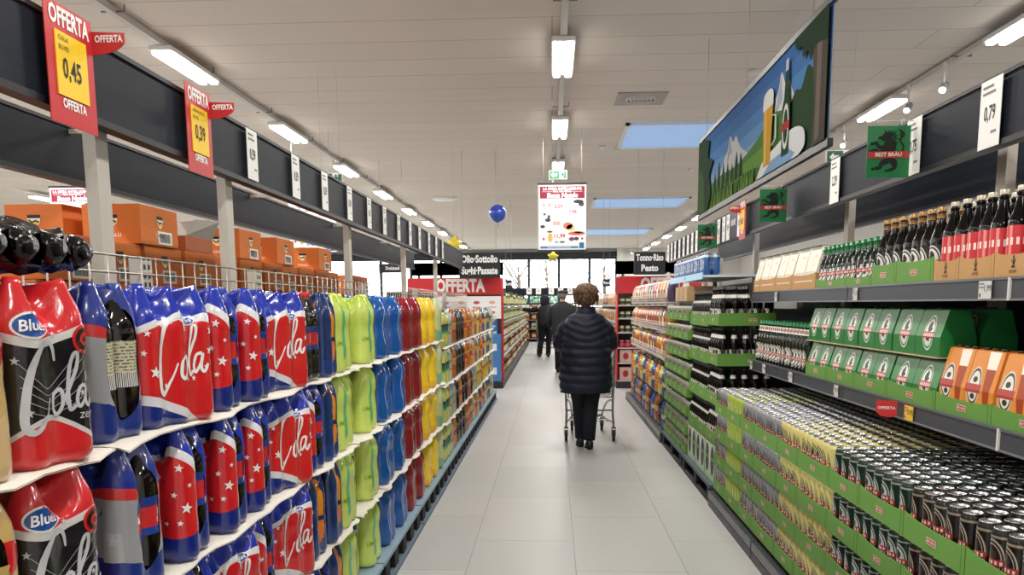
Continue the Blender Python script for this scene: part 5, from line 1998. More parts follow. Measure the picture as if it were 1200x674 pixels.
GRN_S = M((26, 112, 62), .45)
for i, (px, py, w, lab) in enumerate(((1041, 178, .18, 'green lion beer sign hung between price cards 2,29 and 0,75'), (906, 241, .175, 'green lion beer sign hung under the banner end, middle of three'), (829, 277, .18, 'green lion beer sign farthest along the beer header board'))):
    X = RX1 - .13
    y = ysolve(px, X, 2.1)
    p = hit(px, py, y=y)
    h = w * 1.2
    t = thing('beer_sign', lab, 'sign', (p.x, p.y, p.z), 0, 'green lion beer signs')
    b = MB()
    b.box((-w / 2, 0, -h / 2), (w / 2, .003, h / 2), GRN_S)
    lion(b, FACING(0, -.0012, .0), w * .86, M((16, 26, 20), .5))  # the emblem is a heraldic lion
    K = M((170, 56, 52), .5)
    m = FACING(0, -.0026, -.012)
    b.poly([(-w * .48, -h * .065), (w * .48, -h * .065), (w * .48, h * .065), (-w * .48, h * .065)], K, m)
    b.text('BEST BRÄU', M((246, 236, 224), .5), m @ Matrix.Translation((0, 0, .0006)), h * .105, .015)
    b.build('sign_panel', t)
    b = MB()
    for sx in (-.28, .28):
        b.tube([(w * sx, .0015, h / 2), (w * sx, .0015, h / 2 + .02), (w * sx + .012, .0015, h / 2 + .028)], .0025, M((200, 200, 196), .4), seg=5)
    b.tube([(-w * .45, .0015, h / 2 + .02), (w * .62, .0015, h / 2 + .02)], .002, M((200, 200, 196), .4), seg=5)
    b.build('hook', t)

# beer banner
BX = 1.5
bz0, bz1 = 2.325, 3.03
by0, by1 = ysolve(974, BX, 2.7), ysolve(820.5, BX, 2.6)
BL, BH = by1 - by0, bz1 - bz0
t = thing('hanging_banner', 'long hanging banner picturing a beer glass and bottle in green hills', 'banner', (BX, by1, bz0))
b = MB()
m0 = frame((-.004, 0, 0), (0, -1, 0), (0, 0, 1))
lay = [0]
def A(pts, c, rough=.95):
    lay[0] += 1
    b.poly([(x * BL, y * BH) for x, y in pts], M(tuple(int(v * .72) for v in c), rough, spec=.1), m0 @ Matrix.Translation((0, 0, .00025 * lay[0])))  # print darkened all over, the banner's shading put into its colours
b.box((-.003, -BL, 0), (.003, 0, BH), M((60, 110, 170), .55))
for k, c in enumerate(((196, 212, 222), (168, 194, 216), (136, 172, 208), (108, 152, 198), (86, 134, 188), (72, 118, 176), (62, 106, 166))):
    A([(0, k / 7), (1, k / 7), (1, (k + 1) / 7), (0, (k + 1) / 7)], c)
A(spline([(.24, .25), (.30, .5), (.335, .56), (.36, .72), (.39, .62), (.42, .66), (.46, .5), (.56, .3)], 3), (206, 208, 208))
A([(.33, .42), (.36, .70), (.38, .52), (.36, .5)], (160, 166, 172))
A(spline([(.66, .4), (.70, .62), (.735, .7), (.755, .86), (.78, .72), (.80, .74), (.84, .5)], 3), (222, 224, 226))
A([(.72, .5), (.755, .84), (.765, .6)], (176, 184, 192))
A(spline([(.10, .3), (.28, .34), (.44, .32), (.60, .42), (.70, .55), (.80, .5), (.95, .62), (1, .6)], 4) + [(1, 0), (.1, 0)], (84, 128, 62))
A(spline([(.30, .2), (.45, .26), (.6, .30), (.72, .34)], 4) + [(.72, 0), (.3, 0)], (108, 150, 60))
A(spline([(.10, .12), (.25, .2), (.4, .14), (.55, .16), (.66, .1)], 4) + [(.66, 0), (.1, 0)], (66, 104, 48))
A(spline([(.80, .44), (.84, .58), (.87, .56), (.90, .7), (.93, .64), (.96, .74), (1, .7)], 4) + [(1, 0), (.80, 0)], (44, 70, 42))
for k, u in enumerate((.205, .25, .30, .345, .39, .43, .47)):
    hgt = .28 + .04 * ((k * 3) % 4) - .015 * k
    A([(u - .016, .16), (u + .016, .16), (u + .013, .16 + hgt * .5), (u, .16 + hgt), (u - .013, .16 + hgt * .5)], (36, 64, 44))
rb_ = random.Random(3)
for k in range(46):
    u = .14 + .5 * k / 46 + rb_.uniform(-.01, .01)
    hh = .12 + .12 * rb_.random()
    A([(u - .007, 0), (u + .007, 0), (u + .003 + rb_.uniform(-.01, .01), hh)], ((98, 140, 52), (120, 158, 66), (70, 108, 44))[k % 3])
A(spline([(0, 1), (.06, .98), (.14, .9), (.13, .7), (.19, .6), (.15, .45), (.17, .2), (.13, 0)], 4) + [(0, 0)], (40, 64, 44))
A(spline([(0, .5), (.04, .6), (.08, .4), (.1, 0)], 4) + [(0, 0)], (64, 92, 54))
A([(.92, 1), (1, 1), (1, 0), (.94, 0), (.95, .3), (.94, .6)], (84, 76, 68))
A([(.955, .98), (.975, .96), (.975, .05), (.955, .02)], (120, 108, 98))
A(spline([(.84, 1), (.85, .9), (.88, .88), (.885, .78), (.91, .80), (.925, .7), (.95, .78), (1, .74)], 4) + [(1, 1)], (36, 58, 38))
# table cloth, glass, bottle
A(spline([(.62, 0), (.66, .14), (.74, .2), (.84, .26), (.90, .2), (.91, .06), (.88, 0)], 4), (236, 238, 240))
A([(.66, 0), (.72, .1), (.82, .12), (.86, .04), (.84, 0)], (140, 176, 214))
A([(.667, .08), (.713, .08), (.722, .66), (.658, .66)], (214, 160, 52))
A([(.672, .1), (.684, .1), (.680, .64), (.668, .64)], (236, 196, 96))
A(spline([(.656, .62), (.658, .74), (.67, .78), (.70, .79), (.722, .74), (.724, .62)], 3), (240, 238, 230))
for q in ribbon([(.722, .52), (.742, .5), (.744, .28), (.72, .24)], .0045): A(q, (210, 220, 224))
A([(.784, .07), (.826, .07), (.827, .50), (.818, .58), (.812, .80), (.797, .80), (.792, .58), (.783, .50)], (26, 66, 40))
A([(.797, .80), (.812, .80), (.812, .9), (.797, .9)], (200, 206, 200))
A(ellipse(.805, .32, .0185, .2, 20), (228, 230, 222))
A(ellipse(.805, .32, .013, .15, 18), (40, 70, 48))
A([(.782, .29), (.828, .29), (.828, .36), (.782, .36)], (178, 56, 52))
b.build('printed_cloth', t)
b = MB()
b.box((-.016, -BL - .04, BH), (.016, .04, BH + .045), M((24, 26, 30), .4), bev=.004)
b.box((-.016, -BL - .04, -.045), (.016, .04, 0), M((24, 26, 30), .4), bev=.004)
b.build('rod', t)
b = MB()
for y in (-.3, -BL * .5, -BL + .35): b.tube([(0, y, BH + .045), (0, y, CEIL - bz0)], .0025, GREYM, seg=5)
b.build('hanging_wire', t)


def poster(x, y, w, z0, z1, lab):
    h = z1 - z0
    t = thing('hanging_poster', lab, 'poster', (x, y, z0), 0, 'christmas offer posters')
    b = MB()
    b.box((-w / 2, 0, 0), (w / 2, .004, h), M((246, 246, 246), .5))
    def Q(pts, c, z=.0005): b.poly([((u - .5) * w, v * h) for u, v in pts], M(c, .5), FACING(0, -z, 0))
    def R_(u0, v0, u1, v1, c, z=.0005): Q([(u0, v0), (u1, v0), (u1, v1), (u0, v1)], c, z)
    def T(s, u, v, size, c, bold=.02, sh=0.0): b.text(s, M(c, .5), FACING((u - .5) * w, -.0015, v * h), size * h * 1.12, max(bold, .03), sh)
    R_(.03, .79, .97, .975, (128, 16, 48))
    T('LA SPESA INTELLIGENTE', .5, .935, .05, (250, 240, 244), .012)
    R_(.08, .893, .3, .897, (240, 225, 230), .001); R_(.7, .893, .92, .897, (240, 225, 230), .001)
    T('PER IL TUO NATALE', .5, .895, .028, (250, 240, 244))
    T('Buon Natale', .5, .835, .085, (252, 250, 250), .045, .12)
    for s, u, v, z in (('3,19', .17, .69, .065), ('2,59', .42, .665, .065), ('7,99', .72, .58, .065), ('11,99', .44, .21, .075)): T(s, u, v, z, (204, 52, 58), .025)
    for u, v, rx, ry, c in ((.84, .74, .11, .03, (54, 58, 60)), (.9, .70, .06, .035, (70, 74, 76)), (.2, .46, .06, .03, (52, 60, 70)), (.22, .51, .03, .03, (60, 66, 76)), (.13, .55, .03, .02, (90, 90, 100)), (.09, .36, .05, .025, (64, 60, 60)),
                            (.24, .28, .06, .015, (70, 60, 56)), (.25, .19, .05, .07, (226, 186, 96)), (.62, .37, .1, .055, (226, 120, 96)), (.68, .34, .09, .05, (236, 196, 110)), (.8, .25, .18, .03, (222, 112, 84)), (.84, .27, .1, .02, (238, 206, 150)),
                            (.11, .17, .022, .022, (190, 70, 90)), (.7, .165, .06, .03, (120, 70, 110)), (.8, .17, .05, .028, (90, 60, 90)), (.92, .17, .02, .02, (150, 70, 100)), (.5, .12, .06, .015, (90, 100, 110)), (.38, .12, .04, .02, (150, 190, 220))):
        Q(ellipse(u, v, rx, ry, 14), c)
    for k in range(3): R_(.3, .385 + .02 * k, .46, .397 + .02 * k, (228, 120, 110))
    R_(.04, .02, .84, .055, (70, 140, 190)); R_(.86, .02, .96, .11, (40, 110, 170))
    T('SCOPRI LE OFFERTE IN NEGOZIO', .44, .037, .022, (236, 244, 250))
    b.build('printed_sheet', t)
    b = MB()
    b.box((-w / 2 - .01, -.008, h), (w / 2 + .01, .012, h + .03), M((34, 34, 38), .4), bev=.003)
    b.box((-w / 2 - .01, -.008, -.025), (w / 2 + .01, .012, 0), M((34, 34, 38), .4), bev=.003)
    b.build('rail', t)
    b = MB()
    for s in (-1, 1): b.tube([(s * w * .4, 0, h + .03), (s * w * .4, 0, CEIL - z0)], .0025, GREYM, seg=5)
    b.build('hanging_wire', t)


pa, pb_ = hit(631, 293, y=12.0), hit(687, 216, y=12.0)
PW = pb_.x - pa.x
poster((pa.x + pb_.x) / 2, 12.0, PW, pa.z, pb_.z, 'christmas offer poster hanging over the middle of the aisle')
poster(hit(366, 250, y=12.0).x, 12.0, PW, pa.z, pb_.z, 'christmas offer poster half hidden behind the cola header boards')
poster(hit(84, 219, y=12.0).x, 12.0, PW, pa.z, hit(78, 220, y=12.0).z, 'christmas offer poster showing only its crimson top above the orange cartons')

# balloons
def balloon(px, py, y, r, c, lab, star5=False):
    p = hit(px, py, y=y)
    t = thing('balloon', lab, 'balloon', (p.x, p.y, p.z))
    b = MB()
    mt = M(c, .18, 0, .8)
    if not star5:
        b.lathe([(.004, -1.12 * r), (.012, -1.1 * r), (.02, -1.02 * r)] + [(r * math.cos(a), r * 1.02 * math.sin(a)) for a in [-PI / 2 + .25 + (PI - .25) * k / 16 for k in range(17)]], mt, 24)
    else:
        P_ = star(0, 0, r * 1.15, .1, .62)
        vs = [(q[0], 0, q[1]) for q in P_] + [(0, -r * .34, 0), (0, r * .34, 0)] + [(q[0] * .6, -r * .26, q[1] * .6) for q in P_] + [(q[0] * .6, r * .26, q[1] * .6) for q in P_]
        n = 10
        fs = []
        for i in range(n):
            j = (i + 1) % n
            fs += [(i, j, 12 + j, 12 + i), (12 + i, 12 + j, 10), (j, i, 22 + i, 22 + j), (22 + j, 22 + i, 11)]
        b.add(vs, fs, mt, None, True)
    b.build('envelope', t)
    b = MB()
    b.tube([(0, 0, -1.1 * r), (.01, 0, -1.4 * r), (-.005, .0, -1.75 * r)], .003, mt, seg=5)
    b.build('tail', t)
    b = MB()
    b.tube([(0, 0, r * .95), (0, 0, CEIL - p.z)], .0015, GREYM, seg=4)
    b.build('hanging_wire', t)


balloon(583, 250, 13.2, .135, (26, 66, 176), 'blue balloon hanging from the ceiling over the aisle')
balloon(532, 286, 13.0, .125, (214, 196, 50), 'yellow star balloon beside the oil and sauce sign', True)
balloon(648, 301, 15.0, .1, (200, 190, 60), 'yellow star balloon just below the middle christmas poster', True)


# aisle signs
SIGNK = M((22, 26, 32), .5)
def aisle_sign(x0, y0, x1, y1, Y, lines, lab):
    a, c = hit(x0, y1, y=Y), hit(x1, y0, y=Y)
    w, h = c.x - a.x, c.z - a.z
    t = thing('aisle_sign', lab, 'aisle sign', ((a.x + c.x) / 2, Y, (a.z + c.z) / 2))
    b = MB()
    b.box((-w / 2, 0, -h / 2), (w / 2, .03, h / 2), SIGNK, bev=.004)
    b.build('panel', t)
    b = MB()
    for i, l in enumerate(lines):
        v = (.24 - .46 * i) * h if len(lines) > 1 else 0
        tw = max(x for x, y in text_geo(l, 1, .02)[0]) * 2
        sz = h * (.40 if len(lines) > 1 else .5)
        b.bold(l, M((240, 240, 240), .5), FACING(0, -.002, v), sz, w * .88, .85, .04)
    b.build('lettering', t)
    b = MB()
    for s in (-1, 1): b.tube([(s * w * .4, .015, h / 2), (s * w * .4, .015, CEIL - (a.z + c.z) / 2)], .003, GREYM, seg=4)
    b.build('hanging_wire', t)


aisle_sign(538, 296, 586, 326, 13.6, ['Olio·Sottolio', 'Sughi·Passate'], 'black hanging sign for oil, pickles and sauces')
aisle_sign(743, 295, 780, 322, 13.6, ['Tonno·Riso', 'Pesto'], 'black hanging sign for tuna, rice and pesto')
aisle_sign(592, 328, 600, 338, 20, ['Sughi'], 'small black flag sign standing out from the jar shelves')
aisle_sign(706, 327, 715, 336, 20, ['Riso'], 'small black flag sign standing out from the dry goods shelves')
aisle_sign(444, 309, 476, 320, 14.5, ['Dolciumi'], 'small black hanging sign seen past the pale posts of the cola wall')

# ------------------------------------------------------------------ far gondolas
LG2 = -.85
RG2 = 1.10
G2A, G2B = 13.95, 30.0
SH = [.12, .50, .82, 1.12, 1.42]
RED2 = M((206, 40, 44), .45)


def end_header(x0, x1, y, lab, word):
    t = thing('offer_header', lab, 'sign', ((x0 + x1) / 2, y, 1.615))
    w = x1 - x0
    b = MB(); b.box((-w / 2, 0, 0), (w / 2, .04, .285), RED2, bev=.005)
    b.build('board', t)
    b = MB(); b.bold('OFFERTA', M((246, 244, 240), .5), FACING(word - .06, -.002, .14), .29, .84, .9, .045)
    b.build('lettering', t)
    return t


def far_gondola(x0, x1, y0, y1, lab, face):
    """face +1: products towards +X"""
    t = thing('shelf_gondola', lab, 'shelving', (0, 0, 0))
    xm = x1 - .5 * face if False else (x0 + x1) / 2
    b = MB(); b.box((xm - .03, y0 + .36, 0), (xm + .03, y1, 1.75), M((120, 116, 110), .6)); b.build('back_panel', t)
    b = MB(); b.box((x0, y0, 0), (x1, y1, .11), M((36, 38, 42), .5)); b.build('plinth', t)
    for z in SH[1:]:
        b = MB(); b.box((x0 + .03, y0 + .36, z - .03), (x1 - .03, y1, z), M((168, 166, 162), .5)); b.build('shelf', t)
    b = MB()
    for x in (x0, x1 - .04): b.box((x, y0 + .32, 0), (x + .04, y0 + .36, 1.9), M((206, 60, 62), .5))
    b.box((x0 + .04, y0 + .33, 0), (x1 - .04, y0 + .35, 1.9), M((60, 58, 58), .6))
    b.build('end_panel', t)
    b = MB(); b.box((x0, y0 + .30, 1.95), (x1, y0 + .33, 2.17), BOARD)
    for x in (x0 + .1, x1 - .14): b.box((x, y0 + .33, 1.7), (x + .04, y0 + .36, 2.15), POST); b.build('header_board', t)
    return t


far_gondola(-2.45, LG2, G2A, G2B, 'far gondola of jars beyond the cola wall', 1)
far_gondola(RG2, 2.6, G2A, G2B, 'far gondola of dry goods beyond the beer wall', -1)
h1 = end_header(-2.47, LG2 - .01, G2A - .05, 'red OFFERTA header over the shelf end beyond the cola wall', .16)
h2 = end_header(RG2 + .02, 2.6, G2A - .05, 'red OFFERTA header over the shelf end beyond the beer wall', .1)

# jars on the far left gondola
def jar_spec(name, body, lid, r=.05, h=.16, lab=None):
    b = MB(); b.lathe([(r * .9, 0), (r, .008), (r, h * .7), (r * .8, h * .82), (r * .8, h * .86)], M(body, .15, 0, .5), 12)
    parts = []
    if lab:
        q = MB(); q.lathe([(r + .001, h * .15), (r + .001, h * .62)], M(lab, .5), 12, cap0=False, cap1=False); parts.append(('label', q.mesh('label'), (0, 0, 0)))
    q = MB(); q.lathe([(r * .88, h * .85), (r * .88, h), (0, h)], M(lid, .35, .2), 12, cap0=False); parts.append(('lid', q.mesh('lid'), (0, 0, 0)))
    return Spec(name, 'jar', b.mesh('glass'), parts)


JS = [jar_spec('sauce_jar', (130, 30, 24), (210, 190, 120), r=.062, h=.23, lab=(222, 214, 190)), jar_spec('oil_bottle', (58, 76, 30), (40, 60, 34), .05, .30, (214, 206, 150)), jar_spec('pickle_jar', (112, 120, 60), (204, 196, 160), .066, .25, (190, 200, 150)), jar_spec('dark_jar', (40, 34, 28), (150, 40, 36), .062, .24, (170, 150, 100))]
JN = ['red sauce jar', 'oil bottle', 'pickle jar', 'dark jar']
rj = random.Random(8)
SHN = ['bottom', 'second', 'third', 'fourth', 'top']
jc = {}
for si, z in enumerate(SH):
    for k in range(58):
        y = G2A + .5 + .27 * k
        if y > G2B - .2: break
        kd = [0, 3, 2, 1, 2][si] if (k // 5) % 2 == 0 else [3, 0, 0, 2, 1][si]
        if kd == 1 and si != 4 and z + .30 > SH[min(si + 1, 4)] - .03: kd = 2
        jc[(kd, si)] = jc.get((kd, si), 0) + 1
        JS[kd].put((LG2 - .13 - rj.uniform(0, .03), y, z + .002 if si else .112), 0, '%s on the far jar gondola, %s shelf, %s along it' % (JN[kd], SHN[si], nth(jc[(kd, si)])), 'jars on the far gondola')
# display packs at the end of the far left gondola
DB = M((70, 130, 190), .35, var=.1)
n_ = N('blue_white_box')
f_ = n_.noise(n_.obj(), 9, 2)
DBW = n_.fin(n_.mix(n_.math('GREATER_THAN', f_, .52), col((66, 120, 190)), col((206, 220, 232))), .4)
for i, (x, z, w, h) in enumerate(((-1.06, .112, .34, .42), (-1.06, .534, .34, .40), (-1.10, .936, .28, .26), (-1.52, .112, .5, .5))):
    b = MB(); b.box((-w / 2, 0, 0), (w / 2, .22, h), (DB, DB, DBW, DBW)[i], bev=.012)
    t = Spec('drinks_carton', 'carton', None, [('box', b.mesh('box'), (0, 0, 0))]).put((x, G2A + .05, z), 0, 'blue carton on the shelf end beyond the cola wall, %s' % ['lowest at the aisle corner', 'second from the floor', 'topmost, blue and white', 'wide one farther from the aisle'][i], 'blue cartons on the shelf end')
    q = MB(); q.box((-w * .3, -.002, h * .3), (w * .3, 0, h * .6), M((226, 232, 238), .5)); q.build('label', t)
# white offer poster under the header
b = MB()
w, h = 1.10, .38
b.box((-w / 2, 0, 0), (w / 2, .008, h), M((238, 238, 238), .5))
for k in range(4):
    for r in range(2):
        b.poly(ellipse(-w * .36 + w * .24 * k, h * (.72 - .44 * r), .055, .028, 14), M(((206, 90, 90), (214, 150, 110), (190, 70, 90), (226, 170, 150))[(k + r) % 4], .5), FACING(0, -.001, 0))
        b.poly([(-w * .42 + w * .24 * k, h * (.50 - .42 * r)), (-w * .3 + w * .24 * k, h * (.50 - .42 * r)), (-w * .3 + w * .24 * k, h * (.53 - .42 * r)), (-w * .42 + w * .24 * k, h * (.53 - .42 * r))], M((190, 60, 66), .5), FACING(0, -.001, 0))
b.build('hanging_offer_poster', None, (-1.42, G2A - .045, 1.205), label='white poster with small food pictures under the red header beyond the cola wall', cat='poster')
# shelves on the end of the far right gondola
t = thing('end_shelf', 'end shelves with jars under the red header beyond the beer wall', 'shelving', (0, 0, 0))
EZ = [.14, .44, .70, .96, 1.20, 1.42]
for z in EZ:
    b = MB(); b.box((RG2 + .02, G2A - .02, z - .02), (2.55, G2A + .315, z), M((190, 188, 182), .5)); b.build('shelf', t)
for x in (RG2 + .0, 2.56):
    b = MB(); b.box((x, G2A - .02, .112), (x + .018, G2A + .315, 1.6), M((190, 44, 50), .5)); b.build('side_panel', t)
RJ = jar_spec('red_jar', (150, 24, 34), (206, 120, 120), .045, .12, (200, 70, 80))
WJ = jar_spec('tuna_jar', (196, 186, 160), (190, 170, 90), .045, .11, (60, 74, 60))
for zi, z in enumerate(EZ):
    for k in range(13):
        x = RG2 + .09 + .103 * k
        if zi in (2, 4, 5):
            (RJ if zi == 2 else WJ).put((x, G2A + .06, z + .001), 0, '%s on the end shelf beyond the beer wall, %s along, %s' % ('red jar' if zi == 2 else 'pale tuna jar', nth(k + 1), ['', '', 'middle shelf', '', 'upper shelf', 'topmost shelf'][zi]), 'jars on the shelf end')
        elif zi == 3 and k < 14:
            WJ.put((x, G2A + .06, z + .001), 0, 'pale tuna jar on the end shelf beyond the beer wall, %s along, fourth shelf' % nth(k + 1), 'jars on the shelf end')
PB = M((214, 170, 160), .5, var=.08)
for zi in (0, 1):
    for k in range(6):
        b = MB(); b.box((-.105, 0, 0), (.105, .2, .22), PB, bev=.004)
        tt = Spec('pink_box', 'box', None, [('box', b.mesh('box'), (0, 0, 0))]).put((RG2 + .16 + .23 * k, G2A + .03, EZ[zi] + .001), 0, 'pink box on the %s end shelf beyond the beer wall, %s along' % (['bottom', 'second'][zi], nth(k + 1)), 'pink boxes on the shelf end')
        q = MB(); q.poly(ellipse(0, .11, .05, .06, 12), M((150, 40, 44), .5), FACING(0, -.001, 0)); q.build('badge', tt)

# dry goods on the far right gondola
def pouch(name, c, c2, w=.2, h=.24, d=.1, cat='food bag'):
    b = MB()
    rings = []
    for k in range(8):
        t_ = k / 7
        e = [.9, 1, 1, 1, .98, .9, .7, .12][k]
        rings.append([(math.copysign(abs(math.cos(a)) ** .5, math.cos(a)) * d / 2 * e, math.copysign(abs(math.sin(a)) ** .5, math.sin(a)) * w / 2 * (1 - .08 * (k > 5)), t_ * h) for a in [2 * PI * j / 16 for j in range(16)]])
    b.loft(rings, M(c, .3, 0, .4))
    ps = []
    for s in (-1, 1):
        q = MB()
        q.poly([(-w * .34, h * .25), (w * .34, h * .2), (w * .34, h * .55), (-w * .34, h * .6)], M(c2, .35), frame((s * (d / 2 + .002), 0, 0), (0, s, 0), (0, 0, 1)))
        ps.append(('label', q.mesh('label'), (0, 0, 0)))
    return Spec(name, cat, b.mesh('bag'), ps)


DG = [pouch('rice_bag', (196, 120, 60), (230, 210, 160)), pouch('rice_bag', (206, 160, 90), (150, 50, 40)), pouch('rice_bag', (150, 70, 50), (226, 196, 130)), pouch('rice_bag', (206, 196, 170), (90, 110, 80))]
DGN = ['amber', 'golden', 'reddish', 'cream']
dc = {}
for si, z in enumerate(SH):
    for k in range(36):
        y = G2A + .5 + .42 * k
        if y > G2B - .2: break
        kd = (k // 4 + si) % 4
        dc[(kd, si)] = dc.get((kd, si), 0) + 1
        DG[kd].put((RG2 + .13, y, z + .002 if si else .112), 0, '%s food bag on the far dry goods gondola, %s shelf, %s such' % (DGN[kd], SHN[si], nth(dc[(kd, si)])), 'food bags on the far gondola')

# transverse gondola closing the aisle
t = thing('shelf_gondola', 'low gondola across the far end of the aisle with dark board and white cards', 'shelving', (0, 0, 0))
TY = 31.5
b = MB(); b.box((-2.3, TY, 1.76), (1.6, TY + .03, 2.06), BOARD); b.build('header_board', t)
b = MB(); b.box((-2.3, TY + .3, 0), (1.6, TY + .34, 1.1), M((96, 92, 88), .6)); b.build('back_panel', t)
for z in (.14, .5, .85, 1.18):
    b = MB(); b.box((-2.3, TY - .15, z - .03), (1.6, TY + .3, z), M((120, 116, 110), .5)); b.build('shelf', t)
for x in (-2.28, -.4, 1.55):
    b = MB(); b.box((x, TY + .31, 0), (x + .04, TY + .35, 2.1), POST); b.box((x, TY + .03, 1.9), (x + .04, TY + .35, 1.93), POST); b.build('upright_post', t)
for i, px in enumerate((620, 631, 646, 657, 668)):
    p = hit(px, 341, y=TY)
    price_card(FACING, p.x, TY - .01, p.z, .2, .26, '0,%d9' % (i + 4), 'white price card on the board across the far end, %s of five' % nth(i + 1), group='price cards at the far end')
rj = random.Random(2)
for si, z in enumerate((.14, .5, .85, 1.18)):
    for k in range(13):
        kd = rj.randrange(4)
        DG[kd].put((-2.1 + .28 * k, TY + .05, z + .001), PI / 2, '%s bag on the %s shelf across the far end of the aisle, %s along' % (DGN[kd], SHN[si], nth(k + 1)), 'bags on the far end gondola')

# ------------------------------------------------------------------ drinks and snacks past the can trays (right side)
for i in range(12):
    for tier in range(2):
        y = 8.62 + .305 * i
        kd = ['c_blueade', 'c_orangeade', 'c_dark', 'c_blueade', 'c_peach', 'c_yellowade'][(i * 2 + tier * 3) % 6]
        SP[kd].put((RB + .04 + .135, y, .1125 + .3385 * tier), PI, '%s past the beer cans, %s along, %s tier' % (DESC[kd], nth(i + 1), ['lower', 'upper'][tier]), 'bottle packs past the can trays')
t = thing('snack_rack', 'white wire-fronted rack of snack bags past the small green can trays', 'shelving', (0, 0, 0))
RK = [.86, 1.16, 1.46]
for z in RK:
    b = MB(); b.box((RB + .06, 8.5, z - .015), (1.74, 12.3, z), M((214, 212, 206), .5)); b.build('shelf', t)
    b = MB()
    for q in range(3): b.tube([(RB + .055, 8.5, z + .02 + .03 * q), (RB + .055, 12.3, z + .02 + .03 * q)], .003, M((220, 220, 216), .4, .3), seg=5)
    for q in range(40): b.tube([(RB + .055, 8.5 + .095 * q, z - .01), (RB + .055, 8.5 + .095 * q, z + .09)], .002, M((220, 220, 216), .4, .3), seg=4)
    b.build('wire_front', t)
for y in (8.5, 12.28):
    b = MB(); b.box((1.70, y, .114), (1.74, y + .02, 1.9), M((214, 212, 206), .5)); b.build('upright', t)
SN = [pouch('snack_bag', (176, 52, 62), (240, 214, 130), .22, .24, .12), pouch('snack_bag', (212, 164, 44), (206, 70, 56), .22, .24, .12), pouch('snack_bag', (184, 116, 60), (170, 44, 48), .22, .24, .12), pouch('snack_bag', (84, 60, 96), (220, 190, 110), .22, .24, .12)]
SNN = ['pink', 'yellow', 'tan', 'purple']
for si, z in enumerate(RK):
    for k in range(15):
        kd = rj.choice([0, 1, 1, 2, 2, 0, 3]) if k else 3 if si == 2 else 1
        SN[kd].put((RB + .135, 8.66 + .25 * k, z + .001), 0, '%s snack bag on the %s level of the wire-fronted rack, %s along' % (SNN[kd], ['lower', 'middle', 'upper'][si], nth(k + 1)), 'snack bags on the rack')
# blue cans on a shelf over the can trays
YS0, YS1 = ysolve(828, 1.24, 1.72), min(8.36, ysolve(786, 1.24, 1.72))
t = thing('can_shelf', 'raised shelf with pale blue strip over the small green can trays', 'shelf', (0, 0, 0))
b = MB(); b.box((1.215, YS0, 1.652), (1.66, YS1 + .1, 1.67), M((206, 214, 220), .4)); b.build('board', t)
b = MB(); b.box((1.205, YS0, 1.636), (1.214, YS1 + .1, 1.69), M((150, 196, 226), .4))
b.text('BIRRA', M((30, 40, 60), .5), AISLE_R(1.2035, (YS0 + YS1) / 2, 1.663), .03, .01)
b.build('label_strip', t)
for y in (YS0 + .03, YS1):
    b = MB(); b.box((1.62, y, .16), (1.66, y + .03, 1.652), M((120, 120, 120), .4, .4))
    b.build('support', t)
BC = can_spec('blue_beer_can', emblem_mat('blue_can', (44, 96, 160), (190, 206, 222), (214, 222, 230), (40, 80, 140), (60, 110, 170), PER, 0, .085, .025, .05, .008, 1.0, [(.14, .16, (206, 212, 220))], .28, .4))
nb = int((YS1 - YS0) / .075)
for r in range(2):
    for k in range(nb):
        BC.put((1.255 + .07 * r, YS0 + .05 + .075 * k, 1.671), RN.uniform(-.4, .4), 'blue beer can on the raised shelf, %s along, %s row' % (nth(k + 1), ['front', 'rear'][r]), 'blue beer cans')
for k in range(3):
    b = MB(); b.box((0, 0, 0), (.24, .2, .13), M((196, 160, 118), .6, var=.06), bev=.003)
    t = Spec('tan_box', 'box', None, [('box', b.mesh('box'), (0, 0, 0))]).put((1.18, ysolve(805, 1.18, 1.55) + .23 * k, 1.462), 0, 'small tan box on top of the small green can trays, %s from the blue cans' % nth(k + 1), 'tan boxes on the can trays')
    q = MB(); q.box((.06, .05, .13), (.18, .15, .1315), M((150, 110, 70), .6)); q.build('tape', t)
# dark crates standing at the far end of the biscuit shelf
for k in range(4):
    b = MB(); b.box((-.3, 0, 0), (0, .5, .24), M(((40, 52, 40), (52, 40, 32), (34, 46, 36), (60, 44, 34))[k], .7, var=.1), bev=.006)
    t = Spec('dark_crate', 'crate', None, [('box', b.mesh('box'), (0, 0, 0))]).put((-1.72, 9.9 + .58 * k, 1.369), 0, 'dark crate at the far end of the biscuit carton shelf, %s from the aisle end' % nth(4 - k), 'dark crates behind the cola wall')
    q = MB(); q.box((-.2, -.002, .1), (-.1, .0, .14), M((150, 140, 110), .6)); q.build('hand_hole', t)
# ------------------------------------------------------------------ people
def skin_body(name, nodes, edges, root, mat, parent, levels=2):
    """one continuous body: joints with radii grown by a skin surface"""
    names = list(nodes)
    me = bpy.data.meshes.new(name)
    me.from_pydata([nodes[k][:3] for k in names], [(names.index(a), names.index(b)) for a, b in edges], [])
    o = bpy.data.objects.new(name, me)
    COL.objects.link(o)
    md = o.modifiers.new('skin', 'SKIN')
    md.use_smooth_shade = True
    for i, k in enumerate(names):
        r = nodes[k][3]
        sv = me.skin_vertices[0].data[i]
        sv.radius = r if isinstance(r, tuple) else (r, r)
        sv.use_root = (k == root)
    sb = o.modifiers.new('sub', 'SUBSURF')
    sb.levels = sb.render_levels = levels
    dg = bpy.context.evaluated_depsgraph_get()
    m2 = bpy.data.meshes.new_from_object(o.evaluated_get(dg))
    bpy.data.objects.remove(o)
    m2.materials.clear()
    m2.materials.append(mat)
    for p in m2.polygons: p.use_smooth = True
    return ob(name, m2, parent)


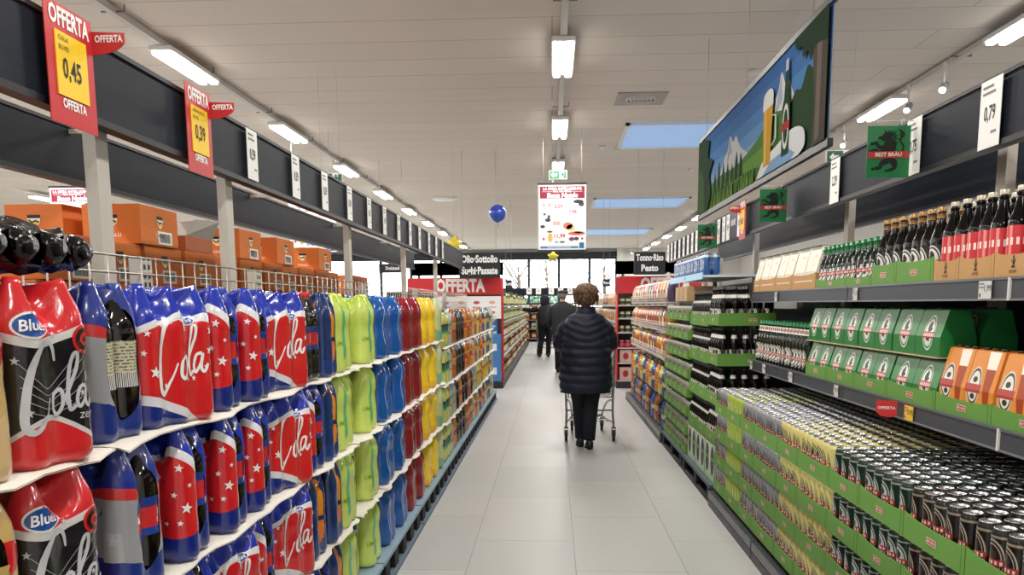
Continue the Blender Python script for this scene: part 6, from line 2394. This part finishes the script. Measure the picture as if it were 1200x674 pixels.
def hand(nodes, edges, pre, wrist, dirv, side, curl, rad=.009):
    """palm and five fingers from the wrist along dirv; side: unit vector towards the thumb; curl: direction the fingers bend"""
    w, d, s, c = Vector(wrist), Vector(dirv).normalized(), Vector(side).normalized(), Vector(curl).normalized()
    nodes[pre + 'palm'] = (*(w + d * .05), (.018, .036))
    edges.append((pre + 'wrist', pre + 'palm'))
    for k, (off, ln) in enumerate(((.027, .068), (.009, .076), (-.009, .07), (-.027, .056))):
        k0 = w + d * .092 + s * off
        nodes[pre + 'f%da' % k] = (*k0, rad * 1.05)
        k1 = k0 + (d * .75 + c * .55).normalized() * ln * .48
        k2 = k1 + (d * .1 + c).normalized() * ln * .34
        k3 = k2 + (-d * .7 + c * .6).normalized() * ln * .26
        for q, p in (('b', k1), ('c', k2), ('d', k3)): nodes[pre + 'f%d%s' % (k, q)] = (*p, rad * {'b': .98, 'c': .92, 'd': .78}[q])
        edges += [(pre + 'palm', pre + 'f%da' % k)] + [(pre + 'f%d%s' % (k, a), pre + 'f%d%s' % (k, b_)) for a, b_ in ('ab', 'bc', 'cd')]
    t0 = w + d * .03 + s * .034
    t1 = t0 + (s * .6 + d * .7 + c * .35).normalized() * .036
    t2 = t1 + (d * .7 + c * .7).normalized() * .03
    for q, p in (('ta', t0), ('tb', t1), ('tc', t2)): nodes[pre + q] = (*p, rad * {'ta': 1.25, 'tb': 1.1, 'tc': .88}[q])
    edges += [(pre + 'palm', pre + 'ta'), (pre + 'ta', pre + 'tb'), (pre + 'tb', pre + 'tc')]


def head_nodes(nodes, edges, base, top, fwd, s=1.0):
    """neck base -> skull with chin, nose and ears; fwd is the way the face looks"""
    b, f = Vector(base), Vector(fwd).normalized()
    r = Vector((f.y, -f.x, 0))
    u = Vector((0, 0, 1))
    nodes['neck2'] = (*(b + u * .05 * s + f * .005), .052 * s)
    nodes['jaw'] = (*(b + u * .11 * s + f * .025), (.066 * s, .07 * s))
    nodes['skull'] = (*(b + u * .17 * s + f * .012), (.080 * s, .088 * s))
    nodes['crown'] = (*(b + u * .225 * s + f * .0), (.058 * s, .066 * s))
    nodes['chin'] = (*(b + u * .075 * s + f * .072), .024 * s)
    nodes['nose'] = (*(b + u * .140 * s + f * .112), .012 * s)
    nodes['brow'] = (*(b + u * .168 * s + f * .085), (.026 * s, .05 * s))
    nodes['ear1'] = (*(b + u * .145 * s + r * .088 * s - f * .01), (.010 * s, .022 * s))
    nodes['ear2'] = (*(b + u * .145 * s - r * .088 * s - f * .01), (.010 * s, .022 * s))
    edges += [('neck', 'neck2'), ('neck2', 'jaw'), ('jaw', 'skull'), ('skull', 'crown'), ('jaw', 'chin'), ('skull', 'brow'), ('brow', 'nose'), ('skull', 'ear1'), ('skull', 'ear2')]


def face_marks(parent, base, fwd, s=1.0):
    b, f = Vector(base), Vector(fwd).normalized()
    r = Vector((f.y, -f.x, 0))
    m = MB()
    for sg in (-1, 1):
        c = b + Vector((0, 0, .150 * s)) + f * .094 * s + r * sg * .03 * s
        m.lathe([(.012, -.004), (.010, .003), (0, .006)], M((236, 232, 226), .3), 10, frame(c, r, (0, 0, 1)))
        m.lathe([(.005, .0055), (0, .0075)], M((40, 30, 24), .3), 8, frame(c, r, (0, 0, 1)))
    m.build('eyes', parent)
    m = MB()
    c = b + Vector((0, 0, .098 * s)) + f * .094 * s
    m.tube([(c - r * .024)[:], (c + f * .008)[:], (c + r * .024)[:]], [.003, .006, .003], M((160, 86, 80), .4), seg=8)
    m.build('mouth', parent)


SKIN = M((206, 158, 134), .5, var=.04)
def cloth(h, name, scale=60, s=.2, rough=.75):
    n = N(name)
    o = n.obj()
    f = n.noise(o, 7, 4)
    n.bump(n.noise(o, scale, 3), s, .004)
    c = n.mix(n.math('MULTIPLY', f, .5), col(h), col(tuple(int(v * .7) for v in h)))
    return n.fin(c, rough, spec=.3)


def sq(a, p):
    return math.copysign(abs(a) ** p, a)


def ring(cx, cy, z, rx, ry, n=40, tilt=0.0, ang=0.0, p=.85, f=None):
    out = []
    for j in range(n):
        a = 2 * PI * j / n
        x, y = rx * sq(math.cos(a), p), ry * sq(math.sin(a), p)
        if f: k = f(a); x *= k; y *= k
        out.append((cx + x * math.cos(ang) - y * math.sin(ang), cy + x * math.sin(ang) + y * math.cos(ang), z + tilt * y))
    return out


def limb(b, pts, rad, m, n=8, puff=0.0, freq=0):
    P = spline(pts, n)
    R_ = [float(np.interp(i / (len(P) - 1), np.linspace(0, 1, len(rad)), rad)) for i in range(len(P))]
    if puff: R_ = [r * (1 + puff * (abs(math.sin(PI * freq * i / (len(P) - 1))) - .5)) for i, r in enumerate(R_)]
    b.tube(P, R_, m, seg=18)


# ---- woman with the cart
wp = hit(686, 527, z=0)
WX, WY = wp.x, wp.y + .05
woman = thing('person', 'person in a long navy quilted coat with short brown hair pushing a shopping cart', 'person', (WX, WY, 0))
nd, ed = {}, []
HS = 1.0
fw = (.22, 1, 0)
nd['pelvis'] = (0, 0, .88, (.15, .11)); nd['spine'] = (0, -.0, 1.08, (.14, .10)); nd['chest'] = (0, .0, 1.22, (.14, .10)); nd['neck'] = (0, .015, 1.40, .055)
ed += [('pelvis', 'spine'), ('spine', 'chest'), ('chest', 'neck')]
head_nodes(nd, ed, (0, .02, 1.39), None, fw, .94)
for s, k in ((-1, 'l'), (1, 'r')):
    nd[k + 'hip'] = (s * .07, 0, .82, .085)
    ft = (s * .04, .02 if s > 0 else .17)
    nd[k + 'knee'] = (s * .055, .03 if s > 0 else .1, .47, .055)
    nd[k + 'ank'] = (s * .04, ft[1] - .02, .09, .038)
    nd[k + 'toe'] = (s * .044, ft[1] + .12, .045, .033)
    ed += [('pelvis', k + 'hip'), (k + 'hip', k + 'knee'), (k + 'knee', k + 'ank'), (k + 'ank', k + 'toe')]
    nd[k + 'sho'] = (s * .15, .0, 1.27, .048)
    nd[k + 'elb'] = (s * .245, .06, 1.08, .044)
    nd[k + 'wrist'] = (s * .20, .30, 1.02, .027)
    ed += [('chest', k + 'sho'), (k + 'sho', k + 'elb'), (k + 'elb', k + 'wrist')]
    hand(nd, ed, k, (s * .20, .30, 1.02), (-s * .1, .95, .1), (-s, 0, 0), (0, .3, -1))
skin_body('body', nd, ed, 'pelvis', SKIN, woman)
face_marks(woman, (0, .02, 1.39), fw, .94)
NAVY_C = cloth((24, 29, 48), 'navy_coat', 34, .5, .5)
JEANS = cloth((24, 27, 36), 'dark_trousers', 90, .3, .8)
b = MB()
rg_ = []
zs = np.linspace(.575, 1.355, 80)
def wid(z): return float(np.interp(z, [.575, .68, .95, 1.08, 1.2, 1.28, 1.33, 1.355], [.25, .262, .256, .24, .226, .208, .168, .12]))
def dep(z): return float(np.interp(z, [.575, .68, .95, 1.08, 1.2, 1.28, 1.33, 1.355], [.182, .19, .182, .17, .165, .15, .125, .1]))
SEAMS = [.585, .672, .755, .84, .925, 1.01, 1.09, 1.165, 1.235, 1.30, 1.37]
for z in zs:
    out = []
    for j in range(64):
        a = 2 * PI * j / 64
        x, y = wid(z) * sq(math.cos(a), .8), dep(z) * sq(math.sin(a), .8)
        ch = abs(math.cos(a))
        zz = z - .085 * (ch - .35) * (1 if z > 1.06 else .2)           # chevron seams on the yoke
        d = min(abs(zz - s) for s in SEAMS)
        q = 1 + .075 * (min(d, .045) / .045) ** .55 - .05 + .012 * math.sin(a * 9 + z * 40)
        out.append((x * q, y * q - .005, z))
    rg_.append(out)
b.loft(rg_, NAVY_C)
for s in (-1, 1):
    limb(b, [(s * .13, -.0, 1.26), (s * .20, .02, 1.19), (s * .245, .06, 1.08), (s * .25, .16, 1.03), (s * .21, .28, 1.02)], [.066, .078, .074, .066, .05], NAVY_C, 9, .12, 6)
# collar
b.loft([ring(0, .015, 1.335, .115, .10, 32), ring(0, .012, 1.375, .098, .088, 32), ring(0, .01, 1.415, .088, .08, 32), ring(0, .012, 1.42, .075, .068, 32), ring(0, .015, 1.37, .075, .068, 32)], NAVY_C, caps=False)
# back vents with a small pocket tab at the side
b.build('quilted_coat', woman)
b = MB()
for s in (-1, 1):
    yk = .03 if s > 0 else .1
    ya = .0 if s > 0 else .15
    limb(b, [(s * .07, .0, .86), (s * .066, .01, .66), (s * .055, yk, .47), (s * .046, (yk + ya) / 2 - .01, .28), (s * .04, ya, .09)], [.112, .10, .08, .068, .058], JEANS, 8)
b.loft([ring(0, 0, .78, .175, .13, 30), ring(0, 0, .9, .17, .125, 30)], JEANS)
b.build('trousers', woman)


def shoe(parent, x, y, mat, L=.255, w=.045, rz=0.0, h=.1):
    b = MB()
    rings = []
    for t in np.linspace(0, 1, 12):
        ww = w * float(np.interp(t, [0, .08, .3, .55, .8, .95, 1], [.45, .8, .85, .9, 1.0, .7, .25]))
        hh = float(np.interp(t, [0, .1, .3, .5, .75, .95, 1], [h * .9, h, h, h * .72, h * .5, h * .36, h * .2]))
        rings.append([(x + ww * math.cos(a), y - .085 + L * t, max(.0, hh * .5 + hh * .5 * math.sin(a))) for a in [2 * PI * j / 16 for j in range(16)]])
    b.loft(rings, mat)
    o = b.build('shoe', parent)
    b = MB()
    pts = [(x + w * .98 * math.cos(a) * (1 if math.sin(a) > 0 else .85), y - .085 + L * .5 + L * .5 * math.sin(a)) for a in [2 * PI * j / 24 for j in range(24)]]
    b.prism(pts, .0, .018, M((26, 26, 28), .7))
    b.build('sole', o)


SHOE = M((24, 24, 27), .5, var=.05)
shoe(woman, .044, .02, SHOE)
shoe(woman, -.044, .17, SHOE)
# short wavy brown hair
HAIR = N('brown_hair')
o_ = HAIR.obj()
hf = HAIR.noise(HAIR.scaled(o_, 1, 1, .35), 60, 4, .6)
HAIR.bump(hf, .7, .01)
HAIRM = HAIR.fin(HAIR.mix(hf, col((44, 30, 22)), col((132, 98, 68))), .5, spec=.4)
b = MB()
rh = random.Random(6)
f_ = Vector(fw).normalized()
rings = []
for k in range(22):
    z = 1.43 + (1.655 - 1.43) * k / 21
    t_ = k / 21
    rad = .104 * float(np.interp(t_, [0, .1, .3, .55, .75, .88, .96, 1], [.66, .86, 1.02, 1.08, 1.0, .8, .5, .12]))
    rr_ = []
    for j in range(44):
        a = 2 * PI * j / 44
        d = Vector((math.cos(a), math.sin(a), 0))
        front = d.dot(f_)
        r_ = rad * (1 + .045 * math.sin(5 * a + k * .9) + .03 * math.sin(11 * a - k * .7))
        if front > .45 and t_ < .62: r_ = min(r_, .062)       # opened for the face
        c = Vector((0, .02, z)) + f_ * .0
        rr_.append(tuple(c + d * r_))
    rings.append(rr_)
b.loft(rings, HAIRM)
for k in range(120):
    a = rh.uniform(0, 2 * PI)
    d = Vector((math.cos(a), math.sin(a), 0))
    if d.dot(f_) > .5: continue
    z0 = rh.uniform(1.48, 1.63)
    rr0 = .104 * float(np.interp((z0 - 1.43) / .225, [0, .1, .3, .55, .75, .88, .96, 1], [.66, .86, 1.02, 1.08, 1.0, .8, .5, .12]))
    p0 = Vector((0, .02, z0)) + d * rr0
    tn = Vector((-d.y, d.x, 0)) * rh.uniform(-.02, .02)
    b.tube([p0[:], (p0 + d * .012 + tn + Vector((0, 0, -.025)))[:], (p0 + d * .004 + tn * 2 + Vector((0, 0, -.055)))[:]], [.006, .0075, .002], HAIRM, seg=5)
b.build('hair', woman)

# ---- shopping cart
CHR = M((176, 178, 180), .25, .85)
BLK = M((20, 20, 22), .5)
def cart(x, y, lab, rz=0.0):
    t = thing('shopping_cart', lab, 'shopping cart', (x, y, 0), rz)
    # basket: wire cage, wide end towards the handle (-Y)
    def corner(u, v, w):   # u -1..1 across, v 0..1 along, w 0..1 height
        wx = (.265 - .05 * v) * (.86 + .14 * w)
        return (u * wx, -.02 + .82 * v + (1 - w) * .07 * (1 - 2 * v) * .6, .46 + .06 * v + w * (.50 - .06 * v))
    b = MB()
    for w in np.linspace(0, 1, 8):
        b.tube([corner(-1, 0, w), corner(-1, 1, w), corner(1, 1, w), corner(1, 0, w)], .0045 if w in (0, 1) else .0026, CHR, seg=5, closed=True)
    for v in np.linspace(0, 1, 18):
        for u in (-1, 1): b.tube([corner(u, v, 0), corner(u, v, 1)], .0024, CHR, seg=5)
        b.tube([corner(-1, v, 0), corner(1, v, 0)], .0024, CHR, seg=5)
    for u in np.linspace(-1, 1, 12):
        for v in (0, 1): b.tube([corner(u, v, 0), corner(u, v, 1)], .0024, CHR, seg=5)
        b.tube([corner(u, 0, 0), corner(u, 1, 0)], .0024, CHR, seg=5)
    b.build('wire_basket', t)
    b = MB()
    for u in (-1, 1):
        b.tube(spline([(u * .25, -.14, 1.0), (u * .255, -.03, .95), (u * .255, .05, .80), (u * .25, .1, .46), (u * .245, .04, .30), (u * .25, -.02, .17)], 6), .0125, CHR, seg=10)
        b.tube(spline([(u * .245, .1, .43), (u * .2, .4, .36), (u * .17, .72, .18)], 6), .0115, CHR, seg=10)
        b.tube(spline([(u * .25, -.0, .20), (u * .215, .3, .18), (u * .17, .72, .17)], 6), .0105, CHR, seg=10)
        b.tube([(u * .25, -.02, .17), (u * .25, -.02, .15)], .012, CHR)
    b.tube([(-.245, .06, .32), (.245, .06, .32)], .009, CHR)
    b.tube([(-.17, .72, .175), (.17, .72, .175)], .009, CHR)
    b.build('frame', t)
    b = MB()
    b.tube([(-.27, -.145, 1.0), (.27, -.145, 1.0)], .015, M((30, 44, 90), .4), seg=14)
    b.build('handle', t)
    # lower rack
    b = MB()
    for k in range(7): b.tube([(-.2 + .066 * k, .06, .2), (-.15 + .05 * k, .68, .19)], .003, CHR, seg=5)
    for k in range(4): b.tube([(-.21 + .012 * k, .08 + .18 * k, .2), (.21 - .012 * k, .08 + .18 * k, .2)], .003, CHR, seg=5)
    b.build('lower_rack', t)
    # child flap with looped wire
    b = MB()
    b.tube(spline([(-.12, -.03, .52), (-.12, -.06, .74), (.12, -.06, .74), (.12, -.03, .52)], 6), .004, CHR, seg=6)
    for k in range(6): b.tube([(-.1 + .04 * k, -.032, .52), (-.1 + .04 * k, -.058, .73)], .0025, CHR, seg=5)
    b.build('seat_flap', t)
    for u, v in ((-.25, -.02), (.25, -.02), (-.17, .72), (.17, .72)):
        w = MB()
        w.lathe([(.030, -.014), (.058, -.014), (.0625, -.009), (.0625, .009), (.058, .014), (.030, .014)], BLK, 22, frame((u, v - .018, .0635), (0, 1, 0), (0, 0, 1)))
        w.lathe([(.0, -.016), (.03, -.0155), (.03, .0155), (0, .016)], M((120, 122, 124), .4, .4), 16, frame((u, v - .018, .0635), (0, 1, 0), (0, 0, 1)), cap0=False, cap1=False)
        o = w.build('wheel', t)
        f = MB()
        for s in (-1, 1): f.prism([(-.018, .0), (.006, -.0), (.02, .075), (-.01, .085)], s * .02 - .002, s * .02 + .002, BLK, frame((u, v - .018, .0635), (0, 1, 0), (0, 0, 1)))
        f.box((u - .022, v - .03, .14), (u + .022, v + .008, .152), BLK)
        f.build('fork', o)
    return t


cp = hit(691, 517, z=0)
cart(cp.x, WY + .475, 'wire shopping cart pushed by the person in the navy coat')

# ---- man in the flat cap
mp = hit(652, 436, z=0)
mp.x += .13
man = thing('person', 'person in a dark grey jacket and flat cap standing past the navy coat', 'person', (mp.x, mp.y, 0))
nd, ed = {}, []
fm = (.8, .6, 0)
nd['pelvis'] = (0, 0, .94, (.15, .11)); nd['spine'] = (0, 0, 1.15, (.15, .11)); nd['chest'] = (0, 0, 1.34, (.18, .12)); nd['neck'] = (0, .01, 1.49, .058)
ed += [('pelvis', 'spine'), ('spine', 'chest'), ('chest', 'neck')]
head_nodes(nd, ed, (0, .02, 1.48), None, fm, 1.04)
for s, k in ((-1, 'l'), (1, 'r')):
    nd[k + 'hip'] = (s * .09, 0, .88, .09); nd[k + 'knee'] = (s * .09, .01, .5, .062); nd[k + 'ank'] = (s * .09, -.01, .09, .044); nd[k + 'toe'] = (s * .095, .13, .045, .038)
    ed += [('pelvis', k + 'hip'), (k + 'hip', k + 'knee'), (k + 'knee', k + 'ank'), (k + 'ank', k + 'toe')]
    nd[k + 'sho'] = (s * .2, 0, 1.40, .062); nd[k + 'elb'] = (s * .27, .03, 1.13, .048); nd[k + 'wrist'] = (s * .24, .2, .98, .03)
    ed += [('chest', k + 'sho'), (k + 'sho', k + 'elb'), (k + 'elb', k + 'wrist')]
    hand(nd, ed, k, (s * .24, .2, .98), (-s * .1, .9, -.2), (-s, 0, .2), (0, .2, -1), .0095)
skin_body('body', nd, ed, 'pelvis', SKIN, man)
face_marks(man, (0, .02, 1.48), fm, 1.04)
GREYJ = cloth((52, 56, 60), 'grey_jacket', 40, .3, .7)
b = MB()
b.loft([ring(0, 0, z, w, d, 36, f=lambda a, z=z: 1 + .02 * math.sin(5 * a + z * 20)) for z, w, d in ((.80, .225, .17), (.9, .235, .175), (1.05, .235, .172), (1.2, .245, .17), (1.34, .25, .16), (1.42, .22, .14), (1.46, .15, .11), (1.5, .085, .08))], GREYJ)
for s in (-1, 1): limb(b, [(s * .2, 0, 1.39), (s * .27, .01, 1.25), (s * .29, .03, 1.12), (s * .27, .12, 1.03), (s * .245, .19, .985)], [.088, .082, .07, .062, .05], GREYJ, 8, .05, 5)
b.build('jacket', man)
b = MB()
for s in (-1, 1): limb(b, [(s * .09, 0, .95), (s * .092, .0, .7), (s * .09, .01, .5), (s * .09, -.005, .3), (s * .09, -.01, .06)], [.12, .105, .08, .072, .07], JEANS, 7)
b.build('trousers', man)
shoe(man, .09, .0, SHOE, .28, .048); shoe(man, -.09, .0, SHOE, .28, .048)
b = MB()
CAPM = cloth((70, 66, 62), 'flat_cap', 80, .4, .85)
fmv = Vector(fm).normalized()
ang = math.atan2(fmv.y, fmv.x)
b.loft([ring(0, .02, 1.655, .104, .098, 30, ang=ang), ring(0, .02, 1.685, .118, .105, 30, ang=ang), ring(.008, .026, 1.71, .115, .1, 30, ang=ang), ring(.01, .028, 1.728, .085, .075, 30, ang=ang), ring(.01, .028, 1.734, .02, .02, 30, ang=ang)], CAPM)
P_ = [(.02 + .15 * math.cos(a) * 1.0, .085 * math.sin(a)) for a in [-PI / 2 + PI * k / 12 for k in range(13)]]
b.prism(P_, 0, .012, CAPM, Matrix.Translation((0, .02, 1.655)) @ Matrix.Rotation(ang, 4, 'Z'))
b.build('flat_cap', man)
b = MB()
b.loft([ring(-.012, .012, z, r, r * .98, 26, ang=ang, f=lambda a: 1 if math.cos(a) < .25 else .72) for z, r in ((1.56, .075), (1.59, .092), (1.63, .098), (1.66, .1))], M((120, 116, 112), .7))
b.build('hair', man)

# ---- hooded person reaching to the shelf
hp = hit(634.5, 418, z=0)
hp.x += .12
hoo = thing('person', 'person in black with a hood reaching towards the jar shelves', 'person', (hp.x, hp.y, 0))
nd, ed = {}, []
fh = (-.7, .7, 0)
nd['pelvis'] = (0, 0, .90, (.14, .11)); nd['spine'] = (-.01, 0, 1.1, (.14, .11)); nd['chest'] = (-.02, .0, 1.28, (.17, .12)); nd['neck'] = (-.02, .01, 1.42, .055)
ed += [('pelvis', 'spine'), ('spine', 'chest'), ('chest', 'neck')]
head_nodes(nd, ed, (-.02, .015, 1.42), None, fh, 1.0)
for s, k in ((-1, 'l'), (1, 'r')):
    nd[k + 'hip'] = (s * .09, 0, .84, .085)
    nd[k + 'knee'] = (s * .1 - .02, .02, .48, .058); nd[k + 'ank'] = (s * .12 - .05, -.01, .09, .042); nd[k + 'toe'] = (s * .12 - .12, .09, .045, .036)
    ed += [('pelvis', k + 'hip'), (k + 'hip', k + 'knee'), (k + 'knee', k + 'ank'), (k + 'ank', k + 'toe')]
    nd[k + 'sho'] = (s * .19 - .02, 0, 1.33, .058)
    if s < 0:
        nd[k + 'elb'] = (-.42, .08, 1.28, .046); nd[k + 'wrist'] = (-.64, .14, 1.30, .028)
        w_, d_ = (-.64, .14, 1.30), (-1, .2, .05)
    else:
        nd[k + 'elb'] = (.22, .06, 1.06, .046); nd[k + 'wrist'] = (.1, .26, 1.0, .028)
        w_, d_ = (.1, .26, 1.0), (-.5, .8, 0)
    ed += [('chest', k + 'sho'), (k + 'sho', k + 'elb'), (k + 'elb', k + 'wrist')]
    hand(nd, ed, k, w_, d_, (0, .3, 1), (0, .6, -.6), .0092)
skin_body('body', nd, ed, 'pelvis', SKIN, hoo)
face_marks(hoo, (-.02, .015, 1.42), fh)
BLKJ = cloth((30, 30, 34), 'black_jacket', 40, .3, .7)
b = MB()
b.loft([ring(-.01, 0, z, w, d, 36) for z, w, d in ((.80, .21, .16), (.95, .22, .165), (1.1, .215, .16), (1.25, .235, .155), (1.34, .21, .135), (1.40, .14, .105), (1.45, .09, .085))], BLKJ)
limb(b, [(-.2, 0, 1.32), (-.32, .04, 1.29), (-.43, .08, 1.28), (-.63, .14, 1.30)], [.085, .076, .066, .048], BLKJ, 8, .05, 5)
limb(b, [(.16, 0, 1.32), (.22, .03, 1.2), (.23, .06, 1.06), (.18, .16, 1.01), (.11, .25, 1.0)], [.085, .08, .068, .058, .048], BLKJ, 8, .05, 5)
b.build('jacket', hoo)
b = MB()
af = math.atan2(fh[1], fh[0])
hr = [(1.40, .095, 0), (1.45, .112, 0), (1.52, .122, 0), (1.59, .122, .0), (1.64, .11, .0), (1.675, .08, -.01), (1.69, .03, -.01)]
b.loft([ring(-.03, .0, z, r, r, 32, ang=af, f=lambda a, z=z: 1.0 if abs(math.atan2(math.sin(a), math.cos(a))) > .7 or z > 1.6 else .66) for z, r, _ in hr], BLKJ)
b.build('hood', hoo)
b = MB()
for s in (-1, 1): limb(b, [(s * .09, 0, .9), (s * .1, .01, .68), (s * .1 - .02, .02, .48), (s * .11 - .035, .0, .28), (s * .12 - .05, -.01, .06)], [.118, .1, .078, .07, .066], JEANS, 7)
b.build('trousers', hoo)
shoe(hoo, .07, -.02, SHOE, .26, .045); shoe(hoo, -.17, -.02, SHOE, .26, .045)
c2 = hit(622, 411, z=0)
cart(hp.x + .02, hp.y + .75, 'wire shopping cart standing beside the person in the black hood', .15)
